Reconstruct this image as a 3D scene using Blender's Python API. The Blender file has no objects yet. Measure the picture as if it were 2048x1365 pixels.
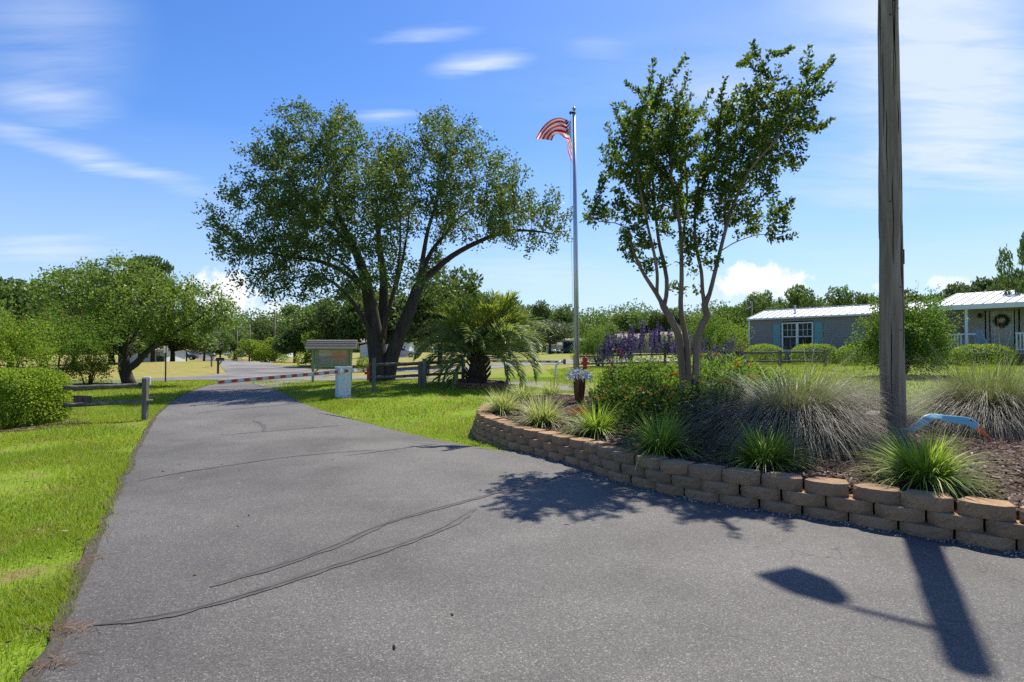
import bpy, bmesh, math, random
import numpy as np
from mathutils import Vector, Matrix

random.seed(11)
rng = np.random.default_rng(11)
scene = bpy.context.scene
COL = scene.collection
R = math.radians

# ------------------------------------------------------------------ camera
F = 1195.0            # focal length in pixels of the 2048 wide photograph
CH = 1.5              # camera height
PITCH = math.atan(21.5 / F)
cp, sp = math.cos(PITCH), math.sin(PITCH)
cam_d = bpy.data.cameras.new('camera')
cam_d.sensor_width = 36.0
cam_d.lens = 36.0 * F / 2048.0
cam_d.clip_start = 0.05
cam_d.clip_end = 3000
cam = bpy.data.objects.new('camera', cam_d)
COL.objects.link(cam)
cam.location = (0, 0, CH)
cam.rotation_euler = (math.pi / 2 + PITCH, 0, 0)
scene.camera = cam


def ray(px, py):
    a = (px - 1024.0) / F
    b = (682.5 - py) / F
    return a, cp - b * sp, sp + b * cp          # x, y, z


def at(px, py, z):
    """the point at height z that the photograph shows at this pixel"""
    a, y, c = ray(px, py)
    t = (z - CH) / c
    return Vector((a * t, y * t, z))


def atY(px, py, Y):
    """the point at distance Y in front of the camera that the photograph shows at this pixel"""
    a, y, c = ray(px, py)
    t = Y / y
    return Vector((a * t, Y, CH + c * t))


# ------------------------------------------------------------------ terrain
def H(x, y):
    x = np.asarray(x, float)
    y = np.asarray(y, float)
    a = np.maximum(.8 * x + .35 * (y - 14) - 2, 0)
    a = a * a / (a + 1.5)
    h = 1.15 * (1 - np.exp(-a * .075))
    h = h + .40 * np.exp(-(((x + 3.2) / 3.6) ** 2 + ((y - 22.5) / 4.5) ** 2) / 2)
    h = h - .15 * np.exp(-((x + 1.2) ** 2 + (y - 11.6) ** 2) / (2 * 1.3 ** 2))
    h = h + .5 * np.exp(-(((x + 33) / 9) ** 2 + ((y - 62) / 9) ** 2) / 2)
    return h


def Hs(x, y):
    return float(H(x, y))


def gnd(px, py):
    z = 0.0
    p = at(px, py, z)
    for _ in range(40):
        z = .5 * z + .5 * Hs(p.x, p.y)
        p = at(px, py, z)
    p.z = Hs(p.x, p.y)
    return p


# ------------------------------------------------------------------ materials
def s2l(r, g, b):
    f = lambda c: (c / 12.92 if c <= .04045 else ((c + .055) / 1.055) ** 2.4)
    return (f(r / 255), f(g / 255), f(b / 255), 1)


class NT:
    def __init__(self, name):
        self.m = bpy.data.materials.new(name)
        self.m.use_nodes = True
        self.t = self.m.node_tree
        self.t.nodes.clear()
        self.out = self.n('ShaderNodeOutputMaterial')

    def n(self, typ, **kw):
        nd = self.t.nodes.new(typ)
        for k, v in kw.items():
            if k in nd.inputs.keys() if isinstance(k, str) else False:
                nd.inputs[k].default_value = v
            else:
                setattr(nd, k, v)
        return nd

    def l(self, a, b):
        self.t.links.new(a, b)

    def noise(self, vec, scale, detail=4, rough=.55, dist=0.0):
        n = self.n('ShaderNodeTexNoise')
        n.inputs['Scale'].default_value = scale
        n.inputs['Detail'].default_value = detail
        n.inputs['Roughness'].default_value = rough
        n.inputs['Distortion'].default_value = dist
        if vec is not None:
            self.l(vec, n.inputs['Vector'])
        return n.outputs['Fac']

    def ramp(self, fac, stops, interp='LINEAR'):
        r = self.n('ShaderNodeValToRGB')
        r.color_ramp.interpolation = interp
        e = r.color_ramp.elements
        while len(e) > 1:
            e.remove(e[-1])
        e[0].position, e[0].color = stops[0][0], c4(stops[0][1])
        for p, c in stops[1:]:
            q = e.new(p)
            q.color = c4(c)
        self.l(fac, r.inputs['Fac'])
        return r.outputs['Color']

    def mix(self, fac, a, b, blend='MIX'):
        m = self.n('ShaderNodeMix')
        m.data_type = 'RGBA'
        m.blend_type = blend
        for sock, v in ((m.inputs[0], fac), (m.inputs[6], a), (m.inputs[7], b)):
            if hasattr(v, 'links'):
                self.l(v, sock)
            else:
                sock.default_value = v if not isinstance(v, tuple) else c4(v)
        return m.outputs[2]

    def math(self, op, a, b=None, c=None, clamp=False):
        m = self.n('ShaderNodeMath')
        m.operation = op
        m.use_clamp = clamp
        for i, v in enumerate((a, b, c)):
            if v is None:
                continue
            if hasattr(v, 'links'):
                self.l(v, m.inputs[i])
            else:
                m.inputs[i].default_value = v
        return m.outputs[0]

    def coords(self, kind='Object', scale=None, rot=None):
        tc = self.n('ShaderNodeTexCoord')
        o = tc.outputs[kind]
        if scale or rot:
            mp = self.n('ShaderNodeMapping')
            if scale:
                mp.inputs['Scale'].default_value = scale
            if rot:
                mp.inputs['Rotation'].default_value = rot
            self.l(o, mp.inputs['Vector'])
            o = mp.outputs['Vector']
        return o

    def pos(self, scale=None):
        g = self.n('ShaderNodeNewGeometry')
        o = g.outputs['Position']
        if scale:
            mp = self.n('ShaderNodeMapping')
            mp.inputs['Scale'].default_value = scale
            self.l(o, mp.inputs['Vector'])
            o = mp.outputs['Vector']
        return o

    def bsdf(self, color, rough=.7, spec=.3, metal=0.0, bump=None, bstr=.3, bdist=.01, sheen=0):
        p = self.n('ShaderNodeBsdfPrincipled')
        if hasattr(color, 'links'):
            self.l(color, p.inputs['Base Color'])
        else:
            p.inputs['Base Color'].default_value = c4(color)
        if hasattr(rough, 'links'):
            self.l(rough, p.inputs['Roughness'])
        else:
            p.inputs['Roughness'].default_value = rough
        p.inputs['Specular IOR Level'].default_value = spec
        p.inputs['Metallic'].default_value = metal
        if bump is not None:
            b = self.n('ShaderNodeBump')
            b.inputs['Strength'].default_value = bstr
            b.inputs['Distance'].default_value = bdist
            self.l(bump, b.inputs['Height'])
            self.l(b.outputs['Normal'], p.inputs['Normal'])
        return p.outputs['BSDF']

    def done(self, sh):
        self.l(sh, self.out.inputs['Surface'])
        return self.m


def c4(c):
    if isinstance(c, (int, float)):
        return (c, c, c, 1)
    return tuple(c) if len(c) == 4 else (*c, 1)


def mul(c, k):
    return tuple(v * k for v in c[:3])


def m_plain(name, c, rough=.6, spec=.3, metal=0, var=.2, scale=8, bstr=.15, stretch=None, bdist=.01, kind='Object'):
    t = NT(name)
    v = t.coords(kind, stretch)
    f = t.noise(v, scale, 5)
    f2 = t.noise(v, scale * 6, 4)
    col = t.ramp(f, [(.3, mul(c, 1 - var)), (.7, mul(c, 1 + var))])
    col = t.mix(.35, col, t.ramp(f2, [(.3, mul(c, 1 - var)), (.7, mul(c, 1 + var))]))
    return t.done(t.bsdf(col, rough, spec, metal, f2, bstr, bdist))


def m_leaf(name, stops, trans=.35, tcol=None, rough=.42, spec=.45):
    t = NT(name)
    g = t.n('ShaderNodeNewGeometry')
    rp = g.outputs['Random Per Island']
    col = t.ramp(rp, stops)
    big = t.noise(t.pos(), .9, 2)
    col = t.mix(t.math('MULTIPLY', big, .35), col, t.mix(.5, col, (.12, .16, .02), 'MIX'))
    p = t.bsdf(col, rough, spec)
    tr = t.n('ShaderNodeBsdfTranslucent')
    t.l(t.mix(.55, col, tcol or (.16, .26, .02), 'MIX'), tr.inputs['Color'])
    ms = t.n('ShaderNodeMixShader')
    ms.inputs[0].default_value = trans
    t.l(p, ms.inputs[1])
    t.l(tr.outputs[0], ms.inputs[2])
    return t.done(ms.outputs[0])


def m_wood(name, c1, c2, axis='z', rough=.8, sc=6, bstr=.5):
    t = NT(name)
    st = {'z': (1, 1, .06), 'x': (.06, 1, 1), 'y': (1, .06, 1)}[axis]
    v = t.coords('Object', st)
    f = t.noise(v, sc * 3, 6, .65, .6)
    f2 = t.noise(t.coords('Object'), 1.6, 3)
    f3 = t.noise(v, sc * 12, 3)
    col = t.ramp(f, [(.28, mul(c1, .55)), (.45, c1), (.7, c2)])
    col = t.mix(t.math('MULTIPLY', f2, .4), col, mul(c1, .8))
    h = t.math('ADD', f, t.math('MULTIPLY', f3, .4))
    return t.done(t.bsdf(col, rough, .2, 0, h, bstr, .01))


# ------------------------------------------------------------------ mesh helpers
class MB:
    def __init__(self):
        self.v = []
        self.f = []

    def add(self, vs, fs):
        b = len(self.v)
        self.v += [tuple(p) for p in vs]
        self.f += [tuple(i + b for i in f) for f in fs]

    def box(self, c, s, rz=0, M=None):
        x, y, z = s[0] / 2, s[1] / 2, s[2] / 2
        vs = [Vector(p) for p in ((-x, -y, -z), (x, -y, -z), (x, y, -z), (-x, y, -z), (-x, -y, z), (x, -y, z), (x, y, z), (-x, y, z))]
        if M is None:
            M = Matrix.Rotation(rz, 3, 'Z')
        vs = [M @ v + Vector(c) for v in vs]
        self.add(vs, [(0, 3, 2, 1), (4, 5, 6, 7), (0, 1, 5, 4), (1, 2, 6, 5), (2, 3, 7, 6), (3, 0, 4, 7)])

    def bar(self, a, b, w, h, up=(0, 0, 1)):
        """square bar from a to b"""
        a, b = Vector(a), Vector(b)
        d = (b - a).normalized()
        s = d.cross(Vector(up))
        if s.length < 1e-4:
            s = d.cross(Vector((0, 1, 0)))
        s.normalize()
        u = s.cross(d)
        vs = []
        for p in (a, b):
            for (i, j) in ((-1, -1), (1, -1), (1, 1), (-1, 1)):
                vs.append(p + s * (i * w / 2) + u * (j * h / 2))
        self.add(vs, [(3, 2, 1, 0), (4, 5, 6, 7), (0, 1, 5, 4), (1, 2, 6, 5), (2, 3, 7, 6), (3, 0, 4, 7)])

    def tube(self, pts, rad, n=8, cap=True, jit=0):
        pts = [Vector(p) for p in pts]
        if not hasattr(rad, '__len__'):
            rad = [rad] * len(pts)
        d = (pts[1] - pts[0]).normalized()
        u = d.cross(Vector((0, 0, 1)))
        if u.length < .1:
            u = d.cross(Vector((0, 1, 0)))
        u.normalize()
        vs, fs = [], []
        for i, p in enumerate(pts):
            if i < len(pts) - 1:
                d = pts[i + 1] - p
            else:
                d = p - pts[i - 1]
            if i and i < len(pts) - 1:
                d = pts[i + 1] - pts[i - 1]
            if d.length < 1e-7:
                d = Vector((0, 0, 1))
            d.normalize()
            u = (u - d * u.dot(d))
            if u.length < 1e-4:
                u = d.orthogonal()
            u.normalize()
            w = d.cross(u)
            for k in range(n):
                a = 2 * math.pi * k / n
                r = rad[i] * (1 + (random.uniform(-jit, jit) if jit else 0))
                vs.append(p + u * (math.cos(a) * r) + w * (math.sin(a) * r))
        for i in range(len(pts) - 1):
            for k in range(n):
                k2 = (k + 1) % n
                fs.append((i * n + k, i * n + k2, (i + 1) * n + k2, (i + 1) * n + k))
        if cap:
            fs.append(tuple(range(n - 1, -1, -1)))
            fs.append(tuple(range((len(pts) - 1) * n, len(pts) * n)))
        self.add(vs, fs)

    def lathe(self, prof, c=(0, 0, 0), n=16, rot=0):
        vs, fs = [], []
        for r, z in prof:
            for k in range(n):
                a = 2 * math.pi * k / n + rot
                vs.append((c[0] + r * math.cos(a), c[1] + r * math.sin(a), c[2] + z))
        for i in range(len(prof) - 1):
            for k in range(n):
                k2 = (k + 1) % n
                fs.append((i * n + k, i * n + k2, (i + 1) * n + k2, (i + 1) * n + k))
        fs.append(tuple(range(n - 1, -1, -1)))
        fs.append(tuple(range((len(prof) - 1) * n, len(prof) * n)))
        self.add(vs, fs)

    def prism(self, poly, x0, x1, plane='yz'):
        """polygon in the y-z plane swept along x (or x-z along y)"""
        n = len(poly)
        if plane == 'yz':
            vs = [(x0, a, b) for a, b in poly] + [(x1, a, b) for a, b in poly]
        else:
            vs = [(a, x0, b) for a, b in poly] + [(a, x1, b) for a, b in poly]
        fs = [tuple(range(n))[::-1], tuple(range(n, 2 * n))]
        fs += [(i, (i + 1) % n, n + (i + 1) % n, n + i) for i in range(n)]
        self.add(vs, fs)

    def obj(self, name, mat, parent=None, smooth=False, bevel=0, loc=None):
        me = bpy.data.meshes.new(name)
        me.from_pydata(self.v, [], self.f)
        bm = bmesh.new()
        bm.from_mesh(me)
        bmesh.ops.recalc_face_normals(bm, faces=bm.faces)
        if smooth:
            for f in bm.faces:
                f.smooth = True
        bm.to_mesh(me)
        bm.free()
        me.materials.append(mat)
        o = bpy.data.objects.new(name, me)
        COL.objects.link(o)
        if parent:
            o.parent = parent
        if loc:
            o.location = loc
        if bevel:
            b = o.modifiers.new('bevel', 'BEVEL')
            b.width = bevel
            b.segments = 2
            b.limit_method = 'ANGLE'
        return o


def npmesh(name, V, Fc, mat, parent=None, smooth=False, uv=None):
    V = np.ascontiguousarray(V, np.float32)
    Fc = np.ascontiguousarray(Fc, np.int32)
    me = bpy.data.meshes.new(name)
    me.vertices.add(len(V))
    me.vertices.foreach_set('co', V.ravel())
    k = Fc.shape[1]
    me.loops.add(Fc.size)
    me.loops.foreach_set('vertex_index', Fc.ravel())
    me.polygons.add(len(Fc))
    me.polygons.foreach_set('loop_start', np.arange(0, Fc.size, k, dtype=np.int32))
    me.update(calc_edges=True)
    if smooth:
        me.polygons.foreach_set('use_smooth', np.ones(len(Fc), bool))
    if uv is not None:
        l = me.uv_layers.new(name='UVMap')
        l.data.foreach_set('uv', np.ascontiguousarray(uv[Fc.ravel()], np.float32).ravel())
    me.materials.append(mat)
    o = bpy.data.objects.new(name, me)
    COL.objects.link(o)
    if parent:
        o.parent = parent
    return o


def thing(name, label, cat, loc=(0, 0, 0), rz=0, group=None):
    o = bpy.data.objects.new(name, None)
    o.empty_display_size = .2
    COL.objects.link(o)
    o.location = loc
    o.rotation_euler = (0, 0, rz)
    tag(o, label, cat, group)
    return o


def tag(o, label, cat, group=None):
    o['label'] = label
    o['category'] = cat
    if group:
        o['group'] = group
    return o


def struct(o, kind='structure'):
    o['kind'] = kind
    return o


def dup(root, loc, rz=0, sc=None, label=None):
    def rec(o, par):
        c = o.copy()
        COL.objects.link(c)
        if par:
            c.parent = par
        for ch in o.children:
            rec(ch, c)
        return c
    r = rec(root, None)
    r.location = loc
    r.rotation_euler = (0, 0, rz)
    if sc is not None:
        r.scale = sc if hasattr(sc, '__len__') else (sc, sc, sc)
    if label:
        r['label'] = label
    return r


def unit(a):
    return a / np.maximum(np.linalg.norm(a, axis=-1, keepdims=True), 1e-9)


def leaf_quads(C, T, L, W, fold=.15, r=None):
    """rhombic leaves: base C, pointing along T, length L, width W (arrays)"""
    r = r or rng
    n = len(C)
    T = unit(T)
    A = r.normal(size=(n, 3))
    B = unit(np.cross(T, A))
    N = np.cross(T, B)
    L = np.broadcast_to(np.asarray(L, float), (n,))[:, None]
    W = np.broadcast_to(np.asarray(W, float), (n,))[:, None]
    V = np.empty((n, 4, 3))
    V[:, 0] = C
    V[:, 1] = C + T * L * .45 + B * W * .5 + N * W * fold
    V[:, 2] = C + T * L
    V[:, 3] = C + T * L * .45 - B * W * .5 + N * W * fold
    return V.reshape(-1, 3), np.arange(4 * n).reshape(-1, 4)


def blades(P, Az, L, W, lean, curl, seg=3, z0=None, r=None):
    """curved grass blades. P base points, Az azimuth, lean start angle from vertical, curl extra bend"""
    n = len(P)
    Wv = np.broadcast_to(np.asarray(W, float), (n,))
    side = np.stack([-np.sin(Az), np.cos(Az), np.zeros(n)], 1)
    out = np.stack([np.cos(Az), np.sin(Az), np.zeros(n)], 1)
    pts = [P]
    ang = lean.copy()
    cur = P.copy()
    for i in range(seg):
        ang = ang + curl / seg
        d = out * np.sin(ang)[:, None] + np.array([0, 0, 1.0]) * np.cos(ang)[:, None]
        cur = cur + d * (L / seg)[:, None]
        pts.append(cur)
    V = []
    for i, p in enumerate(pts):
        w = Wv * (1 - (i / seg) ** 1.6) * (.75 if i == 0 else 1) + (0.0004 if i == seg else 0)
        V.append(p + side * (w / 2)[:, None])
        V.append(p - side * (w / 2)[:, None])
    V = np.stack(V, 1)                    # n, 2(seg+1), 3
    m = 2 * (seg + 1)
    base = (np.arange(n) * m)[:, None]
    Fc = []
    for i in range(seg):
        Fc.append(base + np.array([[2 * i, 2 * i + 1, 2 * i + 3, 2 * i + 2]]))
    Fc = np.stack(Fc, 1).reshape(-1, 4)
    return V.reshape(-1, 3), Fc


# ------------------------------------------------------------------ tree growth (attractor based)
class Skel:
    def __init__(self):
        self.P, self.par, self.rmin = [], [], []

    def path(self, pts, r0, r1, step=.3, parent=None, join=False):
        pts = [Vector(p) for p in pts]
        out = []
        if join and self.P:
            arr = np.array([tuple(p) for p in self.P])
            parent = int(np.argmin(np.linalg.norm(arr - np.array(pts[0]), axis=1)))
            pts = [self.P[parent]] + pts[1:]
        n_tot = sum((pts[i + 1] - pts[i]).length for i in range(len(pts) - 1))
        # Catmull-Rom through the given points
        done = 0.0
        first = True
        for i in range(len(pts) - 1):
            p0, p1, p2 = pts[max(i - 1, 0)], pts[i], pts[i + 1]
            p3 = pts[min(i + 2, len(pts) - 1)]
            ln = (p2 - p1).length
            k = max(1, int(ln / step))
            for j in range(0 if first else 1, k + 1):
                t = j / k
                q = .5 * ((2 * p1) + (p2 - p0) * t + (2 * p0 - 5 * p1 + 4 * p2 - p3) * t * t + (3 * p1 - p0 - 3 * p2 + p3) * t ** 3)
                fr = (done + ln * t) / n_tot
                if first and parent is not None:
                    first = False
                    last = parent
                    continue
                self.P.append(q)
                self.par.append(-1 if first else last)
                self.rmin.append(r0 + (r1 - r0) * fr)
                last = len(self.P) - 1
                first = False
            done += ln
        return last


def colonize(sk, att, step, infl, kill, iters, up=.05, r=None, maxn=9000):
    r = r or rng
    P = np.array([tuple(p) for p in sk.P])
    par = list(sk.par)
    att = np.array(att)
    d2 = ((att[:, None] - P[None]) ** 2).sum(-1)
    near = d2.argmin(1)
    nd = np.sqrt(d2.min(1))
    nch = {}
    for it in range(iters):
        live = nd > kill
        att, near, nd = att[live], near[live], nd[live]
        if not len(att) or len(P) > maxn:
            break
        use = nd < infl
        if not use.any():
            infl *= 1.4
            continue
        idx = near[use]
        dirs = unit(att[use] - P[idx])
        uq, inv = np.unique(idx, return_inverse=True)
        acc = np.zeros((len(uq), 3))
        np.add.at(acc, inv, dirs)
        acc = unit(acc + r.normal(size=acc.shape) * .25)
        acc[:, 2] += up
        newp, newpar = [], []
        for k, u in enumerate(uq):
            if nch.get(u, 0) > 3:
                continue
            nch[u] = nch.get(u, 0) + 1
            newp.append(P[u] + unit(acc[k]) * step)
            newpar.append(int(u))
        if not newp:
            break
        newp = np.array(newp)
        b = len(P)
        P = np.vstack([P, newp])
        par += newpar
        d = np.sqrt(((att[:, None] - newp[None]) ** 2).sum(-1))
        j = d.argmin(1)
        dm = d.min(1)
        imp = dm < nd
        near[imp] = j[imp] + b
        nd[imp] = dm[imp]
    return P, np.array(par)


def limb_mesh(P, par, rmin, tip=.006, power=2.3, nside=(9, 6, 4)):
    n = len(P)
    rp = np.zeros(n)
    ch = [[] for _ in range(n)]
    for i in range(n):
        if par[i] >= 0:
            ch[par[i]].append(i)
    order = list(range(n))
    for i in reversed(order):
        if not ch[i]:
            rp[i] = tip ** power
        if par[i] >= 0:
            rp[par[i]] += rp[i]
    rad = rp ** (1 / power)
    for i in range(len(rmin)):
        rad[i] = rmin[i]
    for i in range(len(rmin), n):
        rad[i] = min(rad[i], rad[par[i]] * .85)
    mb = MB()
    starts = [(i, -1) for i in range(n) if par[i] < 0]
    while starts:
        i, p = starts.pop()
        chain = [p, i] if p >= 0 else [i]
        cur = i
        while ch[cur]:
            cs = sorted(ch[cur], key=lambda q: -rad[q])
            for q in cs[1:]:
                starts.append((q, cur))
            chain.append(cs[0])
            cur = cs[0]
        if len(chain) < 2:
            continue
        rr = [rad[q] for q in chain]
        if p >= 0:
            rr[0] = min(rad[p], rr[1] * 1.2)
        rr[-1] *= .5
        mx = max(rr)
        ns = nside[0] if mx > .07 else nside[1] if mx > .025 else nside[2]
        mb.tube([P[q] for q in chain], rr, ns, cap=(p < 0))
    return mb, rad, ch


def lobes_points(lobes, dens, r=None):
    """lobes: centre (x,y,z), radii (a,b,c), weight -> random points in the ellipsoids, denser to the shell"""
    r = r or rng
    out = []
    for (c, rr, w) in lobes:
        n = int(dens * w)
        d = unit(r.normal(size=(n, 3)))
        q = r.random(n) ** .45
        q = q * np.where(r.random(n) < .07, 1.0 + .22 * r.random(n), 1.0)
        out.append(np.array(c) + d * q[:, None] * np.array(rr))
    return np.vstack(out)
# ------------------------------------------------------------------ sky, sun
SUN_AZ = math.atan2(.492, .871)
SUN_EL = R(55)
w = bpy.data.worlds.new('World')
scene.world = w
w.use_nodes = True
nt = w.node_tree
nt.nodes.clear()


def build_world():
    T = NT.__new__(NT)
    T.t = nt
    out = T.n('ShaderNodeOutputWorld')
    bg = T.n('ShaderNodeBackground')
    bg.inputs['Strength'].default_value = .1
    sky = T.n('ShaderNodeTexSky')
    sky.sky_type = 'NISHITA'
    sky.sun_disc = False
    sky.sun_elevation = SUN_EL
    sky.sun_rotation = SUN_AZ
    sky.altitude = 10
    sky.air_density = 1.0
    sky.dust_density = .35
    sky.ozone_density = 3.0
    hs = T.n('ShaderNodeHueSaturation')
    hs.inputs['Saturation'].default_value = SKY_SAT
    hs.inputs['Value'].default_value = SKY_VAL
    hs.inputs['Hue'].default_value = SKY_HUE
    T.l(sky.outputs[0], hs.inputs['Color'])
    tc = T.n('ShaderNodeTexCoord')
    d = tc.outputs['Generated']
    sx = T.n('ShaderNodeSeparateXYZ')
    T.l(d, sx.inputs[0])
    zc = T.math('MAXIMUM', sx.outputs[2], .02)
    # flat cirrus layer
    den = T.math('ADD', zc, .12)
    u = T.math('DIVIDE', sx.outputs[0], den)
    v = T.math('DIVIDE', sx.outputs[1], den)
    cb = T.n('ShaderNodeCombineXYZ')
    T.l(u, cb.inputs[0])
    T.l(v, cb.inputs[1])
    mp = T.n('ShaderNodeMapping')
    mp.inputs['Rotation'].default_value = (0, 0, R(24))
    mp.inputs['Scale'].default_value = (.55, 1.25, 1)
    mp.inputs['Location'].default_value = CIRRUS_LOC
    T.l(cb.outputs[0], mp.inputs['Vector'])
    f1 = T.noise(mp.outputs[0], 1.25, 5, .52, .5)
    mp2 = T.n('ShaderNodeMapping')
    mp2.inputs['Rotation'].default_value = (0, 0, R(-12))
    mp2.inputs['Scale'].default_value = (.5, 2.4, 1)
    T.l(cb.outputs[0], mp2.inputs['Vector'])
    f2 = T.noise(mp2.outputs[0], 1.6, 7, .6, 1.2)
    a = T.math('ADD', f1, T.math('MULTIPLY', T.math('ADD', sx.outputs[0], .1), .25, clamp=True))
    m1 = T.ramp(a, [(.54, 0), (.92, 1)], 'EASE')
    m2 = T.ramp(f2, [(.3, .25), (.75, 1)])
    cir = T.math('MULTIPLY', T.math('MULTIPLY', m1, m2), .42)
    # long thin wisps, each at its own bearing and height in the sky
    yy = T.math('MAXIMUM', sx.outputs[1], .05)
    gu = T.math('DIVIDE', sx.outputs[0], yy)
    gv = T.math('DIVIDE', sx.outputs[2], yy)
    nw = T.math('ADD', T.math('MULTIPLY', T.noise(mp2.outputs[0], 2.6, 7, .62, 1.2), .5), T.math('MULTIPLY', T.noise(mp.outputs[0], 3.4, 6, .6, .9), .5))
    nw = T.ramp(nw, [(.32, .10), (.68, 1.2)])
    wob = T.math('MULTIPLY', T.math('SUBTRACT', f2, .5), .085)
    for (x0, y0, x1, y1, wd, am) in WISPS:
        q0, q1 = atY(x0, y0, 1.0), atY(x1, y1, 1.0)
        u0, v0, u1, v1 = q0.x, q0.z - CH, q1.x, q1.z - CH
        L = math.hypot(u1 - u0, v1 - v0)
        c_, s_ = (u1 - u0) / L, (v1 - v0) / L
        du = T.math('SUBTRACT', gu, (u0 + u1) / 2)
        dv = T.math('ADD', T.math('SUBTRACT', gv, (v0 + v1) / 2), wob)
        al = T.math('ADD', T.math('MULTIPLY', du, c_ / (L * .62)), T.math('MULTIPLY', dv, s_ / (L * .62)))
        pe = T.math('ADD', T.math('MULTIPLY', du, -s_ * F / (wd * 1.7)), T.math('MULTIPLY', dv, c_ * F / (wd * 1.7)))
        rr = T.math('ADD', T.math('MULTIPLY', al, al), T.math('MULTIPLY', pe, pe))
        g = T.math('SUBTRACT', 1.0, rr, clamp=True)
        g = T.math('MULTIPLY', T.math('MULTIPLY', g, g), am)
        cir = T.math('ADD', cir, T.math('MULTIPLY', g, nw))
    cir = T.math('MINIMUM', cir, .85)
    # heaps of cumulus low over the trees at three bearings
    n3 = T.noise(d, 22, 7, .6)
    n4 = T.noise(d, 60, 5, .6)
    heap = None
    for (px, py, sw, shh, amt) in CUMULUS:
        q = atY(px, py, 100.0) - Vector((0, 0, CH))
        q.normalize()
        # distance in bearing and height
        dx = T.math('DIVIDE', T.math('SUBTRACT', T.math('DIVIDE', sx.outputs[0], T.math('MAXIMUM', sx.outputs[1], .05)), q.x / q.y), sw)
        dz = T.math('DIVIDE', T.math('SUBTRACT', T.math('DIVIDE', sx.outputs[2], T.math('MAXIMUM', sx.outputs[1], .05)), q.z / q.y), shh)
        rr = T.math('ADD', T.math('MULTIPLY', dx, dx), T.math('MULTIPLY', dz, dz))
        g = T.math('SUBTRACT', 1.0, rr)
        g = T.math('ADD', g, T.math('MULTIPLY', T.math('SUBTRACT', n3, .5), 3.4))
        g = T.math('ADD', g, T.math('MULTIPLY', T.math('SUBTRACT', n4, .5), 1.2))
        g = T.ramp(g, [(.05, 0), (.75, 1)], 'EASE')
        g = T.math('MULTIPLY', g, amt)
        heap = g if heap is None else T.math('MAXIMUM', heap, g)
    front = T.math('GREATER_THAN', sx.outputs[1], .05)
    heap = T.math('MULTIPLY', heap, front)
    low = T.math('MULTIPLY', T.math('SUBTRACT', .33, sx.outputs[2]), 2.9, clamp=True)   # milky air at the horizon
    c = T.mix(T.math('MULTIPLY', low, .85), hs.outputs[0], SKY_LOW)
    c = T.mix(cir, c, SKY_CIR)
    c = T.mix(heap, c, SKY_CUM)
    T.l(c, bg.inputs['Color'])
    T.l(bg.outputs[0], out.inputs['Surface'])


SKY_SAT, SKY_VAL, SKY_HUE = 1.30, 1.02, .511
CIRRUS_LOC = (3.1, 1.7, 0)
WISPS = [(-80, 226, 450, 400, 19, .85), (-40, 185, 250, 218, 36, .55), (-60, 493, 260, 508, 26, .7), (855, 140, 1070, 126, 19, 1.0), (740, 80, 960, 64, 15, .6), (700, 236, 850, 232, 17, .6), (1130, 98, 1270, 106, 22, .25), (1560, 70, 2150, -60, 140, .75), (1650, 225, 2200, 130, 105, .95), (1560, 345, 2200, 270, 50, .8), (1290, 215, 1580, 170, 60, .45), (-100, 20, 300, 110, 120, .4), (880, 548, 1280, 562, 34, .45), (1240, 590, 1700, 600, 40, .4), (1620, 400, 1830, 408, 22, .35), (1860, 330, 2200, 380, 40, .5)]
CUMULUS = [(438, 592, .070, .048, 1.0), (1525, 562, .085, .034, 1.0), (1895, 566, .05, .016, .6), (1780, 575, .03, .012, .5), (560, 640, .07, .03, .5)]
SKY_LOW = (2.9, 3.85, 5.7)
SKY_CIR = (4.6, 5.2, 6.2)
SKY_CUM = (6.2, 6.25, 6.4)
build_world()

sun_d = bpy.data.lights.new('sun', 'SUN')
sun_d.energy = 4.2
sun_d.angle = R(.53)
sun_d.color = (1, .94, .84)
sun = bpy.data.objects.new('sun', sun_d)
COL.objects.link(sun)
sv = Vector((math.sin(SUN_AZ) * math.cos(SUN_EL), math.cos(SUN_AZ) * math.cos(SUN_EL), math.sin(SUN_EL)))
sun.rotation_euler = sv.to_track_quat('Z', 'Y').to_euler()
sun.location = (0, 0, 30)
scene.view_settings.view_transform = 'Standard'
scene.view_settings.look = 'None'
scene.view_settings.gamma = 1
scene.view_settings.exposure = EXPOSURE = .80
scene.cycles.max_bounces = 6
scene.cycles.diffuse_bounces = 3
scene.cycles.glossy_bounces = 2
scene.cycles.transmission_bounces = 4
scene.cycles.transparent_max_bounces = 6
scene.cycles.use_denoising = False
scene.cycles.caustics_reflective = False
scene.cycles.caustics_refractive = False

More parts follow.
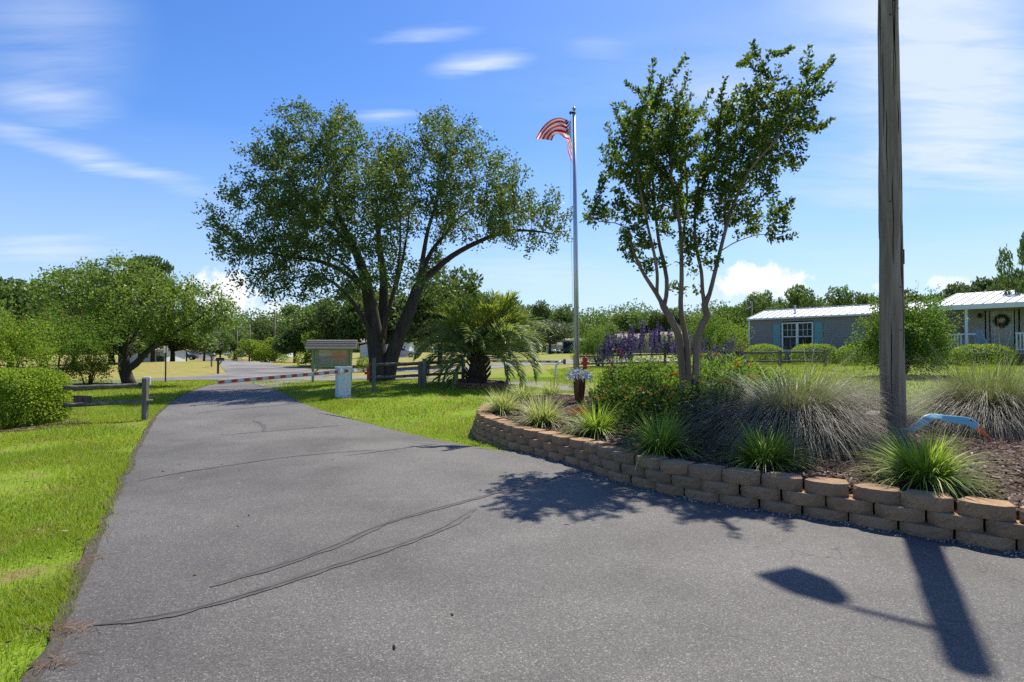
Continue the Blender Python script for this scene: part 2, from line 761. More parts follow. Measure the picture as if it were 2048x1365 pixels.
# ------------------------------------------------------------------ ground
def m_ground():
    t = NT('ground_turf')
    p = t.pos()
    sx = t.n('ShaderNodeSeparateXYZ')
    t.l(p, sx.inputs[0])
    n1 = t.noise(p, .55, 5, .6)
    n2 = t.noise(p, 3.5, 5, .65)
    n3 = t.noise(p, 45, 4, .7)
    g = t.ramp(n2, [(.3, (.10, .18, .012)), (.55, (.17, .26, .018)), (.75, (.26, .28, .04))])
    fine = t.ramp(n3, [(.3, (.05, .10, .008)), (.5, (.16, .25, .015)), (.72, (.30, .36, .05))])
    g = t.mix(.5, g, fine)
    dry = t.ramp(n2, [(.3, (.26, .19, .075)), (.6, (.36, .26, .11)), (.8, (.30, .27, .10))])
    dry = t.mix(.25, dry, fine)
    far = t.math('MULTIPLY', t.math('SUBTRACT', sx.outputs[1], 31.5), .35, clamp=True)
    patch = t.ramp(n1, [(.50, 1), (.66, 0)])
    left = t.math('MULTIPLY', t.math('SUBTRACT', 2.0, sx.outputs[0]), .2, clamp=True)
    m = t.math('MULTIPLY', t.math('MULTIPLY', far, patch), t.math('MAXIMUM', left, .6))
    c = t.mix(m, g, dry)
    worn = t.math('MULTIPLY', t.ramp(t.noise(p, 1.6, 4, .6), [(.53, 0), (.66, 1)]), .75)
    c = t.mix(worn, c, (.24, .17, .08))
    return t.done(t.bsdf(c, .95, .1, 0, n3, .6, .03))


xs = np.unique(np.concatenate([np.linspace(-400, -40, 40), np.arange(-40, 30, .5), np.linspace(30, 400, 40)]))
ys = np.unique(np.concatenate([np.linspace(-40, -6, 10), np.arange(-6, 50, .5), np.linspace(50, 110, 50), np.linspace(110, 900, 30)]))
X, Y = np.meshgrid(xs, ys)
V = np.stack([X.ravel(), Y.ravel(), H(X, Y).ravel() - .004], 1)
nx, ny = len(xs), len(ys)
ii = (np.arange(ny - 1)[:, None] * nx + np.arange(nx - 1)[None]).ravel()
Fq = np.stack([ii, ii + 1, ii + nx + 1, ii + nx], 1)
M_GROUND = m_ground()
struct(npmesh('ground', V, Fq, M_GROUND, smooth=True))


def poly_world(pts):
    out = []
    for p in pts:
        if len(p) == 3:
            out.append(np.array([p[0], p[1]], float))      # world point marked (x, y, 'w')
        else:
            g = gnd(*p)
            out.append(np.array([g.x, g.y]))
    return np.array(out)


def resample(P, n):
    d = np.concatenate([[0], np.cumsum(np.linalg.norm(np.diff(P, axis=0), axis=1))])
    s = np.linspace(0, d[-1], n)
    return np.stack([np.interp(s, d, P[:, 0]), np.interp(s, d, P[:, 1])], 1)


def smooth2(P, it=2):
    for _ in range(it):
        Q = [P[0]]
        for i in range(len(P) - 1):
            Q.append(.75 * P[i] + .25 * P[i + 1])
            Q.append(.25 * P[i] + .75 * P[i + 1])
        Q.append(P[-1])
        P = np.array(Q)
    return P


def strip(name, L, Rr, mat, off, n=90, m=14, sm=2, edge=0.0):
    A = resample(smooth2(poly_world(L), sm), n)
    B = resample(smooth2(poly_world(Rr), sm), n)
    if edge:
        A = A + rng.normal(size=A.shape) * edge
        B = B + rng.normal(size=B.shape) * edge
    t = np.linspace(0, 1, m)[None, :, None]
    G = A[:, None] * (1 - t) + B[:, None] * t
    z = H(G[..., 0], G[..., 1]) + off
    V = np.concatenate([G, z[..., None]], -1).reshape(-1, 3)
    i = (np.arange(n - 1)[:, None] * m + np.arange(m - 1)[None]).ravel()
    Fq = np.stack([i, i + m, i + m + 1, i + 1], 1)
    return struct(npmesh(name, V, Fq, mat, smooth=True)), A, B


def m_asphalt(name, base, cracks=True, speck=1.0):
    t = NT(name)
    p = t.pos()
    sx = t.n('ShaderNodeSeparateXYZ')
    t.l(p, sx.inputs[0])
    vor = t.n('ShaderNodeTexVoronoi')
    vor.inputs['Scale'].default_value = 135
    t.l(p, vor.inputs['Vector'])
    sv_ = t.n('ShaderNodeSeparateXYZ')
    t.l(vor.outputs['Color'], sv_.inputs[0])
    stone = t.ramp(sv_.outputs[0], [(0, mul((.70, .67, .65), base)), (.55, mul((1.0, .965, .935), base)), (.88, mul((1.25, 1.22, 1.18), base)), (.95, mul((1.6, 1.55, 1.48), base)), (1, mul((2.3, 2.2, 2.1), base))])
    gap = t.ramp(vor.outputs['Distance'], [(.0, 1), (.42, .95), (.75, .60)])
    c = t.mix(speck, (base, base * .95, base * .91), t.mix(1, stone, gap, 'MULTIPLY'))
    big = t.noise(p, .8, 5, .6)
    big2 = t.noise(p, .22, 4, .55, .5)
    c = t.mix(1, c, t.ramp(big, [(.3, .80), (.5, 1.0), (.7, 1.14)]), 'MULTIPLY')
    c = t.mix(1, c, t.ramp(big2, [(.34, .62), (.5, 1.0), (.64, 1.25)]), 'MULTIPLY')
    h = t.math('SUBTRACT', 1.0, vor.outputs['Distance'])
    vs = t.n('ShaderNodeTexVoronoi')
    vs.inputs['Scale'].default_value = 1.1
    t.l(t.mix(.02, p, t.n('ShaderNodeTexNoise').outputs['Color'], 'ADD'), vs.inputs['Vector'])
    vsep = t.n('ShaderNodeSeparateXYZ')
    t.l(vs.outputs['Color'], vsep.inputs[0])
    spot = t.math('MULTIPLY', t.ramp(vs.outputs['Distance'], [(.018, 1), (.032, 0)]), t.math('GREATER_THAN', vsep.outputs[0], .55))
    c = t.mix(t.math('MULTIPLY', spot, .5), c, (.36, .35, .33))
    oil = t.math('MULTIPLY', t.ramp(vs.outputs['Distance'], [(.05, 1), (.24, 0)]), t.math('LESS_THAN', vsep.outputs[1], .22))
    c = t.mix(t.math('MULTIPLY', oil, .35), c, (base * .45, base * .44, base * .43))
    if cracks:
        v2 = t.n('ShaderNodeTexVoronoi')
        v2.feature = 'DISTANCE_TO_EDGE'
        v2.inputs['Scale'].default_value = 2.3
        nz = t.n('ShaderNodeTexNoise')
        nz.inputs['Scale'].default_value = 5
        nz.inputs['Detail'].default_value = 5
        t.l(p, nz.inputs['Vector'])
        mx = t.mix(.16, p, nz.outputs['Color'], 'ADD')
        t.l(mx, v2.inputs['Vector'])
        line = t.ramp(v2.outputs['Distance'], [(.0, 1), (.011, 0)])
        msk = t.math('MULTIPLY', t.ramp(t.noise(p, 1.7, 3), [(.50, 0), (.62, 1)]), t.math('MULTIPLY', t.math('ADD', sx.outputs[0], .3), 1.2, clamp=True))
        line = t.math('MULTIPLY', line, t.math('MULTIPLY', msk, .8))
        c = t.mix(line, c, (.035, .033, .032))
    c = t.mix(1, c, (1.03, 1.0, .935), 'MULTIPLY')
    return t.done(t.bsdf(c, .75, .25, 0, h, .35, .005))


M_DRIVE = m_asphalt('driveway_asphalt', .130)
M_ROAD = m_asphalt('road_asphalt', .19, False, .5)

drive_L = [(-1.2, -9, 'w'), (-1.55, .5, 'w'), (90, 1365), (145, 1200), (205, 1060), (255, 945), (300, 850), (330, 815), (365, 790), (400, 776), (440, 766), (478, 760)]
drive_R = [(14, -9, 'w'), (11.5, 1.0, 'w'), (7.2, 2.6, 'w'), (2048, 1098), (1824, 1058), (1618, 1015), (1451, 985), (1322, 968), (1185, 933), (1082, 910), (1025, 906), (960, 898), (880, 880), (800, 865), (700, 840), (620, 815), (580, 795), (553, 780)]
drv, DL, DR = strip('driveway', drive_L, drive_R, M_DRIVE, .012, 170, 26, 2, .012)
def edge_dirt():
    n = len(DL)
    P = DL[12:-8]
    P = resample(P, 420)
    d = np.gradient(P, axis=0)
    d /= np.linalg.norm(d, axis=1, keepdims=True)
    nn = np.stack([-d[:, 1], d[:, 0]], 1)
    if nn[0, 0] < 0:
        nn = -nn
    k = np.arange(len(P))
    wv = .012 + .022 * np.sin(k * .21) * np.sin(k * .083 + 1) + .022 * rng.random(len(P))
    A, B = P - nn * .05, P + nn * wv[:, None]
    V = np.concatenate([np.c_[A, H(A[:, 0], A[:, 1]) + .0165], np.c_[B, H(B[:, 0], B[:, 1]) + .0165]])
    i = np.arange(len(P) - 1)
    m = len(P)
    struct(npmesh('asphalt_edge', V, np.stack([i, i + m, i + m + 1, i + 1], 1), m_plain('crumbling_edge', (.088, .074, .062), .95, .15, 0, .5, 14, .8, None, .02)))


edge_dirt()
lane_n = [(540, 777), (600, 768), (640, 762), (760, 759), (850, 766), (930, 767), (1000, 769), (1100, 779), (1180, 789), (1280, 801), (1400, 812), (1480, 815)]
lane_f = [(490, 762), (600, 757), (640, 755), (760, 753.5), (850, 755), (930, 757), (1000, 760), (1100, 766), (1220, 774), (1330, 783), (1420, 790), (1500, 792)]
strip('exit_lane', lane_n, lane_f, M_ROAD, .018, 90, 8)
strip('side_road', [(-300, 783), (0, 777), (125, 773), (270, 766), (380, 760), (480, 762)], [(-300, 774), (0, 769), (125, 766.5), (270, 759), (380, 754), (452, 748)], M_ROAD, .022, 70, 8)
strip('road', [(540, 776), (478, 762), (452, 750), (450, 742), (440, 731), (420, 723.5), (392, 718)], [(562, 774), (640, 756.5), (641, 742), (588, 734), (532, 727), (480, 719.5), (430, 716.4)], M_ROAD, .008, 120, 16, 1)
strip('cross_street', [(630, 757), (700, 746), (760, 744), (850, 744), (950, 741), (1090, 729), (1250, 728), (1500, 727)], [(630, 741), (700, 737), (760, 736), (850, 736), (950, 732), (1090, 720), (1250, 719), (1500, 720)], M_ROAD, .014, 70, 8)
M_SAND = m_plain('sandy_path', (.42, .36, .27), .9, .1, 0, .2, .6)
strip('sandy_path', [(512, 729), (560, 722), (625, 714), (700, 708.6)], [(496, 725), (540, 719), (600, 712.4), (690, 706.8)], M_SAND, .03, 40, 6)

# dark sealer poured along the cracks of the asphalt: a thin skin 4 mm above it
M_SEAL = m_plain('crack_sealer', (.084, .075, .067), .6, .35, 0, .3, 9, .15, None, .01, 'Object')
M_SPLIT = m_plain('open_crack', (.045, .040, .037), .9, .1)


def seal(pts, w0, w1, name='crack_sealer', mat=None, off=.017, nres=150):
    P = resample(smooth2(poly_world(pts), 2), nres)
    d = np.gradient(P, axis=0)
    d = d / np.linalg.norm(d, axis=1, keepdims=True)
    nn = np.stack([-d[:, 1], d[:, 0]], 1)
    k = np.linspace(0, 1, len(P))
    ss = k * np.linalg.norm(P[-1] - P[0])
    ph_ = rng.random(4) * 6.28
    wob = np.sin(ss * 5 + ph_[0]) + .6 * np.sin(ss * 13 + ph_[1]) + .35 * np.sin(ss * 31 + ph_[2])
    wd = (w0 + (w1 - w0) * k) * (1 + .16 * np.sin(ss * 8 + ph_[3]) + .12 * np.sin(ss * 23 + ph_[1]) + .05 * rng.normal(size=len(P))) * np.minimum(1, np.minimum(k, 1 - k) * 9 + .25)
    P = P + nn * (wob * .007 + rng.normal(size=len(P)) * .0012)[:, None]
    A, B = P + nn * wd[:, None] / 2, P - nn * wd[:, None] / 2
    V = np.concatenate([np.c_[A, H(A[:, 0], A[:, 1]) + off], np.c_[B, H(B[:, 0], B[:, 1]) + off]])
    n = len(P)
    i = np.arange(n - 1)
    struct(npmesh(name, V, np.stack([i, i + 1, i + n + 1, i + n], 1), mat or M_SEAL))
    if mat is None and (w0 < .08 or len(pts) > 8):
        seal(pts, .0045, .006, 'asphalt_crack', M_SPLIT, .0205, 190)


seal([(1165, 945), (1075, 968), (960, 998), (870, 1022), (800, 1040), (720, 1072), (680, 1093), (600, 1122), (480, 1160), (420, 1178)], .032, .10)
seal([(950, 1020), (905, 1052), (840, 1080), (760, 1106), (700, 1127), (600, 1160), (500, 1192), (400, 1220), (330, 1238), (185, 1258)], .11, .06)
seal([(268, 966), (350, 950), (430, 938), (560, 918), (690, 906), (765, 902)], .02, .02)
seal([(690, 914), (780, 903), (875, 890)], .02, .03)
seal([(440, 873), (520, 866), (620, 858), (690, 852)], .02, .025)
seal([(505, 843), (520, 846), (530, 858), (528, 866)], .09, .06)

# ------------------------------------------------------------------ retaining wall and bed
TOP = .33
HB = .11
top_px = [(1180, 790), (1120, 787), (1060, 789), (1015, 795), (985, 803), (966, 809), (957, 816), (954, 822), (958, 829), (968, 834), (984, 840), (999, 845), (1012, 850), (1032, 856), (1057, 861), (1082, 866), (1113, 873), (1151, 880), (1185, 890), (1227, 904), (1271, 912), (1322, 923), (1378, 933), (1451, 943), (1527, 951), (1618, 962), (1716, 974), (1824, 990), (1949, 1006), (2060, 1021), (2200, 1040), (2420, 1068)]
W = np.array([[*at(x, y, TOP).xy] for x, y in top_px])
W = np.vstack([W, W[-1] + (W[-1] - W[-2]) * 1.0])
W = smooth2(W, 2)
WS = resample(W, 600)                # front edge of the top course, from the far end round the nose to the right
seg = np.linalg.norm(np.diff(WS, axis=0), axis=1)
WD = np.concatenate([[0], np.cumsum(seg)])


def wall_at(s, out=0.0):
    x = np.interp(s, WD, WS[:, 0])
    y = np.interp(s, WD, WS[:, 1])
    e = .12
    x2, y2 = np.interp(s + e, WD, WS[:, 0]), np.interp(s + e, WD, WS[:, 1])
    x1, y1 = np.interp(s - e, WD, WS[:, 0]), np.interp(s - e, WD, WS[:, 1])
    t = np.array([x2 - x1, y2 - y1])
    t = t / np.linalg.norm(t)
    nrm = np.array([t[1], -t[0]])            # outward = right hand side when walking nose -> right end?
    return np.array([x, y]), t, nrm


# outward must point away from the bed interior (a point well inside the bed)
INS = np.array([3.0, 9.5])
_p, _t, _n = wall_at(WD[-1] * .6)
OUTS = 1.0 if np.dot(_n, _p - INS) > 0 else -1.0

# bed surface
back = np.array([[9.8, 7.3], [8.6, 10.2], [6.8, 12.4], [5.0, 14.0], [3.4, 15.4], [2.5, 16.0]])
bed_poly = np.vstack([resample(W, 160), back])


def inside(poly, x, y):
    n = len(poly)
    res = np.zeros(x.shape, bool)
    j = n - 1
    for i in range(n):
        xi, yi, xj, yj = *poly[i], *poly[j]
        c = ((yi > y) != (yj > y)) & (x < (xj - xi) * (y - yi) / (yj - yi + 1e-12) + xi)
        res ^= c
        j = i
    return res


def dist_poly(poly, x, y):
    best = np.full(x.shape, 1e9)
    n = len(poly)
    for i in range(n):
        a, b = poly[i], poly[(i + 1) % n]
        d = b - a
        t = np.clip(((x - a[0]) * d[0] + (y - a[1]) * d[1]) / max(d @ d, 1e-9), 0, 1)
        best = np.minimum(best, np.hypot(x - a[0] - t * d[0], y - a[1] - t * d[1]))
    return best


def HBED(x, y):
    x = np.asarray(x, float)
    y = np.asarray(y, float)
    d = dist_poly(bed_poly, x, y)
    s = np.clip(d / 2.2, 0, 1)
    s = s * s * (3 - 2 * s)
    return TOP - .05 + .16 * s


def bed_pt(px, py):
    z = .4
    p = at(px, py, z)
    for _ in range(30):
        z = .5 * z + .5 * float(HBED(p.x, p.y))
        p = at(px, py, z)
    p.z = float(HBED(p.x, p.y))
    return p


def m_mulch():
    t = NT('bark_mulch')
    p = t.pos()
    v = t.n('ShaderNodeTexVoronoi')
    v.inputs['Scale'].default_value = 38
    mp = t.n('ShaderNodeMapping')
    mp.inputs['Scale'].default_value = (1, 2.2, 1)
    t.l(p, mp.inputs['Vector'])
    t.l(mp.outputs[0], v.inputs['Vector'])
    sx = t.n('ShaderNodeSeparateXYZ')
    t.l(v.outputs['Color'], sx.inputs[0])
    c = t.ramp(sx.outputs[0], [(0, (.022, .013, .010)), (.6, (.06, .036, .026)), (.9, (.13, .085, .06)), (1, (.26, .2, .16))])
    return t.done(t.bsdf(c, .9, .15, 0, sx.outputs[1], .9, .02))


def bed_mesh():
    step = .14
    lo, hi = bed_poly.min(0) - .2, bed_poly.max(0) + .2
    gx = np.arange(lo[0], hi[0], step)
    gy = np.arange(lo[1], hi[1], step)
    GX, GY = np.meshgrid(gx, gy)
    ins = inside(bed_poly, GX, GY)
    # pull points near the outline inside by 0.12 m so the soil ends behind the blocks
    z = HBED(GX, GY) + rng.normal(size=GX.shape) * .010
    d = dist_poly(bed_poly, GX, GY)
    ok = ins & (d > .10)
    n = len(gx)
    idx = np.arange(GX.size).reshape(GX.shape)
    q = ok[:-1, :-1] & ok[1:, :-1] & ok[:-1, 1:] & ok[1:, 1:]
    Fq = np.stack([idx[:-1, :-1][q], idx[:-1, 1:][q], idx[1:, 1:][q], idx[1:, :-1][q]], 1)
    V = np.stack([GX.ravel(), GY.ravel(), z.ravel()], 1)
    used = np.unique(Fq)
    mp = np.zeros(len(V), int)
    mp[used] = np.arange(len(used))
    V = V[used]
    Fq = mp[Fq]
    # skirt down to the ground
    from collections import Counter
    ec = Counter()
    for f in Fq:
        for a, b in ((f[0], f[1]), (f[1], f[2]), (f[2], f[3]), (f[3], f[0])):
            ec[(min(a, b), max(a, b))] += 1
    edge = [e for e, c in ec.items() if c == 1]
    vs = list(map(tuple, V))
    fs = list(map(tuple, Fq))
    low = {}
    for a, b in edge:
        for k in (a, b):
            if k not in low:
                low[k] = len(vs)
                vs.append((vs[k][0], vs[k][1], -.4))
        fs.append((a, b, low[b], low[a]))
    mb = MB()
    mb.v, mb.f = vs, fs
    return struct(mb.obj('mulch_bed', m_mulch()))


bed_mesh()


def m_block():
    t = NT('tan_concrete_block')
    p = t.pos()
    oi = t.n('ShaderNodeObjectInfo')
    f = t.noise(p, 60, 5, .7)
    f2 = t.noise(p, 6, 4)
    c = t.ramp(f, [(.25, (.24, .145, .080)), (.5, (.37, .23, .125)), (.75, (.50, .325, .185))])
    c = t.mix(t.math('MULTIPLY', oi.outputs['Random'], .65), c, (.25, .165, .10))
    c = t.mix(t.math('MULTIPLY', t.ramp(f2, [(.5, 0), (.7, 1)]), .4), c, (.16, .11, .075))
    return t.done(t.bsdf(c, .92, .15, 0, f, .6, .008))


M_BLOCK = m_block()


def block_mesh(seed, L=.37, D=.21, Hh=HB):
    r = random.Random(seed)
    nxb, nzb = 12, 4
    vs, fs = [], []
    # front: split face bowed outward (towards -y), rough
    def front(i, k):
        u = i / nxb * 2 - 1
        bow = -.062 * min(1.0, (1 - abs(u)) / .42) - .008 * (1 - u * u)
        inset = .009 if k in (0, nzb) else 0
        return ((L / 2 - .006) * u, bow + inset + r.uniform(-.008, .008), -Hh / 2 + Hh * k / nzb + (r.uniform(-.003, .003) if 0 < k < nzb else 0))
    g = [[None] * (nzb + 1) for _ in range(nxb + 1)]
    for i in range(nxb + 1):
        for k in range(nzb + 1):
            g[i][k] = len(vs)
            vs.append(front(i, k))
    for i in range(nxb):
        for k in range(nzb):
            fs.append((g[i][k], g[i + 1][k], g[i + 1][k + 1], g[i][k + 1]))
    # back edge narrower
    bl, br = len(vs), len(vs) + 1
    vs += [(-L * .34, D, -Hh / 2), (L * .34, D, -Hh / 2), (-L * .34, D, Hh / 2 - .001), (L * .34, D, Hh / 2 - .001)]
    fs.append((bl + 1, bl, bl + 2, bl + 3))
    fs.append(tuple([g[i][nzb] for i in range(nxb + 1)] + [bl + 3, bl + 2]))
    fs.append(tuple([g[i][0] for i in range(nxb, -1, -1)] + [bl, bl + 1]))
    fs.append(tuple([g[0][k] for k in range(nzb + 1)] + [bl + 2, bl]))
    fs.append(tuple([g[nxb][k] for k in range(nzb, -1, -1)] + [bl + 1, bl + 3]))
    mb = MB()
    mb.add(vs, fs)
    return mb


def build_wall():
    root = thing('retaining_wall', 'low curved retaining wall of stacked tan split-face blocks edging the asphalt driveway', 'retaining wall', (WS[-1][0], WS[-1][1], 0))
    c = Vector(root.location)
    protos = []
    for s in range(5):
        o = block_mesh(s).obj('block', M_BLOCK)
        protos.append(o.data)
        bpy.data.objects.remove(o)
    spots = []
    for row in range(5):
        zc = TOP - HB * (row + .5)
        out = .030 * row
        s = (.5 if row % 2 else .0) * .37
        while s < WD[-1] - .1:
            p, t, n = wall_at(s)
            n = n * OUTS
            p = p + n * (out - .05)
            lo = Hs(*p)
            if zc + HB / 2 > lo + .012:
                spots.append((p[0] + random.uniform(-.004, .004), p[1] + random.uniform(-.004, .004), zc, math.atan2(n[1], n[0])))
            s += .373 + random.uniform(-.002, .004)
    # the blocks that show largest: those nearest to the camera and facing it
    def size(q):
        d = math.hypot(q[0], q[1])
        facing = -(math.cos(q[3]) * q[0] + math.sin(q[3]) * q[1]) / d
        return (facing + .15) / d if q[0] < 5.6 else -1
    spots.sort(key=size, reverse=True)
    for q in spots[:100]:
        o = bpy.data.objects.new('block', random.choice(protos))
        COL.objects.link(o)
        o.parent = root
        o.location = Vector(q[:3]) - c
        o.rotation_euler = (random.uniform(-.012, .012), random.uniform(-.012, .012), q[3] + math.pi / 2 + random.uniform(-.04, .04))
    mb = MB()
    for k, q in enumerate(spots[100:]):
        b = block_mesh(k % 5)
        M = Matrix.Translation(Vector(q[:3]) - c) @ Matrix.Rotation(q[3] + math.pi / 2, 4, 'Z')
        mb.add([M @ Vector(v) for v in b.v], b.f)
    o = mb.obj('further_block', M_BLOCK, root)
    o['kind'] = 'stuff'


build_wall()

# loose gravel along the foot of the wall, mulch chips, needles, dead leaves
def scatter_chips(name, P, L, Wd, T, mat, lift=.004, tilt=.35):
    n = len(P)
    az = rng.random(n) * 2 * np.pi
    t = np.stack([np.cos(az), np.sin(az), rng.normal(size=n) * tilt], 1)
    t = unit(t)
    b = unit(np.cross(np.array([0, 0, 1.0]) + rng.normal(size=(n, 3)) * tilt, t))
    nn = np.cross(t, b)
    L, Wd, T = (np.broadcast_to(np.asarray(q, float), (n,))[:, None] for q in (L, Wd, T))
    P = P + np.array([0, 0, 1]) * lift
    V = []
    for i, j, k in ((-1, -1, 0), (1, -.7, 0), (1, .7, 0), (-1, 1, 0), (-.8, -.7, 1), (.9, -.5, 1), (.8, .6, 1), (-.9, .7, 1)):
        V.append(P + t * L * .5 * i + b * Wd * .5 * j + nn * T * k)
    V = np.stack(V, 1).reshape(-1, 3)
    q = np.array([(4, 5, 6, 7), (0, 1, 5, 4), (1, 2, 6, 5), (2, 3, 7, 6), (3, 0, 4, 7)])
    Fq = (np.arange(n)[:, None, None] * 8 + q[None]).reshape(-1, 4)
    return struct(npmesh(name, V, Fq, mat), 'stuff')


def m_island(name, stops, rough=.9, spec=.15):
    t = NT(name)
    g = t.n('ShaderNodeNewGeometry')
    return t.done(t.bsdf(t.ramp(g.outputs['Random Per Island'], stops), rough, spec))


pts = []
while len(pts) < 5200:
    s = rng.random() * WD[-1]
    p, t, n = wall_at(s)
    n = n * OUTS
    q = p + n * (-.03 + abs(rng.normal()) * .075 + .02)
    pts.append((q[0], q[1], Hs(*q) + .012))
scatter_chips('gravel', np.array(pts), .008 + rng.random(5200) * .012, .008 + rng.random(5200) * .008, .008, m_island('gravel_stone', [(0, (.10, .085, .07)), (.6, (.26, .22, .18)), (1, (.5, .46, .4))]))

n = 26000
lo, hi = bed_poly.min(0), bed_poly.max(0)
Q = lo + rng.random((n * 2, 2)) * (hi - lo)
ok = inside(bed_poly, Q[:, 0], Q[:, 1]) & (dist_poly(bed_poly, Q[:, 0], Q[:, 1]) > .1)
Q = Q[ok][:n]
P = np.c_[Q, HBED(Q[:, 0], Q[:, 1])]
scatter_chips('mulch_chips', P, .02 + rng.random(len(P)) ** 2 * .09, .006 + rng.random(len(P)) * .018, .006, m_island('mulch_chip', [(0, (.022, .012, .009)), (.5, (.075, .042, .03)), (.80, (.17, .11, .08)), (1, (.42, .34, .28))]), .008, .35)

# ------------------------------------------------------------------ lawn
M_GRASS = m_leaf('grass_blade', [(0, (.09, .20, .010)), (.5, (.17, .31, .014)), (.82, (.27, .40, .022)), (.93, (.40, .42, .06)), (1, (.42, .33, .14))], .40, (.42, .58, .03), .5, .25)
def m_grass():
    t = NT('turf_blade')
    g = t.n('ShaderNodeNewGeometry')
    rp = g.outputs['Random Per Island']
    p_ = g.outputs['Position']
    col = t.ramp(rp, [(0, (.10, .20, .010)), (.45, (.19, .31, .014)), (.8, (.30, .41, .024)), (.95, (.44, .46, .07)), (1, (.46, .38, .18))])
    n1 = t.noise(p_, 1.6, 4, .6)
    n2 = t.noise(p_, .5, 3, .5)
    col = t.mix(t.ramp(n2, [(.40, 0), (.60, .62)]), col, (.36, .35, .03))
    col = t.mix(t.ramp(t.noise(p_, 4.5, 3, .6), [(.5, 0), (.7, .5)]), col, (.12, .22, .015))
    dryn = t.math('MULTIPLY', t.ramp(n1, [(.53, 0), (.66, 1)]), t.ramp(rp, [(.25, 1), (.8, .1)]))
    col = t.mix(t.math('MULTIPLY', dryn, .85), col, (.34, .22, .09))
    s = t.bsdf(col, .5, .25)
    tr = t.n('ShaderNodeBsdfTranslucent')
    t.l(t.mix(.5, col, (.42, .52, .03)), tr.inputs['Color'])
    ms = t.n('ShaderNodeMixShader')
    ms.inputs[0].default_value = .40
    t.l(s, ms.inputs[1])
    t.l(tr.outputs[0], ms.inputs[2])
    return t.done(ms.outputs[0])


M_GRASS = m_grass()
all_roads = np.vstack([DL, DR[::-1]])


def lawn_blades():
    Ps, Ls, Ws = [], [], []
    def region(n, xr, yr, L, Wd, keep=None):
        x = xr[0] + rng.random(n) * (xr[1] - xr[0])
        y = yr[0] + rng.random(n) * (yr[1] - yr[0])
        ang = np.abs(x / np.maximum(y, .1))
        ok = (ang < .93) & ~inside(all_roads, x, y) & ~inside(bed_poly, x, y)
        if keep is not None:
            ok &= keep(x, y)
        # thinner where the turf is worn
        worn = np.sin(x * 1.7 + np.sin(y * 1.1) * 2) * np.sin(y * 1.3 + np.sin(x * .9) * 2)
        ok &= rng.random(n) > np.clip((worn - .12) * 1.25, 0, .9)
        x, y = x[ok], y[ok]
        x = x + rng.normal(size=len(x)) * .022
        Ps.append(np.c_[x, y, H(x, y) - .006])
        tall = 1 + .35 * np.sin(x * 2.3 + 1) * np.sin(y * 1.9)
        Ls.append(L * (.45 + .95 * rng.random(len(x))) * tall)
        Ws.append(np.full(len(x), Wd))
    region(150000, (-4.6, -1.2), (1.6, 5.0), .052, .0052)
    region(150000, (-9, -2.0), (5.0, 9.5), .058, .0075)
    region(150000, (-15, -4), (9.5, 18), .055, .012)
    region(110000, (-28, -8), (18, 31), .07, .024)
    lane = lambda x, y: y < 28.6
    region(70000, (-4.5, 1.4), (7.5, 13), .05, .0085)
    region(110000, (-9, 4), (13, 28), .06, .017, lane)
    region(90000, (2, 26), (13, 36), .10, .028)
    P = np.vstack(Ps)
    L = np.concatenate(Ls)
    Wd = np.concatenate(Ws)
    n = len(P)
    az = rng.random(n) * 2 * np.pi
    d = np.stack([np.cos(az), np.sin(az), np.zeros(n)], 1)
    side = np.stack([-np.sin(az), np.cos(az), np.zeros(n)], 1)
    lean = (.15 + rng.random(n) * .75)
    tip = P + d * (np.sin(lean) * L)[:, None] + np.array([0, 0, 1]) * (np.cos(lean) * L)[:, None]
    V = np.stack([P - side * Wd[:, None] / 2, P + side * Wd[:, None] / 2, tip], 1).reshape(-1, 3)
    Fq = np.arange(3 * n).reshape(-1, 3)
    struct(npmesh('lawn_grass', V, Fq, M_GRASS), 'stuff')


lawn_blades()

# brown needles, dead leaves lying on the turf and the edge of the asphalt
pts = []
for (px, py, sx_, sy_, k) in ((140, 1262, .07, .04, 48), (112, 1335, .05, .04, 26), (200, 1080, .05, .10, 16), (60, 1160, .25, .12, 30), (90, 1000, .5, .3, 60), (330, 838, .1, .5, 30), (170, 1130, .05, .12, 40)):
    g = gnd(px, py)
    for _ in range(k):
        x, y = g.x + rng.normal() * sx_, g.y + rng.normal() * sy_
        pts.append((x, y, Hs(x, y) + .02))
pts = np.array(pts)
scatter_chips('pine_needles', pts, .05 + rng.random(len(pts)) * .1, .0025, .0015, m_island('pine_needle', [(0, (.09, .055, .04)), (1, (.24, .16, .11))]), .004, .1)
pts = []
for _ in range(900):
    y = 2.4 + rng.random() ** 1.3 * 22
    x = -y * .9 + rng.random() * y * 1.0
    if inside(bed_poly, np.array([x]), np.array([y]))[0]:
        continue
    on_road = inside(all_roads, np.array([x]), np.array([y]))[0]
    if on_road and rng.random() < .965:
        continue
    pts.append((x, y, Hs(x, y) + (.016 if on_road else .03)))
pts = np.array(pts)
scatter_chips('fallen_leaves', pts, .018 + rng.random(len(pts)) * .03, .014, .004, m_island('dead_leaf', [(0, (.012, .012, .008)), (.5, (.05, .035, .02)), (.8, (.16, .11, .06)), (1, (.4, .3, .2))]), 0, .3)
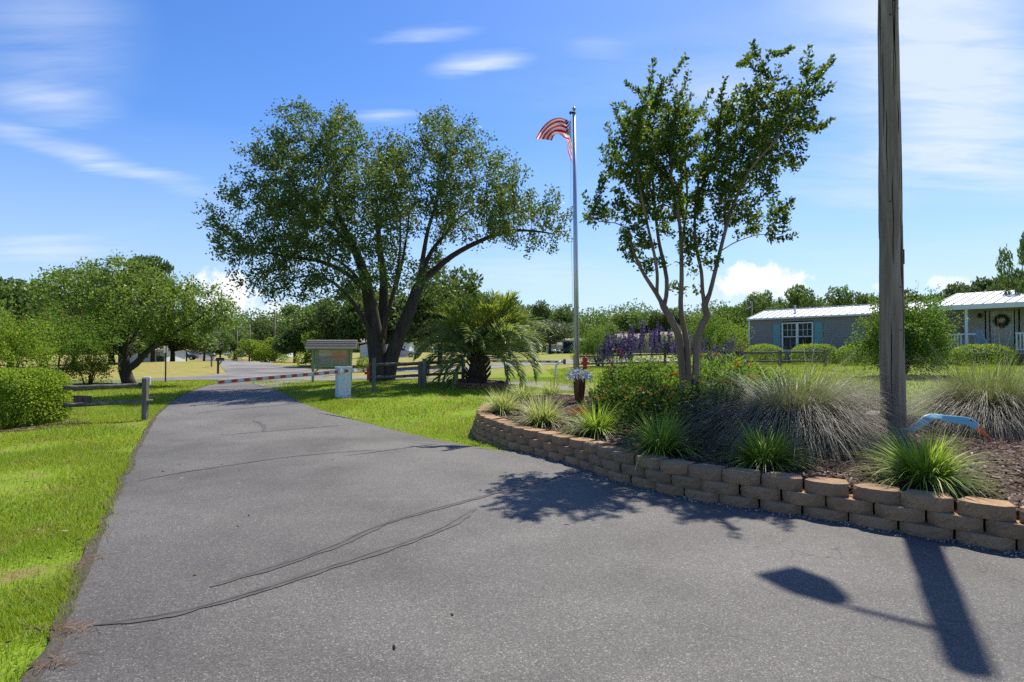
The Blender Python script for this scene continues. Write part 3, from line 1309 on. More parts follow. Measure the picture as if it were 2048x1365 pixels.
# ------------------------------------------------------------------ foliage materials
M_BARK = m_wood('grey_brown_bark', (.060, .046, .036), (.12, .098, .08), 'z', .95, 5, .9)
M_BARK_PALE = m_wood('smooth_tan_bark', (.20, .135, .085), (.34, .25, .17), 'z', .7, 3, .3)
M_PEAR = m_leaf('pear_leaf', [(0, (.036, .068, .018)), (.45, (.075, .128, .03)), (.8, (.135, .195, .048)), (.95, (.21, .26, .085)), (1, (.28, .25, .10))], .36, (.24, .34, .045), .50, .18)
M_PEAR2 = m_leaf('glossy_pear_leaf', [(0, (0.054, 0.108, 0.0216)), (.45, (0.108, 0.189, 0.0297)), (.8, (0.189, 0.27, 0.0473)), (.95, (0.297, 0.378, 0.0945)), (1, (0.405, 0.446, 0.189))], .36, (0.324, 0.459, 0.0405), .48, .22)
M_MYRTLE = m_leaf('crepe_myrtle_leaf', [(0, (.03, .064, .014)), (.5, (.064, .118, .021)), (.82, (.105, .16, .027)), (.93, (.19, .15, .045)), (1, (.28, .12, .045))], .38, (.26, .4, .035), .55, .15)
M_BUSH = m_leaf('shrub_leaf', [(0, (0.0405, 0.0945, 0.0135)), (.5, (0.081, 0.162, 0.0189)), (.85, (0.162, 0.257, 0.0338)), (1, (0.27, 0.351, 0.0675))], .34, (0.27, 0.432, 0.0405), .55, .14)
M_YELLOW = m_leaf('yellow_green_leaf', [(0, (0.065, 0.13, 0.013)), (.5, (0.143, 0.247, 0.0208)), (.85, (0.26, 0.351, 0.039)), (1, (0.39, 0.325, 0.065))], .4, (0.39, 0.546, 0.039), .55, .14)
M_AUTUMN = m_leaf('orange_tipped_leaf', [(0, (.05, .10, .012)), (.5, (.11, .18, .018)), (.82, (.20, .25, .03)), (.92, (.32, .24, .04)), (1, (.45, .17, .04))], .38, (.34, .38, .03), .5, .25)
M_TIP = m_leaf('rusty_tip_leaf', [(0, (.10, .13, .02)), (.4, (.24, .20, .03)), (.8, (.40, .18, .04)), (1, (.48, .14, .04))], .38, (.42, .3, .03), .5, .25)
M_FAR = m_leaf('distant_leaf', [(0, (0.056, 0.104, 0.0224)), (.5, (0.104, 0.176, 0.0352)), (1, (0.192, 0.272, 0.064))], .3, (0.256, 0.384, 0.048), .5, .3)
M_FAR_DARK = m_leaf('distant_dark_leaf', [(0, (.045, .085, .026)), (.5, (.085, .135, .036)), (1, (.16, .21, .06))], .28, (.2, .3, .05), .6, .15)
M_FAR_GREY = m_leaf('distant_greyish_leaf', [(0, (0.0675, 0.0878, 0.0473)), (.5, (0.115, 0.142, 0.0743)), (1, (0.189, 0.216, 0.115))], .25, (0.189, 0.243, 0.081), .5, .35)
M_RED = m_leaf('red_leaf', [(0, (.10, .018, .014)), (.5, (.2, .04, .025)), (1, (.34, .1, .04))], .3, (.35, .08, .03), .45, .35)


M_BOX = m_leaf('boxwood_leaf', [(0, (.07, .15, .014)), (.5, (.17, .29, .022)), (.85, (.32, .42, .045)), (1, (.5, .5, .10))], .42, (.46, .62, .045), .5, .18)


def grow(name, label, cat, sk, lobes, n_att, step, infl, kill, iters, bark, leaf, per, lsz, spread, rtw, base, seed, up=.03, group=None, droop=0, maxn=9000, tip=.006):
    r = np.random.default_rng(seed)
    att = lobes_points(lobes, n_att, r)
    P, par = colonize(sk, att, step, infl, kill, iters, up, r, maxn)
    mb, rad, ch = limb_mesh(P, par, sk.rmin, tip)
    root = thing(name, label, cat, base, 0, group)
    b = Vector(base)
    mb.v = [(v[0] - b.x, v[1] - b.y, v[2] - b.z) for v in mb.v]
    mb.obj('trunk', bark, root, smooth=True)
    nb = len(sk.P)
    idx = np.array([i for i in range(nb, len(P)) if rad[i] < rtw])
    cl = np.sin(P[idx][:, 0] * 2.9 + seed) + np.sin(P[idx][:, 1] * 2.7 + 1.3 * seed) + np.sin(P[idx][:, 2] * 3.3 + .7 * seed)
    pr = np.clip(.72 + .34 * cl, .16, 1.0)
    ends = np.array([not ch[i] for i in idx])
    pr = np.where(ends, np.maximum(pr, .55), pr)
    idx = idx[r.random(len(idx)) < pr]
    C = np.repeat(P[idx], per, 0)
    dirs = np.repeat(P[idx] - P[par[idx]], per, 0)
    C = C + r.normal(size=C.shape) * spread + unit(dirs) * (r.random((len(C), 1)) - .3) * step
    T = unit(dirs) * .5 + r.normal(size=C.shape) * .8 + np.array([0, 0, .1 - droop])
    V, Fq = leaf_quads(C, T, lsz * (.7 + .6 * r.random(len(C))), lsz * .62 * (.8 + .4 * r.random(len(C))), .16, r)
    npmesh('crown', V - np.array(base), Fq, leaf, root)
    return root, len(C)


# ------------------------------------------------------------------ the big ornamental pear beside the gate
YP = 23.9
TP = lambda x, y, d=0: atY(x, y, YP + d)
KP = YP / F
base = TP(762, 762)
base.z = Hs(base.x, base.y) - .05
sk = Skel()
s0 = sk.path([TP(760, 768), TP(758, 730), TP(752, 690), TP(745, 645, -.1), TP(737, 590, -.2), TP(722, 530, -.3), TP(695, 470, -.4), TP(668, 410, -.5)], .44, .06)
sk.path([TP(757, 700), TP(765, 640, .5), TP(768, 570, .6), TP(760, 500, .8), TP(755, 430, 1.0), TP(752, 380, 1.0)], .28, .04, join=True)
sk.path([TP(774, 768), TP(784, 715), TP(800, 668), TP(818, 625, .1), TP(836, 575, .2)], .32, .22)
sk.path([TP(836, 575, .2), TP(865, 545, .1), TP(905, 512, 0), TP(955, 485, -.2), TP(1010, 464, -.3), TP(1062, 462, -.3), TP(1105, 468, -.3)], .15, .03, join=True)
sk.path([TP(836, 575, .2), TP(846, 540, .6), TP(865, 500, 1.0), TP(890, 470, 1.4), TP(915, 440, 1.6), TP(950, 415, 1.6)], .13, .03, join=True)
sk.path([TP(836, 575, .2), TP(845, 520, -.3), TP(856, 460, -.8), TP(872, 410, -1.0), TP(888, 350, -1.0)], .12, .03, join=True)
sk.path([TP(752, 690), TP(728, 640, -.6), TP(700, 598, -1.0), TP(668, 566, -1.3), TP(628, 552, -1.5), TP(590, 556, -1.6)], .12, .03, join=True)
sk.path([TP(737, 590, -.2), TP(710, 560, -.6), TP(676, 538, -.9), TP(636, 522, -1.0), TP(585, 515, -1.0), TP(530, 505, -.9), TP(480, 490, -.8)], .11, .025, join=True)
sk.path([TP(737, 590, -.2), TP(705, 545, .9), TP(665, 515, 1.5), TP(610, 490, 1.8), TP(560, 470, 1.9)], .09, .025, join=True)
sk.path([TP(722, 530, -.3), TP(690, 480, -1.0), TP(640, 430, -1.4), TP(600, 390, -1.5), TP(570, 340, -1.5)], .08, .025, join=True)
sk.path([TP(765, 640, .5), TP(790, 580, 1.3), TP(805, 520, 1.9), TP(815, 460, 2.2), TP(820, 400, 2.3)], .10, .025, join=True)
sk.path([TP(757, 700), TP(772, 640, -.8), TP(790, 570, -1.5), TP(800, 500, -2.0), TP(800, 430, -2.2)], .10, .025, join=True)
sk.path([TP(695, 470, -.4), TP(670, 400, .4), TP(640, 330, .8), TP(625, 270, .8)], .06, .02, join=True)


def lb(px, py, rx, ry, d=0, rd=None, w=1.0):
    return (TP(px, py, d), (rx * KP, rd or .85 * max(rx, ry) * KP, ry * KP), w)


lob = [lb(612, 320, 105, 105, .3, 2.0, 1.5), lb(690, 300, 62, 82, -.3, 1.7, .8), lb(612, 232, 26, 34, .3, .6, .16),
       lb(690, 235, 28, 26, -.2, .6, .13), lb(545, 300, 52, 56, .2, 1.2, .4), lb(525, 405, 78, 88, -.5, 1.8, .9),
       lb(470, 465, 58, 56, -.6, 1.4, .5), lb(540, 500, 85, 62, -.9, 1.8, .8), lb(600, 552, 62, 34, -1.4, 1.0, .3),
       lb(640, 430, 100, 95, -1.6, 1.6, 1.2), lb(640, 430, 100, 95, 1.8, 1.6, 1.0), lb(760, 420, 100, 110, 1.8, 1.5, 1.1),
       lb(770, 400, 85, 105, -2.0, 1.4, .9), lb(790, 330, 45, 50, .4, 1.2, .35), lb(905, 315, 92, 85, 0, 1.9, 1.15),
       lb(905, 262, 45, 40, .1, 1.0, .25), lb(860, 260, 30, 40, .2, 1.0, .2), lb(985, 370, 88, 78, 0, 1.8, .95), lb(1060, 420, 70, 52, -.2, 1.3, .5), lb(1110, 450, 42, 38, -.3, .8, .2),
       lb(1000, 440, 80, 36, .6, 1.2, .4), lb(1068, 485, 52, 25, -.3, .7, .16), lb(700, 520, 90, 50, -1.5, 1.2, .4),
       lb(560, 590, 40, 22, -1.5, .5, .1), lb(700, 585, 50, 28, 1.2, .8, .14), lb(900, 450, 60, 50, 1.8, 1.0, .4),
       lb(775, 335, 66, 66, .2, 1.3, .5), lb(825, 330, 40, 50, -.6, 1.0, .25), lb(960, 420, 110, 60, -1.3, 1.0, .6), lb(1030, 425, 75, 45, .8, 1.0, .35), lb(900, 400, 80, 70, -1.6, 1.0, .4), lb(690, 560, 80, 34, -2.6, .8, .26), lb(810, 545, 60, 40, -2.6, .8, .22), lb(530, 560, 70, 34, -.8, 1.0, .26), lb(600, 585, 40, 22, -1.4, .5, .10), lb(1040, 470, 60, 26, .4, .9, .2), lb(870, 560, 45, 60, 2.2, .9, .3), lb(900, 590, 40, 45, 2.4, .8, .22), lb(965, 480, 30, 22, 0, .5, .06)]
grow('pear_tree', 'large spreading multi-stemmed shade tree standing beside the white gate cabinet', 'tree', sk, lob, 330, .24, 1.5, .34, 95, M_BARK, M_PEAR, 31, .122, .12, .030, base, 3)

# ------------------------------------------------------------------ crepe myrtle in the bed
YC = 9.1
TC = lambda X, Y, d=0: atY(1150 + X / 2.007, 60 + Y / 2.007, YC + d)
KC = YC / F / 2.007
base = TC(455, 1585)
base.z = float(HBED(base.x, base.y)) - .03
sk = Skel()
st = .11
sk.path([TC(448, 1600, .05), TC(425, 1290, .02), TC(405, 1200), TC(380, 1150), TC(356, 1112)], .062, .055, st)
sk.path([TC(356, 1112), TC(328, 1060), TC(295, 1010), TC(268, 965, -.1), TC(235, 890, -.2), TC(215, 800, -.2)], .038, .015, st, join=True)
sk.path([TC(356, 1112), TC(366, 1070, .1), TC(368, 1000, .15), TC(352, 920, .2), TC(335, 840, .3), TC(320, 700, .4), TC(310, 560, .4), TC(312, 380, .4)], .036, .012, st, join=True)
sk.path([TC(318, 1050), TC(330, 980, -.2), TC(318, 900, -.3), TC(290, 780, -.4), TC(262, 640, -.5), TC(240, 500, -.5)], .026, .012, st, join=True)
sk.path([TC(462, 1600), TC(452, 1300), TC(442, 1220), TC(428, 1150), TC(424, 1090), TC(428, 1000), TC(426, 880), TC(420, 780, -.1), TC(402, 690, -.2), TC(385, 580, -.3), TC(385, 420, -.3)], .056, .014, st)
sk.path([TC(426, 880), TC(440, 780, .3), TC(450, 660, .5), TC(440, 500, .5), TC(430, 330, .5)], .024, .010, st, join=True)
sk.path([TC(478, 1600), TC(488, 1300), TC(496, 1225), TC(512, 1180), TC(530, 1148), TC(520, 1105)], .058, .055, st)
sk.path([TC(520, 1105), TC(512, 1050), TC(507, 970, .1), TC(490, 890, .2), TC(480, 800, .3), TC(490, 650, .4), TC(520, 500, .4), TC(560, 380, .4)], .03, .012, st, join=True)
sk.path([TC(520, 1105), TC(540, 1060), TC(560, 980), TC(582, 890, -.1), TC(605, 800, -.1), TC(625, 730, -.1), TC(655, 660, -.1), TC(690, 570, -.1), TC(740, 480, -.1), TC(800, 380, -.1)], .036, .012, st, join=True)
sk.path([TC(605, 800, -.1), TC(600, 700, .3), TC(620, 590, .6), TC(640, 450, .6), TC(660, 300, .5)], .022, .010, st, join=True)
sk.path([TC(625, 730), TC(660, 640, -.5), TC(720, 540, -.8), TC(800, 450, -.9), TC(880, 340, -.8)], .022, .010, st, join=True)
sk.path([TC(582, 890), TC(650, 850, .2), TC(740, 822, .3), TC(830, 822, .3)], .010, .006, st, join=True)
sk.path([TC(215, 800), TC(160, 775, .1), TC(100, 770, .1), TC(60, 745, .1)], .010, .006, st, join=True)


def lc(px, py, rx, ry, d=0, rd=None, w=1.0):
    return (TC(px, py, d), (rx * KC, rd or .9 * rx * KC, ry * KC), w)


lob = [lc(240, 480, 105, 180, -.3, .65, .9), lc(330, 420, 95, 200, .3, .7, .95), lc(420, 480, 90, 190, -.1, .7, .8), lc(300, 680, 110, 120, 0, .8, .6),
       lc(170, 560, 70, 110, .2, .5, .3), lc(130, 720, 95, 55, .1, .45, .26), lc(250, 850, 85, 90, -.2, .5, .32), lc(420, 720, 90, 130, .2, .7, .45), lc(250, 910, 60, 40, -.1, .35, .10),
       lc(600, 440, 100, 180, .3, .7, .9), lc(690, 400, 90, 190, -.2, .7, .8), lc(800, 370, 110, 150, 0, .65, .7), lc(900, 300, 90, 130, -.1, .5, .4),
       lc(560, 640, 90, 130, 0, .75, .55), lc(700, 600, 120, 100, 0, .7, .5), lc(850, 510, 80, 80, 0, .5, .25), lc(690, 760, 100, 70, .1, .5, .25), lc(780, 820, 85, 28, .3, .3, .11), lc(800, 720, 80, 28, .2, .3, .09),
       lc(430, 1050, 55, 42, .05, .25, .07), lc(430, 950, 55, 60, 0, .3, .07), lc(540, 930, 60, 60, 0, .3, .08), lc(470, 860, 90, 60, 0, .5, .2), lc(310, 960, 60, 40, 0, .3, .06), lc(330, 1080, 30, 25, 0, .2, .02)]
att_seed = 5
r5 = np.random.default_rng(att_seed)
att = lobes_points(lob, 360, r5)
P, par = colonize(sk, att, .105, .7, .17, 70, .10, r5, 7500)
# upright leafy shoots standing out of the crown
tips = [(205, 215), (190, 300), (315, 125), (345, 190), (445, 115), (455, 180), (465, 260), (255, 250), (715, 55), (660, 140), (730, 190), (690, 110), (600, 200), (550, 250), (780, 90), (820, 150), (870, 70), (940, 75), (905, 130), (1035, 115), (1000, 150), (985, 220), (1030, 225), (1030, 365), (985, 385), (950, 300), (130, 390), (105, 470), (40, 670), (55, 745), (105, 590), (875, 680), (880, 825), (840, 720), (160, 300), (390, 215), (520, 330), (960, 160)]
shoots = []
for i, (X_, Y_) in enumerate(tips):
    e = np.array(TC(X_, Y_, r5.normal() * .35))
    j = np.argmin(((P - e) ** 2).sum(1) + 3 * np.maximum(0, P[:, 2] - e[2] + .25) ** 2)
    a = P[j]
    n_ = max(3, int(np.linalg.norm(e - a) / .055))
    last = j
    for k in range(1, n_ + 1):
        t = k / n_
        q = a + (e - a) * t + np.array([0, 0, -.10 * math.sin(t * math.pi)]) * .6
        P = np.vstack([P, q])
        par = np.append(par, last)
        last = len(P) - 1
        shoots.append(last)
mb, rad, ch = limb_mesh(P, par, sk.rmin, .0035)
root = thing('crepe_myrtle_tree', 'tall three-stemmed crepe myrtle rising from the flower bed with upright leafy shoots', 'tree', base)
mb.v = [(v[0] - base.x, v[1] - base.y, v[2] - base.z) for v in mb.v]
mb.obj('trunk', M_BARK_PALE, root, smooth=True)
nb = len(sk.P)
ss_ = set(shoots)
idx = np.array([i for i in range(nb, len(P)) if rad[i] < .016])
per = np.array([13 if i in ss_ else 26 for i in idx])
C = np.repeat(P[idx], per, 0)
D = unit(np.repeat(P[idx] - P[par[idx]], per, 0))
thin = np.repeat(np.where(per == 13, .5, 1.0), per)[:, None]
C = C + r5.normal(size=C.shape) * .036 * thin + D * (r5.random((len(C), 1)) - .5) * .10 * thin
A = r5.normal(size=C.shape)
perp = unit(A - D * (A * D).sum(1, keepdims=True))
T = perp * .85 + D * .45 + np.array([0, 0, .12])
V, Fq = leaf_quads(C, T, .066 * (.65 + .6 * r5.random(len(C))), .038 * (.8 + .4 * r5.random(len(C))), .12, r5)
npmesh('crown', V - np.array(base), Fq, M_MYRTLE, root)

# ------------------------------------------------------------------ left pear tree
YL = 27.3
TP = lambda x, y, d=0: atY(x, y, YL + d)
KP = YL / F
base = TP(262, 772)
base.z = Hs(base.x, base.y) - .05
sk = Skel()
sk.path([TP(262, 776), TP(250, 742), TP(248, 715), TP(246, 690), TP(244, 650), TP(240, 600), TP(230, 560)], .30, .04)
sk.path([TP(250, 742), TP(272, 728), TP(292, 706), TP(318, 684, -.4), TP(352, 664, -.6), TP(395, 640, -.8)], .17, .03, join=True)
sk.path([TP(248, 715), TP(225, 690, -.4), TP(195, 665, -.8), TP(160, 640, -1)], .15, .03, join=True)
sk.path([TP(248, 715), TP(270, 670, .8), TP(295, 630, 1.2), TP(320, 590, 1.4)], .11, .03, join=True)
sk.path([TP(246, 690), TP(220, 640, 1), TP(190, 600, 1.5), TP(165, 570, 1.6)], .10, .03, join=True)
sk.path([TP(248, 715), TP(255, 670, -1), TP(270, 630, -1.8), TP(285, 600, -2.2)], .10, .03, join=True)
lob = [lb(185, 585, 82, 62, 0, 2.4, 1.0), lb(255, 575, 85, 58, 0, 2.4, 1.0), lb(150, 560, 52, 42, .3, 1.6, .4), lb(215, 548, 60, 34, .2, 1.5, .4), lb(120, 620, 48, 50, 0, 1.6, .4), lb(250, 625, 110, 50, -1.6, 1.5, .9), lb(330, 630, 80, 50, -.4, 2.0, .7),
       lb(400, 622, 62, 42, -.5, 1.5, .5), lb(445, 625, 32, 28, -.5, .8, .15), lb(340, 590, 70, 38, .6, 1.6, .5), lb(410, 595, 40, 22, -.3, .9, .2), lb(250, 620, 110, 50, 2.0, 1.5, .8), lb(385, 660, 42, 22, -.7, .8, .16), lb(170, 655, 60, 26, -1, 1, .25)]
grow('shade_tree', 'medium dense round-crowned tree with glossy leaves on the lawn behind the two-rail post', 'tree', sk, lob, 430, .26, 1.6, .36, 80, M_BARK, M_PEAR2, 34, .13, .15, .03, base, 8)


# ------------------------------------------------------------------ shrubs
def shrub(name, label, cat, base, rx, ry, h, n, ls, leaf, seed, lump=.18, box=0.0, shell=.30, stems=7, z0=.08, group=None, aspect=.6, up=.25, bark=None, tips=(), tip_n=30, tip_leaf=None, cover=0.0, lift=0.0):
    r = np.random.default_rng(seed)
    root = thing(name, label, cat, base, 0, group)
    d = unit(r.normal(size=(n, 3)))
    d[:, 2] = np.where(d[:, 2] < 0, d[:, 2] * (.9 if box else .45), d[:, 2])
    d = unit(d)
    q = 1 - shell * r.random(n) ** 1.5
    ph = r.random(12) * 6.28
    lm = 1 + lump * (np.sin(d[:, 0] * 5 + ph[0]) * np.sin(d[:, 1] * 5 + ph[1]) + .7 * np.sin(d[:, 0] * 9 + d[:, 2] * 7 + ph[2]) * np.sin(d[:, 1] * 8 + ph[3]))
    if box:
        m = (np.abs(d) ** (2 + box * 4)).sum(1) ** (1 / (2 + box * 4))
        lm = lm / m
    C = d * (q * lm)[:, None] * np.array([rx, ry, h * .55]) + np.array([0, 0, h * .46])
    if lift:
        C[:, 2] = h * (.5 + lift * .5) + (C[:, 2] - h * .46) / .55 * (1 - lift) * .5
    C[:, 2] = np.maximum(C[:, 2], z0 * r.random(n) + .02)
    T = d * .6 + r.normal(size=(n, 3)) * .7 + np.array([0, 0, up])
    V, Fq = leaf_quads(C, T, ls * (.65 + .7 * r.random(n)), ls * aspect * (.8 + .4 * r.random(n)), .15, r)
    npmesh('foliage', V, Fq, leaf, root)
    mb = MB()
    for k in range(stems):
        a = r.random() * 6.28
        e = Vector((math.cos(a) * rx * .6, math.sin(a) * ry * .6, h * (.55 + .3 * r.random())))
        mb.tube([(math.cos(a) * .04, math.sin(a) * .04, -.05), (e.x * .45, e.y * .45, e.z * .5), e], [.012 * h + .006, .009 * h + .004, .003], 5)
    mb.obj('stem', bark or M_BARK, root, smooth=True)
    return root


def shoots_on(root, tips, n, ls, leaf, seed, base_h):
    """longer leafy shoots that stand out of a shrub"""
    r = np.random.default_rng(seed)
    C, T = [], []
    mb = MB()
    for e in tips:
        e = np.array(e)
        a = np.array([e[0] * .45, e[1] * .45, base_h])
        mb.tube([tuple(a), tuple((a + e) / 2 + np.array([0, 0, .05])), tuple(e)], [.012, .008, .003], 4)
        for k in range(n):
            t = (k + r.random()) / n
            c = a + (e - a) * t
            d = (e - a) / np.linalg.norm(e - a)
            s = r.normal(size=3)
            s = s - d * (s @ d)
            C.append(c + s * .03)
            T.append(s / np.linalg.norm(s) * .8 + d * .6)
    C, T = np.array(C), np.array(T)
    V, Fq = leaf_quads(C, T, ls * (.7 + .6 * r.random(len(C))), ls * .55, .12, r)
    fo = [c for c in root.children if c.name.startswith('foliage')][0]
    me = fo.data
    a = np.empty(len(me.vertices) * 3, np.float32)
    me.vertices.foreach_get('co', a)
    a = a.reshape(-1, 3)
    o = npmesh('foliage', np.vstack([a, V]), np.vstack([np.arange(len(a)).reshape(-1, 4), Fq + len(a)]), leaf)
    m0 = me.materials[0]
    fo.data = o.data
    bpy.data.objects.remove(o)
    if m0 is not leaf:
        me = fo.data
        me.materials.clear()
        me.materials.append(m0)
        me.materials.append(leaf)
        mi = np.zeros(len(me.polygons), np.int32)
        mi[len(a) // 4:] = 1
        me.polygons.foreach_set('material_index', mi)
    so = [c for c in root.children if c.name.startswith('stem')][0]
    mb.add([tuple(v.co) for v in so.data.vertices], [tuple(f.vertices) for f in so.data.polygons])
    o = mb.obj('stem', M_BARK, None, smooth=True)
    so.data = o.data
    bpy.data.objects.remove(o)


def ground_at(x, y, dz=0):
    return Vector((x, y, Hs(x, y) + dz))


# clipped hedge on the left, standing in a patch of bark
p = gnd(38, 852)
shrub('boxwood_shrub', 'big clipped rounded boxwood on the lawn at the end of the split-rail fence', 'shrub', ground_at((22 - 1024) / F * 12.2, 12.2), .82, .90, 1.12, 34000, .046, M_BOX, 21, .015, .55, .13, 10, .05, None, .72)
mb = MB()
for k in range(1):
    a = np.linspace(0, 2 * np.pi, 40, endpoint=False)
    rr_ = 1.18 + .10 * np.sin(a * 3 + 1) + .05 * np.sin(a * 7)
    cx, cy = (26 - 1024) / F * 12.1, 12.05
    vs = [(cx, cy, Hs(cx, cy) + .02)] + [(cx + math.cos(t) * q * 1.12, cy + math.sin(t) * q, Hs(cx + math.cos(t) * q * 1.12, cy + math.sin(t) * q) + .006) for t, q in zip(a, rr_)]
    mb.add(vs, [(0, i + 1, (i + 1) % 40 + 1) for i in range(40)])
struct(mb.obj('bark_patch', bpy.data.materials['bark_mulch']))
nn_ = 1500
a = rng.random(nn_) * 6.28
q = np.sqrt(rng.random(nn_)) * 1.2
PP = np.c_[cx + np.cos(a) * q * 1.12, cy + np.sin(a) * q, np.zeros(nn_)]
PP[:, 2] = H(PP[:, 0], PP[:, 1]) + .02
scatter_chips('bark_chips', PP, .03 + rng.random(nn_) * .05, .012, .006, bpy.data.materials['mulch_chip'], 0, .25)

# young crepe myrtles on the left
for i, (px, gy, Yd, rx, h, n, lf, lab, tl) in enumerate([
        (14, 792, 19.0, 1.12, 2.65, 9000, M_YELLOW, 'bright yellow-green bushy crepe myrtle right behind the clipped boxwood', 6),
        (112, 785, 22.5, 1.6, 3.0, 12000, M_BUSH, 'green bushy crepe myrtle with rusty orange tips beside the bark ring', 12),
        (176, 778, 24.0, .95, 1.55, 3800, M_AUTUMN, 'small low myrtle bush with yellow-orange leaves inside the brick ring', 5)]):
    x = (px - 1024) / F * Yd
    rt = shrub('crepe_myrtle_shrub', lab, 'shrub', ground_at(x, Yd), rx, rx, h, n, .075, lf, 30 + i, .38, 0, .6, 9, h * .32, 'young myrtles on the left lawn', lift=(.22, .30, .12)[i])
    r = np.random.default_rng(50 + i)
    shoots_on(rt, [(math.cos(a) * rx * .75 * q, math.sin(a) * rx * .75 * q, h * (.92 + .25 * z)) for a, q, z in r.random((tl, 3)) * np.array([6.28, 1, 1])], 30, .07, M_TIP if i == 1 else M_AUTUMN, 60 + i, h * .6)

# round clipped bushes in front of the grey house
for i, (px, Yd, rx, h, lab) in enumerate([(1528, 34, .98, 1.12, 'rounded clipped bush under the double window of the grey house, nearest the house corner'),
                                          (1628, 33, 1.15, 1.08, 'wide rounded clipped bush under the grey wall to the right of the double window'),
                                          (1716, 30.5, .92, 1.05, 'rounded clipped bush between the wide bush and the utility pole'),
                                          (1836, 29, 1.6, .98, 'low clipped bush in front of the white porch railing'),
                                          (1965, 27.6, 1.2, .95, 'low clipped bush below the porch door')]):
    x = (px - 1024) / F * Yd
    shrub('clipped_bush', lab, 'shrub', ground_at(x, Yd), rx, rx * .85, h, 6500, .06, M_BOX, 70 + i, .04, .18, .15, 6, .05, 'clipped bushes before the houses', .7)

# crepe myrtles behind the bed
for i, (px, Yd, rx, h, n, lf, lab, tl) in enumerate([
        (1806, 21.5, 1.45, 2.75, 22000, M_BUSH, 'broad yellow and orange tipped crepe myrtle behind the utility pole', 20),
        (1420, 33, 1.7, 3.0, 13000, M_BUSH, 'bright green crepe myrtle behind the leaning myrtle trunks, left of the grey house', 12),
        (1196, 38, 1.5, 2.5, 11000, M_BUSH, 'bright green crepe myrtle behind the rail fence next to the flagpole', 9)]):
    x = (px - 1024) / F * Yd
    rt = shrub('crepe_myrtle_shrub', lab, 'shrub', ground_at(x, Yd), rx, rx, h, n, .085, lf, 90 + i, .28, 0, .6, 9, h * .2, 'myrtle bushes behind the flower bed')
    r = np.random.default_rng(95 + i)
    tp = [(math.cos(a) * rx * .95 * q, math.sin(a) * rx * .95 * q, h * (.86 + .28 * z)) for a, q, z in r.random((tl, 3)) * np.array([6.28, 1, 1])]
    if i == 0:
        tp += [(2.05, -.5, 2.35), (1.9, -.6, 2.1), (1.7, -.3, 2.6), (1.6, -.8, 1.8), (-1.7, -.3, 2.2), (-1.6, -.4, 1.7), (1.3, 0, 3.3), (.6, 0, 3.4)]
    shoots_on(rt, tp, 34, .075, M_AUTUMN if i == 0 else lf, 98 + i, h * .55)
x = (1453 - 1024) / F * 37
shrub('barberry_shrub', 'dark red barberry bush at the left corner of the grey house', 'shrub', ground_at(x, 37), 1.2, 1.0, 1.55, 4500, .08, M_RED, 120, .2, 0, .5, 6, .1)
x = (1480 - 1024) / F * 41
shrub('tall_shrub', 'yellow-green rounded shrub behind the red barberry beside the grey house', 'shrub', ground_at(x, 42), 1.6, 1.5, 2.6, 5000, .11, M_YELLOW, 121, .15, 0, .4, 6, .1)
x = (745 - 1024) / F * 44
shrub('yellow_shrub', 'small bright shrub on the dry slope behind the large tree trunk', 'shrub', ground_at((728 - 1024) / F * 44, 44), .55, .5, 1.2, 1500, .09, M_YELLOW, 122, .2, 0, .4, 4, .1)

# ------------------------------------------------------------------ plants of the bed
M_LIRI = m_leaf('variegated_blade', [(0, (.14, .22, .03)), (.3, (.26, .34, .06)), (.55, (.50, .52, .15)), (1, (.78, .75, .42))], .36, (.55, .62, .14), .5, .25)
M_LIRI2 = m_leaf('green_lily_turf_blade', [(0, (.09, .18, .016)), (.45, (.19, .32, .026)), (.78, (.36, .46, .045)), (1, (.62, .62, .2))], .40, (.46, .62, .06), .45, .3)  # same plant; the deeper green of the shaded clumps is put into this colour


def clump(label, px, py, wpx, hm, n, mat, seed, cat='plant', name='lily_turf'):
    r = np.random.default_rng(seed)
    p = bed_pt(px, py)
    rad = wpx / 2 * p.y / F
    root = thing(name, label, cat, p, 0, 'grassy clumps along the bed edge')
    a = r.random(n) * 2 * np.pi
    q = np.sqrt(r.random(n)) * rad * .22
    B = np.c_[np.cos(a) * q, np.sin(a) * q, np.full(n, -.02)]
    az = a + r.normal(size=n) * .5
    out = r.random(n)
    L = hm * 1.38 * (.7 + .6 * r.random(n)) * (1 + .35 * out)
    V, Fq = blades(B, az, L, .013 + .007 * r.random(n), .08 + out * .75, .30 + out * 1.25, 5)
    npmesh('foliage', V, Fq, mat, root)
    # a few dry blades at the foot
    m = n // 10
    a = r.random(m) * 2 * np.pi
    V, Fq = blades(np.c_[np.cos(a) * rad * .15, np.sin(a) * rad * .15, np.full(m, .0)], a, hm * (.8 + .4 * r.random(m)), np.full(m, .008), np.full(m, 1.1), .5 + .4 * r.random(m), 3)
    npmesh('dry_blade', V, Fq, M_STRAW, root)
    return root


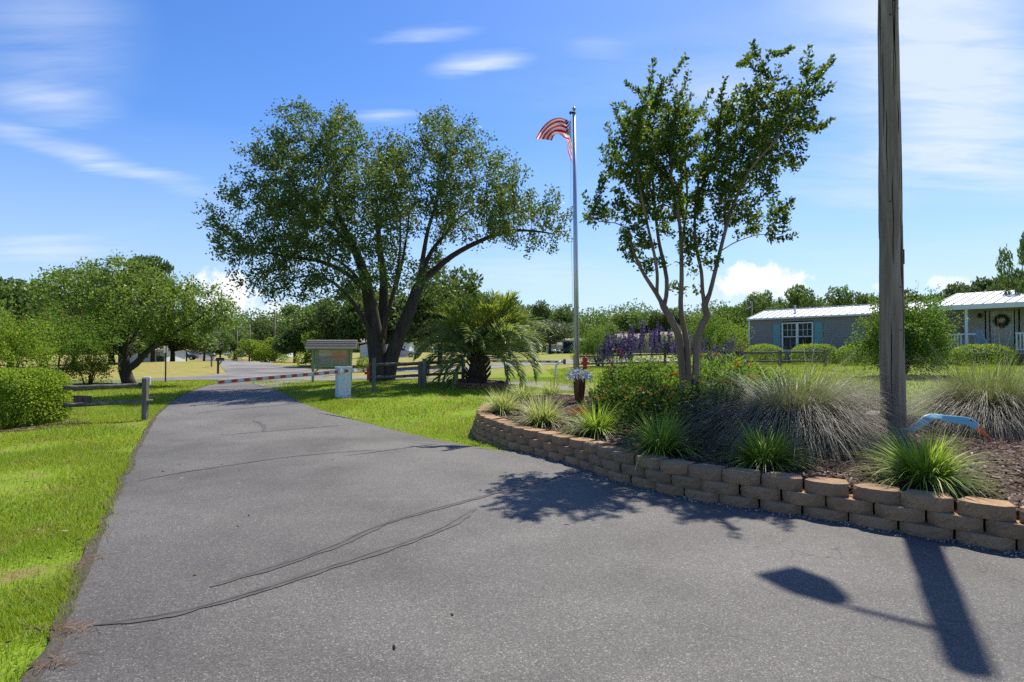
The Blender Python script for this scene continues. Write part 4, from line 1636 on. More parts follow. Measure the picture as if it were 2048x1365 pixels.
M_STRAW = m_leaf('dry_straw', [(0, (.14, .11, .065)), (.5, (.27, .22, .14)), (1, (.45, .38, .26))], .25, (.4, .33, .18), .6, .25)
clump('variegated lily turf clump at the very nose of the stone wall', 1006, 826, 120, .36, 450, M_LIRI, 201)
clump('pale variegated lily turf clump by the exit lane, left of the rusty vase', 1103, 793, 105, .33, 390, M_LIRI, 202)
clump('pale variegated lily turf clump between the wall nose and the white bent pipe', 1046, 803, 105, .35, 420, M_LIRI, 203)
clump('biggest sunlit variegated lily turf clump right behind the top wall blocks', 1085, 849, 130, .36, 510, M_LIRI, 204)
clump('small pale lily turf clump peeping out behind the right side of the rusty vase', 1188, 788, 75, .28, 270, M_LIRI, 205)
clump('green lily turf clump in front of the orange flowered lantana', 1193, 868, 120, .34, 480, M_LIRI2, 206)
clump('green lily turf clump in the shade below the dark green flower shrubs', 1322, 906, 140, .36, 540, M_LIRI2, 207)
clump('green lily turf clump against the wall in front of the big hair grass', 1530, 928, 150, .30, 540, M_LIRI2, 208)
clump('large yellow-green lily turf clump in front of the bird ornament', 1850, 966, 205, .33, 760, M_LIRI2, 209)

M_HAIR = m_leaf('fountain_grass_blade', [(0, (0.0653, 0.102, 0.029)), (.5, (0.123, 0.174, 0.0508)), (.85, (0.232, 0.261, 0.087)), (1, (0.362, 0.319, 0.145))], .3, (0.319, 0.406, 0.0725), .5, .3)
M_HAIRDRY = m_leaf('dry_fountain_blade', [(0, (0.125, 0.106, 0.075)), (.5, (0.25, 0.219, 0.156)), (1, (0.45, 0.4, 0.3))], .22, (0.375, 0.325, 0.2), .55, .3)


def fountain(label, px, py, Yd, rad, h, seed, green=1900, dry=1700, lean_x=0):
    r = np.random.default_rng(seed)
    x = (px - 1024) / F * Yd
    root = thing('fountain_grass', label, 'ornamental grass', (x, Yd, float(HBED(x, Yd)) - .02), 0, 'big hair grasses in the bed')
    n = green
    a = r.random(n) * 2 * np.pi
    q = np.sqrt(r.random(n)) * .26
    B = np.c_[np.cos(a) * q, np.sin(a) * q, np.zeros(n)]
    o = r.random(n)
    wisp = r.random(n) < .10
    L = h * (.75 + .45 * r.random(n)) * np.where(wisp, 1.75, 1.0)
    V, Fq = blades(B, a + r.normal(size=n) * .35, L, np.where(wisp, .0045, .0055 + .003 * r.random(n)), .05 + .55 * o, .25 + 1.2 * o * (.3 + .7 * r.random(n)), 7)
    V[:, 0] += np.maximum(V[:, 2], 0) * lean_x
    npmesh('green_foliage', V, Fq, M_HAIR, root)
    n = dry
    a = r.random(n) * 2 * np.pi
    q = np.sqrt(r.random(n)) * .30
    B = np.c_[np.cos(a) * q, np.sin(a) * q, .0 + .30 * r.random(n) * h]
    o = r.random(n)
    up = r.random(n)
    V, Fq = blades(B, a + r.normal(size=n) * .5, rad * (.45 + .62 * up), .0036 + .0026 * r.random(n), .45 + .65 * o, 1.0 + 1.2 * r.random(n), 8)
    V[:, 0] += np.maximum(V[:, 2], 0) * lean_x * .5
    jit = np.repeat(r.normal(size=(n, 3)) * .09, 18, 0) * np.tile(np.repeat(np.linspace(0, 1, 9), 2), n)[:, None]
    npmesh('dry_foliage', V + jit, Fq, M_HAIRDRY, root)
    n = 90
    a = r.random(n) * 2 * np.pi
    B = np.c_[np.cos(a) * .2, np.sin(a) * .2, .05 + .3 * r.random(n) * h]
    V, Fq = blades(B, a + r.normal(size=n) * .8, rad * (.4 + .5 * r.random(n)), np.full(n, .009), .2 + .8 * r.random(n), r.normal(size=n) * .6 + .5, 5)
    npmesh('straw_stalk', V, Fq, M_STRAW, root)
    return root


fountain('large drooping fountain grass left of the wooden utility pole with grey dry blades hanging to the wall', 1582, 860, 7.6, 1.85, .68, 231, 5200, 7500, .16)
fountain('large fountain grass at the right behind the blue bird ornament', 1968, 850, 8.3, 1.70, .80, 232, 5000, 6500, .08)
fountain('looser fountain grass behind the utility pole with arching green blades', 1712, 800, 10.4, 1.2, .62, 233, 2000, 1200, .3)

# leafy flower shrubs
M_LANT = m_leaf('lantana_leaf', [(0, (.018, .045, .008)), (.5, (.042, .09, .012)), (.85, (.08, .14, .018)), (1, (.14, .2, .03))], .3, (.14, .24, .02), .6, .18)
M_ORANGE = m_island('orange_petal', [(0, (.70, .24, .02)), (.5, (.75, .36, .03)), (1, (.8, .5, .08))], .6, .3)
M_PURPLE = m_leaf('purple_floret', [(0, (.05, .03, .10)), (.5, (.10, .06, .18)), (1, (.22, .16, .34))], .3, (.16, .1, .3), .6, .12)
M_PINK = m_island('magenta_petal', [(0, (.5, .03, .2)), (.6, (.7, .08, .08)), (1, (.8, .2, .08))], .6, .3)
M_STEM = m_plain('green_stem', (.07, .12, .03), .6, .3)


def flower_proto(seed, rad=.024, mat=None):
    r = np.random.default_rng(seed)
    n = 26
    d = unit(r.normal(size=(n, 3)))
    d[:, 2] = np.abs(d[:, 2]) * .6 + .1
    V, Fq = leaf_quads(d * rad * .3, d + r.normal(size=(n, 3)) * .15, rad * 1.0, rad * .75, .1, r)
    o = npmesh('flower', V, Fq, mat or M_ORANGE)
    me = o.data
    bpy.data.objects.remove(o)
    return me


FL = [flower_proto(s) for s in range(3)]


def flowers_on(root, n, rx, ry, h, seed, meshes=None, name='flower', zmin=.3, sc=1.0, front=True):
    r = random.Random(seed)
    for k in range(n):
        while True:
            d = Vector((r.gauss(0, 1), r.gauss(0, 1), abs(r.gauss(0, 1)))).normalized()
            if d.z > zmin and (not front or d.y < .45):
                break
        o = bpy.data.objects.new(name, r.choice(meshes or FL))
        COL.objects.link(o)
        o.parent = root
        o.location = (d.x * rx * 1.02, d.y * ry * 1.02, h * .46 + d.z * h * .56)
        s = sc * r.uniform(.7, 1.3)
        o.scale = (s, s, s)
        o.rotation_euler = (r.uniform(-.6, .6), r.uniform(-.6, .6), r.uniform(0, 6))


def bed_at(px, Yd, dz=0):
    x = (px - 1024) / F * Yd
    return Vector((x, Yd, float(HBED(x, Yd)) + dz))


for i, (px, Yd, rx, ry, h, n, ls, mat, nf, lab) in enumerate([
        (1240, 9.3, .50, .46, .58, 3600, .055, M_LANT, 16, 'low orange flowering lantana mound next to the foot of the rusty vase'),
        (1328, 8.35, .60, .5, .62, 4600, .055, M_LANT, 22, 'wide dark green lantana mound dotted with orange flowers behind the shaded lily turf'),
        (1428, 8.3, .50, .46, .66, 3800, .06, M_LANT, 10, 'dark lantana mound tucked against the left side of the big fountain grass')]):
    rt = shrub('lantana_shrub', lab, 'flowering shrub', bed_at(px, Yd), rx, ry, h, n, ls, mat, 240 + i, .22, 0, .6, 8, .04, 'lantana mounds in the bed', .62)
    flowers_on(rt, nf, rx, ry, h, 250 + i)
shrub('round_green_bush', 'dense dark green rounded bush below the purple salvia spikes', 'shrub', bed_at(1300, 11.6), .82, .75, .86, 7600, .055, M_BUSH, 260, .12, 0, .5, 9, .04)
M_DAY = m_leaf('broad_green_leaf', [(0, (.06, .13, .014)), (.5, (.11, .22, .018)), (.85, (.20, .32, .034)), (1, (.32, .42, .08))], .4, (.32, .48, .04), .6, .12)
rt = shrub('daylily_bush', 'bright leafy green bush with orange blooms around the feet of the crepe myrtle', 'flowering shrub', bed_at(1432, 9.9), .88, .6, .96, 6800, .075, M_DAY, 261, .25, 0, .7, 9, .05, None, .42, .6)
flowers_on(rt, 10, .88, .6, 1.0, 262, None, 'flower', .25, 1.6)
rt = shrub('low_green_plant', 'loose bright green plant between the crepe myrtle feet and the fountain grass', 'plant', bed_at(1515, 10.6), .62, .5, .72, 3600, .08, M_DAY, 263, .3, 0, .75, 7, .05, None, .34, .7)


def salvia(label, px, Yd, rx, ry, n, h, seed, pink=0):
    r = np.random.default_rng(seed)
    rt = shrub('salvia_plant', label, 'flowering plant', bed_at(px, Yd), rx, ry, h * .62, 2600, .05, M_BUSH, seed, .25, 0, .8, 10, .05, 'purple salvias in the bed', .45, .5)
    protos = []
    for k in range(4):
        L = .42 * (.8 + .5 * r.random())
        mb = MB()
        mb.tube([(0, 0, 0), (.02, 0, L * .6), (.0, .02, L)], [.004, .003, .002], 4)
        so = mb.obj('stalk', M_STEM)
        m = 64
        t = .28 + .72 * r.random(m)
        a = r.random(m) * 6.28
        C = np.c_[np.cos(a) * .006, np.sin(a) * .006, t * L]
        T = np.c_[np.cos(a), np.sin(a), .5 + .5 * r.random(m)]
        V, Fq = leaf_quads(C, T, .042 * (1.15 - .6 * t), .026, .1, r)
        fo = npmesh('floret', V, Fq, M_PURPLE)
        protos.append((so.data, fo.data))
        bpy.data.objects.remove(so)
        bpy.data.objects.remove(fo)
    for k in range(n):
        a, q = r.random() * 6.28, math.sqrt(r.random())
        x, y = math.cos(a) * q * rx * 1.1, math.sin(a) * q * ry * 1.1
        z = h * (.40 + .26 * math.sqrt(max(0, 1 - q * q)) + .10 * r.random())
        sm, fm = protos[int(r.integers(4))]
        s = bpy.data.objects.new('flower_spike', fm)
        COL.objects.link(s)
        s.parent = rt
        s.location = (x, y, z)
        s.rotation_euler = (r.normal() * .12 - y * .1, r.normal() * .12 + x * .35, r.random() * 6)
        e = .8 + .5 * r.random()
        s.scale = (e, e, e)
        c = bpy.data.objects.new('stalk', sm)
        COL.objects.link(c)
        c.parent = s
    return rt


salvia('tall purple salvia with dark violet spikes above the round green bush', 1288, 12.6, .72, .6, 74, 1.62, 270)
salvia('purple salvia leaning out left over the lawn beside the red hydrant', 1228, 12.9, .34, .4, 30, 1.30, 271)
salvia('dusky purple salvia to the right of the crepe myrtle trunks', 1455, 12.0, .42, .42, 26, 1.15, 272)
salvia('purple salvia seen between the crepe myrtle trunks', 1376, 13.2, .34, .35, 24, 1.45, 273)
FP = [flower_proto(7, .03, M_PINK), flower_proto(8, .03, M_PINK)]
rt = shrub('pink_zinnia', 'slim plant with magenta and coral blooms at the left of the purple salvia', 'flowering plant', bed_at(1236, 12.2), .16, .14, .98, 420, .05, M_BUSH, 275, .3, 0, .9, 5, .05)
flowers_on(rt, 5, .20, .15, 1.05, 276, FP, 'flower', .1, 1.0)
rt = shrub('begonia', 'small low plant with red leaves in front of the rusty vase', 'plant', bed_pt(1166, 832), .20, .16, .13, 420, .05, m_leaf('begonia_leaf', [(0, (.08, .10, .02)), (.4, (.3, .05, .03)), (1, (.5, .1, .05))], .3, (.5, .12, .05)), 277, .3, 0, .8, 4, .02)

# ------------------------------------------------------------------ the bushy palm in its brick ring
YB = 20.9
pb = gnd(956, 768)
pb = Vector(((955 - 1024) / F * YB, YB, 0))
pb.z = Hs(pb.x, pb.y)
palm = thing('pindo_palm', 'bushy short-trunked palm with arching silvery feather fronds in a brick ring', 'palm', pb)
M_FROND = m_leaf('palm_leaflet', [(0, (.10, .15, .05)), (.45, (.18, .25, .075)), (.8, (.28, .34, .11)), (.92, (.48, .50, .34)), (1, (.66, .66, .54))], .42, (.4, .52, .08), .38, .4)
M_FROND2 = m_leaf('yellowing_palm_leaflet', [(0, (.12, .19, .02)), (.5, (.22, .30, .035)), (1, (.40, .36, .08))], .45, (.42, .5, .05), .45, .3)
M_RACH = m_plain('palm_stalk', (.16, .15, .07), .6, .3)
mb = MB()
prof = [(.30, -.05), (.34, .1), (.33, .35), (.30, .6), (.24, .85), (.16, 1.05)]
mb.lathe(prof, (0, 0, 0), 14)
r = random.Random(4)
for k in range(70):
    a, z = r.uniform(0, 6.28), r.uniform(.05, .95)
    rr_ = .31 - .10 * max(0, z - .5)
    c = Vector((math.cos(a) * rr_, math.sin(a) * rr_, z))
    e = c + Vector((math.cos(a) * .16, math.sin(a) * .16, .2))
    mb.bar(c, e, .09, .025)
mb.obj('trunk', m_wood('palm_trunk_fibre', (.075, .055, .04), (.2, .15, .11), 'z', .95, 8, .9), palm)


def frond_mesh(seed, L, lift, curl, leaf):
    """frond lying along +x: rachis and two ranks of leaflets"""
    r = np.random.default_rng(seed)
    n = 34
    ang = lift
    p = np.array([0.0, 0, 0])
    pts = [p]
    for i in range(n):
        ang -= curl / n * (0.5 + 1.2 * i / n)
        p = p + np.array([math.cos(ang), 0, math.sin(ang)]) * L / n
        pts.append(p)
    mb = MB()
    mb.tube([tuple(q) for q in pts[::3]], list(np.linspace(.028, .005, len(pts[::3]))), 5)
    C, T, Ls = [], [], []
    for i in range(6, n + 1):
        for sgn in (-1, 1):
            for _ in range(2):
                t = i / n
                d = pts[i] - pts[i - 1]
                d = d / np.linalg.norm(d)
                up = np.array([-d[2], 0, d[0]])
                s = np.array([0, sgn, 0.0])
                C.append(pts[i] + d * r.normal() * .02)
                T.append(d * (.75 + .25 * t) + s * (.75 - .25 * t) + up * .50 + r.normal(size=3) * .10)
                Ls.append((.62 if t < .7 else .62 * (1.0 - (t - .7) * 1.9)) * (.85 + .3 * r.random()) * L / 2.2)
    C, T, Ls = np.array(C), unit(np.array(T)), np.array(Ls)
    # leaflets as bent two-segment strips
    A = np.cross(T, np.array([0, 0, 1.0]) + r.normal(size=T.shape) * .3)
    A = unit(A)
    w = .020
    m1 = C + T * Ls[:, None] * .5
    T2 = unit(T + np.array([0, 0, -.45]))
    m2 = m1 + T2 * Ls[:, None] * .5
    V = np.stack([C - A * w * .7, C + A * w * .7, m1 + A * w, m1 - A * w, m2 + A * .002, m2 - A * .002], 1).reshape(-1, 3)
    k = np.arange(len(C))[:, None] * 6
    Fq = np.stack([k + np.array([[0, 1, 2, 3]]), k + np.array([[3, 2, 4, 5]])], 1).reshape(-1, 4)
    lo = npmesh('leaflet', V, Fq, leaf)
    ro = mb.obj('frond', M_RACH, None, smooth=True)
    a, b = ro.data, lo.data
    bpy.data.objects.remove(lo)
    bpy.data.objects.remove(ro)
    return a, b


kinds = [frond_mesh(s, L, lift, curl, lf) for s, L, lift, curl, lf in
         [(1, 2.45, 1.42, .75, M_FROND2), (2, 2.5, 1.22, 1.15, M_FROND2), (3, 2.6, 1.02, 1.45, M_FROND), (4, 2.6, .82, 1.75, M_FROND), (5, 2.4, .6, 2.0, M_FROND), (6, 2.1, .3, 2.0, M_FROND)]]
r = random.Random(9)
layout = [(0, 9), (1, 11), (2, 11), (3, 10), (4, 8), (5, 5)]
for kd, cnt in layout:
    for k in range(cnt):
        a = 2.4 * k + kd * 1.1 + r.uniform(-.25, .25)
        ra, lf = kinds[kd]
        fo = bpy.data.objects.new('frond', ra)
        COL.objects.link(fo)
        fo.parent = palm
        fo.location = (math.cos(a) * .08, math.sin(a) * .08, .98)
        s = r.uniform(.85, 1.08)
        fo.scale = (s, s, s)
        fo.rotation_euler = (r.uniform(-.25, .25), r.uniform(-.12, .12), a)
        lo = bpy.data.objects.new('leaflet', lf)
        COL.objects.link(lo)
        lo.parent = fo

# ------------------------------------------------------------------ trees farther back
def far_tree_proto(kind, seed):
    """unit tree 1 m wide and 1 m tall: trunk mesh, crown mesh"""
    r = np.random.default_rng(seed)
    mb = MB()
    C = []
    if kind == 'round':
        nl, n, ls, mat = 16, 7000, .050, M_FAR
        cs = [(r.normal() * .17, r.normal() * .17, .40 + .43 * r.random(), .15 + .10 * r.random()) for _ in range(nl)] + [(0, 0, .62, .3), (.1, .1, .50, .26)]
    elif kind == 'dark':
        nl, n, ls, mat = 18, 7000, .050, M_FAR_DARK
        cs = [(r.normal() * .18, r.normal() * .18, .36 + .48 * r.random(), .13 + .10 * r.random()) for _ in range(nl)] + [(0, 0, .56, .3)]
    elif kind == 'grey':
        nl, n, ls, mat = 14, 7000, .045, M_FAR_GREY
        cs = [(r.normal() * .17, r.normal() * .17, .40 + .38 * r.random(), .18 + .09 * r.random()) for _ in range(nl)] + [(0, 0, .55, .36)]
    elif kind == 'pine':
        nl, n, ls, mat = 18, 5500, .045, M_FAR_DARK
        cs = [(r.normal() * .20, r.normal() * .20, .55 + .42 * r.random(), .07 + .09 * r.random()) for _ in range(nl)]
    elif kind == 'airy':
        nl, n, ls, mat = 22, 5000, .045, M_FAR
        cs = [(r.normal() * .22, r.normal() * .22, .35 + .58 * r.random(), .08 + .09 * r.random()) for _ in range(nl)]
    elif kind == 'bush':
        nl, n, ls, mat = 14, 6000, .055, M_YELLOW
        cs = [(r.normal() * .22, r.normal() * .22, .18 + .55 * r.random(), .16 + .12 * r.random()) for _ in range(nl)] + [(0, 0, .3, .35)]
    for (x, y, z, q) in cs:
        m = int(n * q * q / sum(c[3] ** 2 for c in cs))
        d = unit(r.normal(size=(m, 3)))
        rr = q * (.55 + .5 * r.random(m) ** .6)
        sq = np.array([1, 1, .8]) if kind != 'pine' else np.array([1.2, 1.2, .55])
        C.append(np.array([x, y, z]) + d * rr[:, None] * sq)
        if kind != 'bush':
            mb.tube([(0, 0, .18 + .2 * z), (x * .5, y * .5, .5 * z + .12), (x, y, z)], [.016, .010, .004], 5)
    C = np.vstack(C)
    C[:, 2] = np.clip(C[:, 2], .03, 1.0)
    T = r.normal(size=C.shape)
    V, Fq = leaf_quads(C, T, ls * (.6 + .7 * r.random(len(C))), ls * .7, .15, r)
    V[:, 2] = np.maximum(V[:, 2], .01)
    mb.tube([(0, 0, -.03), (.01, 0, .2), (0, .01, .45), (0, 0, .8 if kind != 'bush' else .3)], [.034, .028, .02, .006], 7)
    t = thing({'round': 'oak_tree', 'dark': 'dark_oak_tree', 'grey': 'olive_tree', 'pine': 'pine_tree', 'airy': 'airy_tree', 'bush': 'bushy_tree'}[kind], 'x', 'tree')
    mb.obj('trunk', M_BARK, t, smooth=True)
    npmesh('crown', V, Fq, mat, t)
    return t


PROTO = {}
for i, k in enumerate(('round', 'dark', 'grey', 'pine', 'airy', 'bush')):
    PROTO[k] = [far_tree_proto(k, 300 + i * 3 + j) for j in range(3 if k in ('round', 'dark') else 2)]
used = {}


def far_tree(kind, px, Yd, top, wpx, label, group, rz=None):
    x = (px - 1024) / F * Yd
    z = Hs(x, Yd)
    h = atY(px, top, Yd).z - z
    wd = wpx / F * Yd
    k = used.get(kind, 0)
    used[kind] = k + 1
    pr = PROTO[kind][k % len(PROTO[kind])]
    t = dup(pr, (x, Yd, z - .1), (k * 1.7 if rz is None else rz), (wd / .86, wd / .86, h * 1.02), label)
    t['group'] = group
    return t


G1, G2, G3 = 'trees along the far road', 'trees behind the left lawn', 'trees behind the houses'
for a in [
    # far left
    ('round', 20, 45, 560, 160, 'dense tree at the picture edge behind the yellow-green myrtles', G2),
    ('dark', 85, 52, 575, 150, 'dark tree filling the gap left of the glossy round tree', G2),
    ('dark', -70, 40, 560, 190, 'tall tree mostly cut off by the left picture edge', G2),
    ('pine', 305, 62, 516, 110, 'lone pine whose top stands above the glossy round tree', G2),
    ('dark', 225, 58, 640, 170, 'low dark tree seen under the crown of the glossy round tree', G2),
    ('round', 345, 66, 640, 130, 'small tree behind the white shed wall on the left', G2),
    # along the far road
    ('dark', 372, 88, 645, 70, 'dark round tree over the parked dark car by the far road', G1),
    ('grey', 408, 95, 648, 60, 'greyish tree by the far road left of the white van', G1),
    ('airy', 440, 100, 660, 50, 'thin tree standing at the bend of the far road', G1),
    ('round', 470, 115, 652, 70, 'rounded tree closing the end of the far road', G1),
    ('round', 505, 100, 665, 66, 'yellowish low tree between the two far utility poles', G1),
    ('bush', 530, 84, 672, 60, 'bright bushy tree left of the tallest far utility pole', G1),
    ('dark', 545, 92, 632, 80, 'dark tall tree right behind the tallest far utility pole', G1),
    ('airy', 612, 74, 598, 105, 'airy tall tree above the notice board at left', G1),
    ('round', 660, 70, 612, 90, 'full green tree right behind the notice board', G1),
    ('dark', 590, 68, 640, 90, 'dark low tree with the white pickup beneath it', G1),
    ('bush', 640, 58, 655, 66, 'small tree with pale stems and orange-yellow leaves left of the notice board', G1),
    ('dark', 700, 56, 588, 120, 'dark tree behind the notice board roof and metal pole', G1),
    ('dark', 790, 60, 560, 190, 'large dark tree behind the trunks of the big shade tree', G1),
    ('dark', 880, 50, 528, 150, 'tall dark tree between the big shade tree and the palm', G1),
    ('round', 950, 66, 585, 110, 'green tree rising right behind the palm crown', G1),
    ('round', 1020, 72, 610, 110, 'broad tree behind the right side of the palm', G1),
    # behind the flag pole and the houses
    ('dark', 1075, 150, 603, 70, 'dark tree top behind the beige shed', G3),
    ('dark', 1120, 156, 606, 70, 'greyish dark tree just left of the flagpole', G3),
    ('grey', 1100, 110, 634, 84, 'round grey-green tree right above the beige shed', G3),
    ('round', 1152, 150, 640, 60, 'small green tree directly behind the flagpole', G3),
    ('round', 1262, 176, 622, 70, 'round tree above the low tan house at left', G3),
    ('dark', 1305, 178, 620, 60, 'dark tree above the right end of the low tan house', G3),
    ('round', 1228, 160, 650, 50, 'small bright tree at the left end of the low tan house', G3),
    ('dark', 1350, 176, 618, 70, 'dark tree seen left of the three myrtle trunks', G3),
    ('round', 1390, 180, 628, 60, 'green tree seen between the myrtle trunks', G3),
    ('bush', 1335, 140, 662, 60, 'low bushy tree right of the low tan house', G3),
    ('round', 1490, 90, 612, 80, 'green tree left of the grey house roof', G3),
    ('round', 1530, 78, 588, 80, 'tree behind the left end of the white metal roof', G3),
    ('airy', 1580, 74, 574, 76, 'airy tree behind the middle of the white metal roof', G3),
    ('dark', 1640, 82, 596, 90, 'dark broad tree behind the white metal roof', G3),
    ('airy', 1705, 70, 576, 80, 'feathery tree left of the utility pole, above the roof end', G3),
    ('dark', 1760, 78, 590, 90, 'dark tree hidden partly by the utility pole', G3),
    ('dark', 1840, 64, 578, 110, 'low dark trees above the orange-tipped myrtle', G3),
    ('pine', 1968, 60, 541, 100, 'flat-topped pine above the porch roof', G3),
    ('pine', 2022, 62, 545, 80, 'second flat-topped pine above the porch roof, nearer the picture edge', G3),
    ('round', 1455, 84, 606, 70, 'pale green tree between the bright myrtle and the grey house roof', G3),
    ('dark', 1505, 96, 596, 80, 'dark tree behind the slim pole at the grey house corner', G3),
    ('round', 1610, 88, 590, 80, 'round tree behind the roof vent of the grey house', G3),
    ('dark', 1680, 90, 588, 80, 'dark green tree behind the right part of the grey house roof', G3),
    ('round', 1790, 86, 584, 90, 'green tree just right of the utility pole above the myrtle', G3),
    ('round', 1890, 80, 580, 90, 'green tree over the left end of the porch roof', G3),
    ('round', 150, 50, 590, 130, 'green tree behind the left shoulder of the glossy round tree', G2),
    ('dark', -10, 60, 552, 150, 'tall dark tree at the far left edge above the myrtles', G2),
    ('dark', 280, 75, 600, 140, 'dark tree behind the crown of the glossy round tree', G2),
    ('dark', 1920, 66, 582, 90, 'dark low tree left of the flat-topped pines', G3),
    ('round', 2060, 40, 556, 66, 'leafy tree at the right picture edge above the porch', G3),
    ('airy', 2072, 30, 470, 74, 'thin tall tree whose twigs just enter at the right picture edge', G3),
]:
    far_tree(*a)
for k in PROTO:
    for t in PROTO[k]:
        for c in list(t.children):
            bpy.data.objects.remove(c)
        bpy.data.objects.remove(t)

# woods far beyond that read as one band
r = np.random.default_rng(77)
C = []
for i in range(320):
    a = -1.36 + 2.75 * i / 320 + r.normal() * .01
    Yd = 300 + 90 * r.random()
    x, hh, q = math.tan(a * .78) * Yd, 19 + 9 * r.random(), 11 + 6 * r.random()
    m = 900
    d = unit(r.normal(size=(m, 3)))
    C.append(np.array([x, Yd, Hs(x, Yd) + hh * .45]) + d * np.array([q, q, hh * .55]) * (.7 + .3 * r.random((m, 1))))
C = np.vstack(C)
C[:, 2] = np.maximum(C[:, 2], .2)
V, Fq = leaf_quads(C, r.normal(size=C.shape), 1.25, 1.0, .15, r)
struct(npmesh('far_woods', V, Fq, M_FAR), 'stuff')
# ------------------------------------------------------------------ man-made things
M_GREYWOOD = m_wood('weathered_grey_wood', (.13, .115, .095), (.30, .27, .23), 'z', .9, 5, .8)
M_GREYWOODX = m_wood('weathered_grey_rail', (.11, .10, .085), (.30, .275, .24), 'x', .9, 5, .8)
M_POLE = m_wood('utility_pole_wood', (.25, .185, .13), (.47, .375, .28), 'z', .92, 4, 1.0)
M_WHITE = m_plain('white_paint', (.76, .76, .74), .45, .4, 0, .05, 4, .05)
M_WHITEW = m_plain('weathered_white_paint', (.62, .66, .70), .55, .35, 0, .10, 5, .1)
M_METAL = m_plain('galvanised_metal', (.55, .56, .57), .38, .5, .7, .08, 6, .05)
M_DARKM = m_plain('dark_metal', (.03, .03, .032), .5, .4, .3, .1, 6, .05)
M_BLACK = m_plain('black_paint', (.018, .018, .02), .4, .4, 0, .1, 6, .05)
M_REDP = m_plain('red_hydrant_paint', (.42, .025, .018), .5, .4, 0, .15, 8, .1)
M_RUBBER = m_plain('tyre_rubber', (.02, .02, .02), .8, .2)


def m_glass(name='window_glass'):
    t = NT(name)
    p = t.bsdf((.03, .035, .04), .06, .8)
    tr = t.n('ShaderNodeBsdfTransparent')
    ms = t.n('ShaderNodeMixShader')
    ms.inputs[0].default_value = .55
    t.l(tr.outputs[0], ms.inputs[1])
    t.l(p, ms.inputs[2])
    return t.done(ms.outputs[0])


M_GLASS = m_glass()

# utility pole with its yard lamp
YU = 7.75
xu = (1784 - 1024) / F * YU
zu = float(HBED(xu, YU))
up = thing('utility_pole', 'tall weathered wooden utility pole standing in the mulch bed between the fountain grasses', 'utility pole', (xu, YU, zu))
ht = 8.06 - zu
mb = MB()
n = 26
mb.tube([(0, 0, -.2)] + [(0.003 * math.sin(i), .003 * math.cos(i * 1.7), ht * i / n) for i in range(1, n + 1)], [.150] + [.147 - .042 * i / n for i in range(1, n + 1)], 22, True, .012)
mb.obj('pole', M_POLE, up, smooth=True)


def m_crack():
    return m_plain('pole_split', (.018, .014, .011), .95, .1)


r = random.Random(3)
mb = MB()
for k in range(26):
    a = r.uniform(-math.pi, 0) if k < 20 else r.uniform(0, math.pi)
    z0 = r.uniform(.1, ht - 1.6)
    L = r.uniform(.4, 1.7)
    pts = []
    for i in range(9):
        z = z0 + L * i / 8
        rr_ = (.147 - .042 * z / ht) * .992
        aa = a + .03 * math.sin(i * 1.3 + k)
        pts.append((math.cos(aa) * rr_, math.sin(aa) * rr_, z))
    mb.tube(pts, [.0008] + [.0022 + .0040 * math.sin(math.pi * i / 8) for i in range(1, 8)] + [.0008], 5)
for k in range(9):       # knots
    a, z = r.uniform(-2.6, -.5), r.uniform(1.2, 5.6)
    rr_ = (.147 - .042 * z / ht) * .985
    c = Vector((math.cos(a) * rr_, math.sin(a) * rr_, z))
    mb.tube([c, c + Vector((math.cos(a), math.sin(a), 0)) * .004], .010, 8)
mb.obj('wood_split', m_crack(), up)
zb = atY(1793, 515, YU).z - zu
mb = MB()
for s in (-.014, .014):
    mb.bar((.118 + s * .25, -.072 + s * .7, zb - .10), (.117 + s * .25, -.073 + s * .7, zb + .09), .014, .014)
for q in (-.08, -.02, .05):
    mb.bar((.108, -.085, zb + q), (.128, -.058, zb + q), .008, .012)
mb.obj('bracket', M_DARKM, up)
lz = 7.66 - zu
lamp_at = Vector((4.64 - xu, 8.40 - YU, 7.80 - zu))
mb = MB()
mb.tube([(-.02, .09, lz - .05), (-.03, .16, lz), lamp_at * .55 + Vector((0, 0, lz * .45 + .02)), lamp_at + Vector((.03, -.12, .05))], [.032, .03, .027, .027], 8)
mb.obj('lamp_arm', M_METAL, up, smooth=True)
lamp = MB()
d = Vector((lamp_at.x, lamp_at.y, 0)).normalized()
ang = math.atan2(d.y, d.x)
M = Matrix.Translation(lamp_at + d * .16) @ Matrix.Rotation(ang, 4, 'Z')
pr = [(-.22, .07, .02), (.02, .21, .0), (.30, .19, -.02)]
vs = []
for x, wd, z in pr:
    vs += [(x, -wd, z - .04), (x, wd, z - .04), (x, wd * .7, z + .09), (x, -wd * .7, z + .09)]
fs = [(3, 2, 1, 0), (8, 9, 10, 11)]
for i in (0, 4):
    for k in range(4):
        fs.append((i + k, i + (k + 1) % 4, i + 4 + (k + 1) % 4, i + 4 + k))
lamp.add([M @ Vector(v) for v in vs], fs)
lo = lamp.obj('lamp_head', M_METAL, up, bevel=.012)
lens = MB()
lens.add([M @ Vector(v) for v in ((.0, -.15, -.055), (.26, -.14, -.07), (.26, .14, -.07), (.0, .15, -.055), (.04, -.1, -.09), (.22, -.1, -.10), (.22, .1, -.10), (.04, .1, -.09))],
         [(0, 1, 2, 3), (4, 7, 6, 5), (0, 4, 5, 1), (1, 5, 6, 2), (2, 6, 7, 3), (3, 7, 4, 0)])
lens.obj('lamp_lens', M_WHITEW, lo)

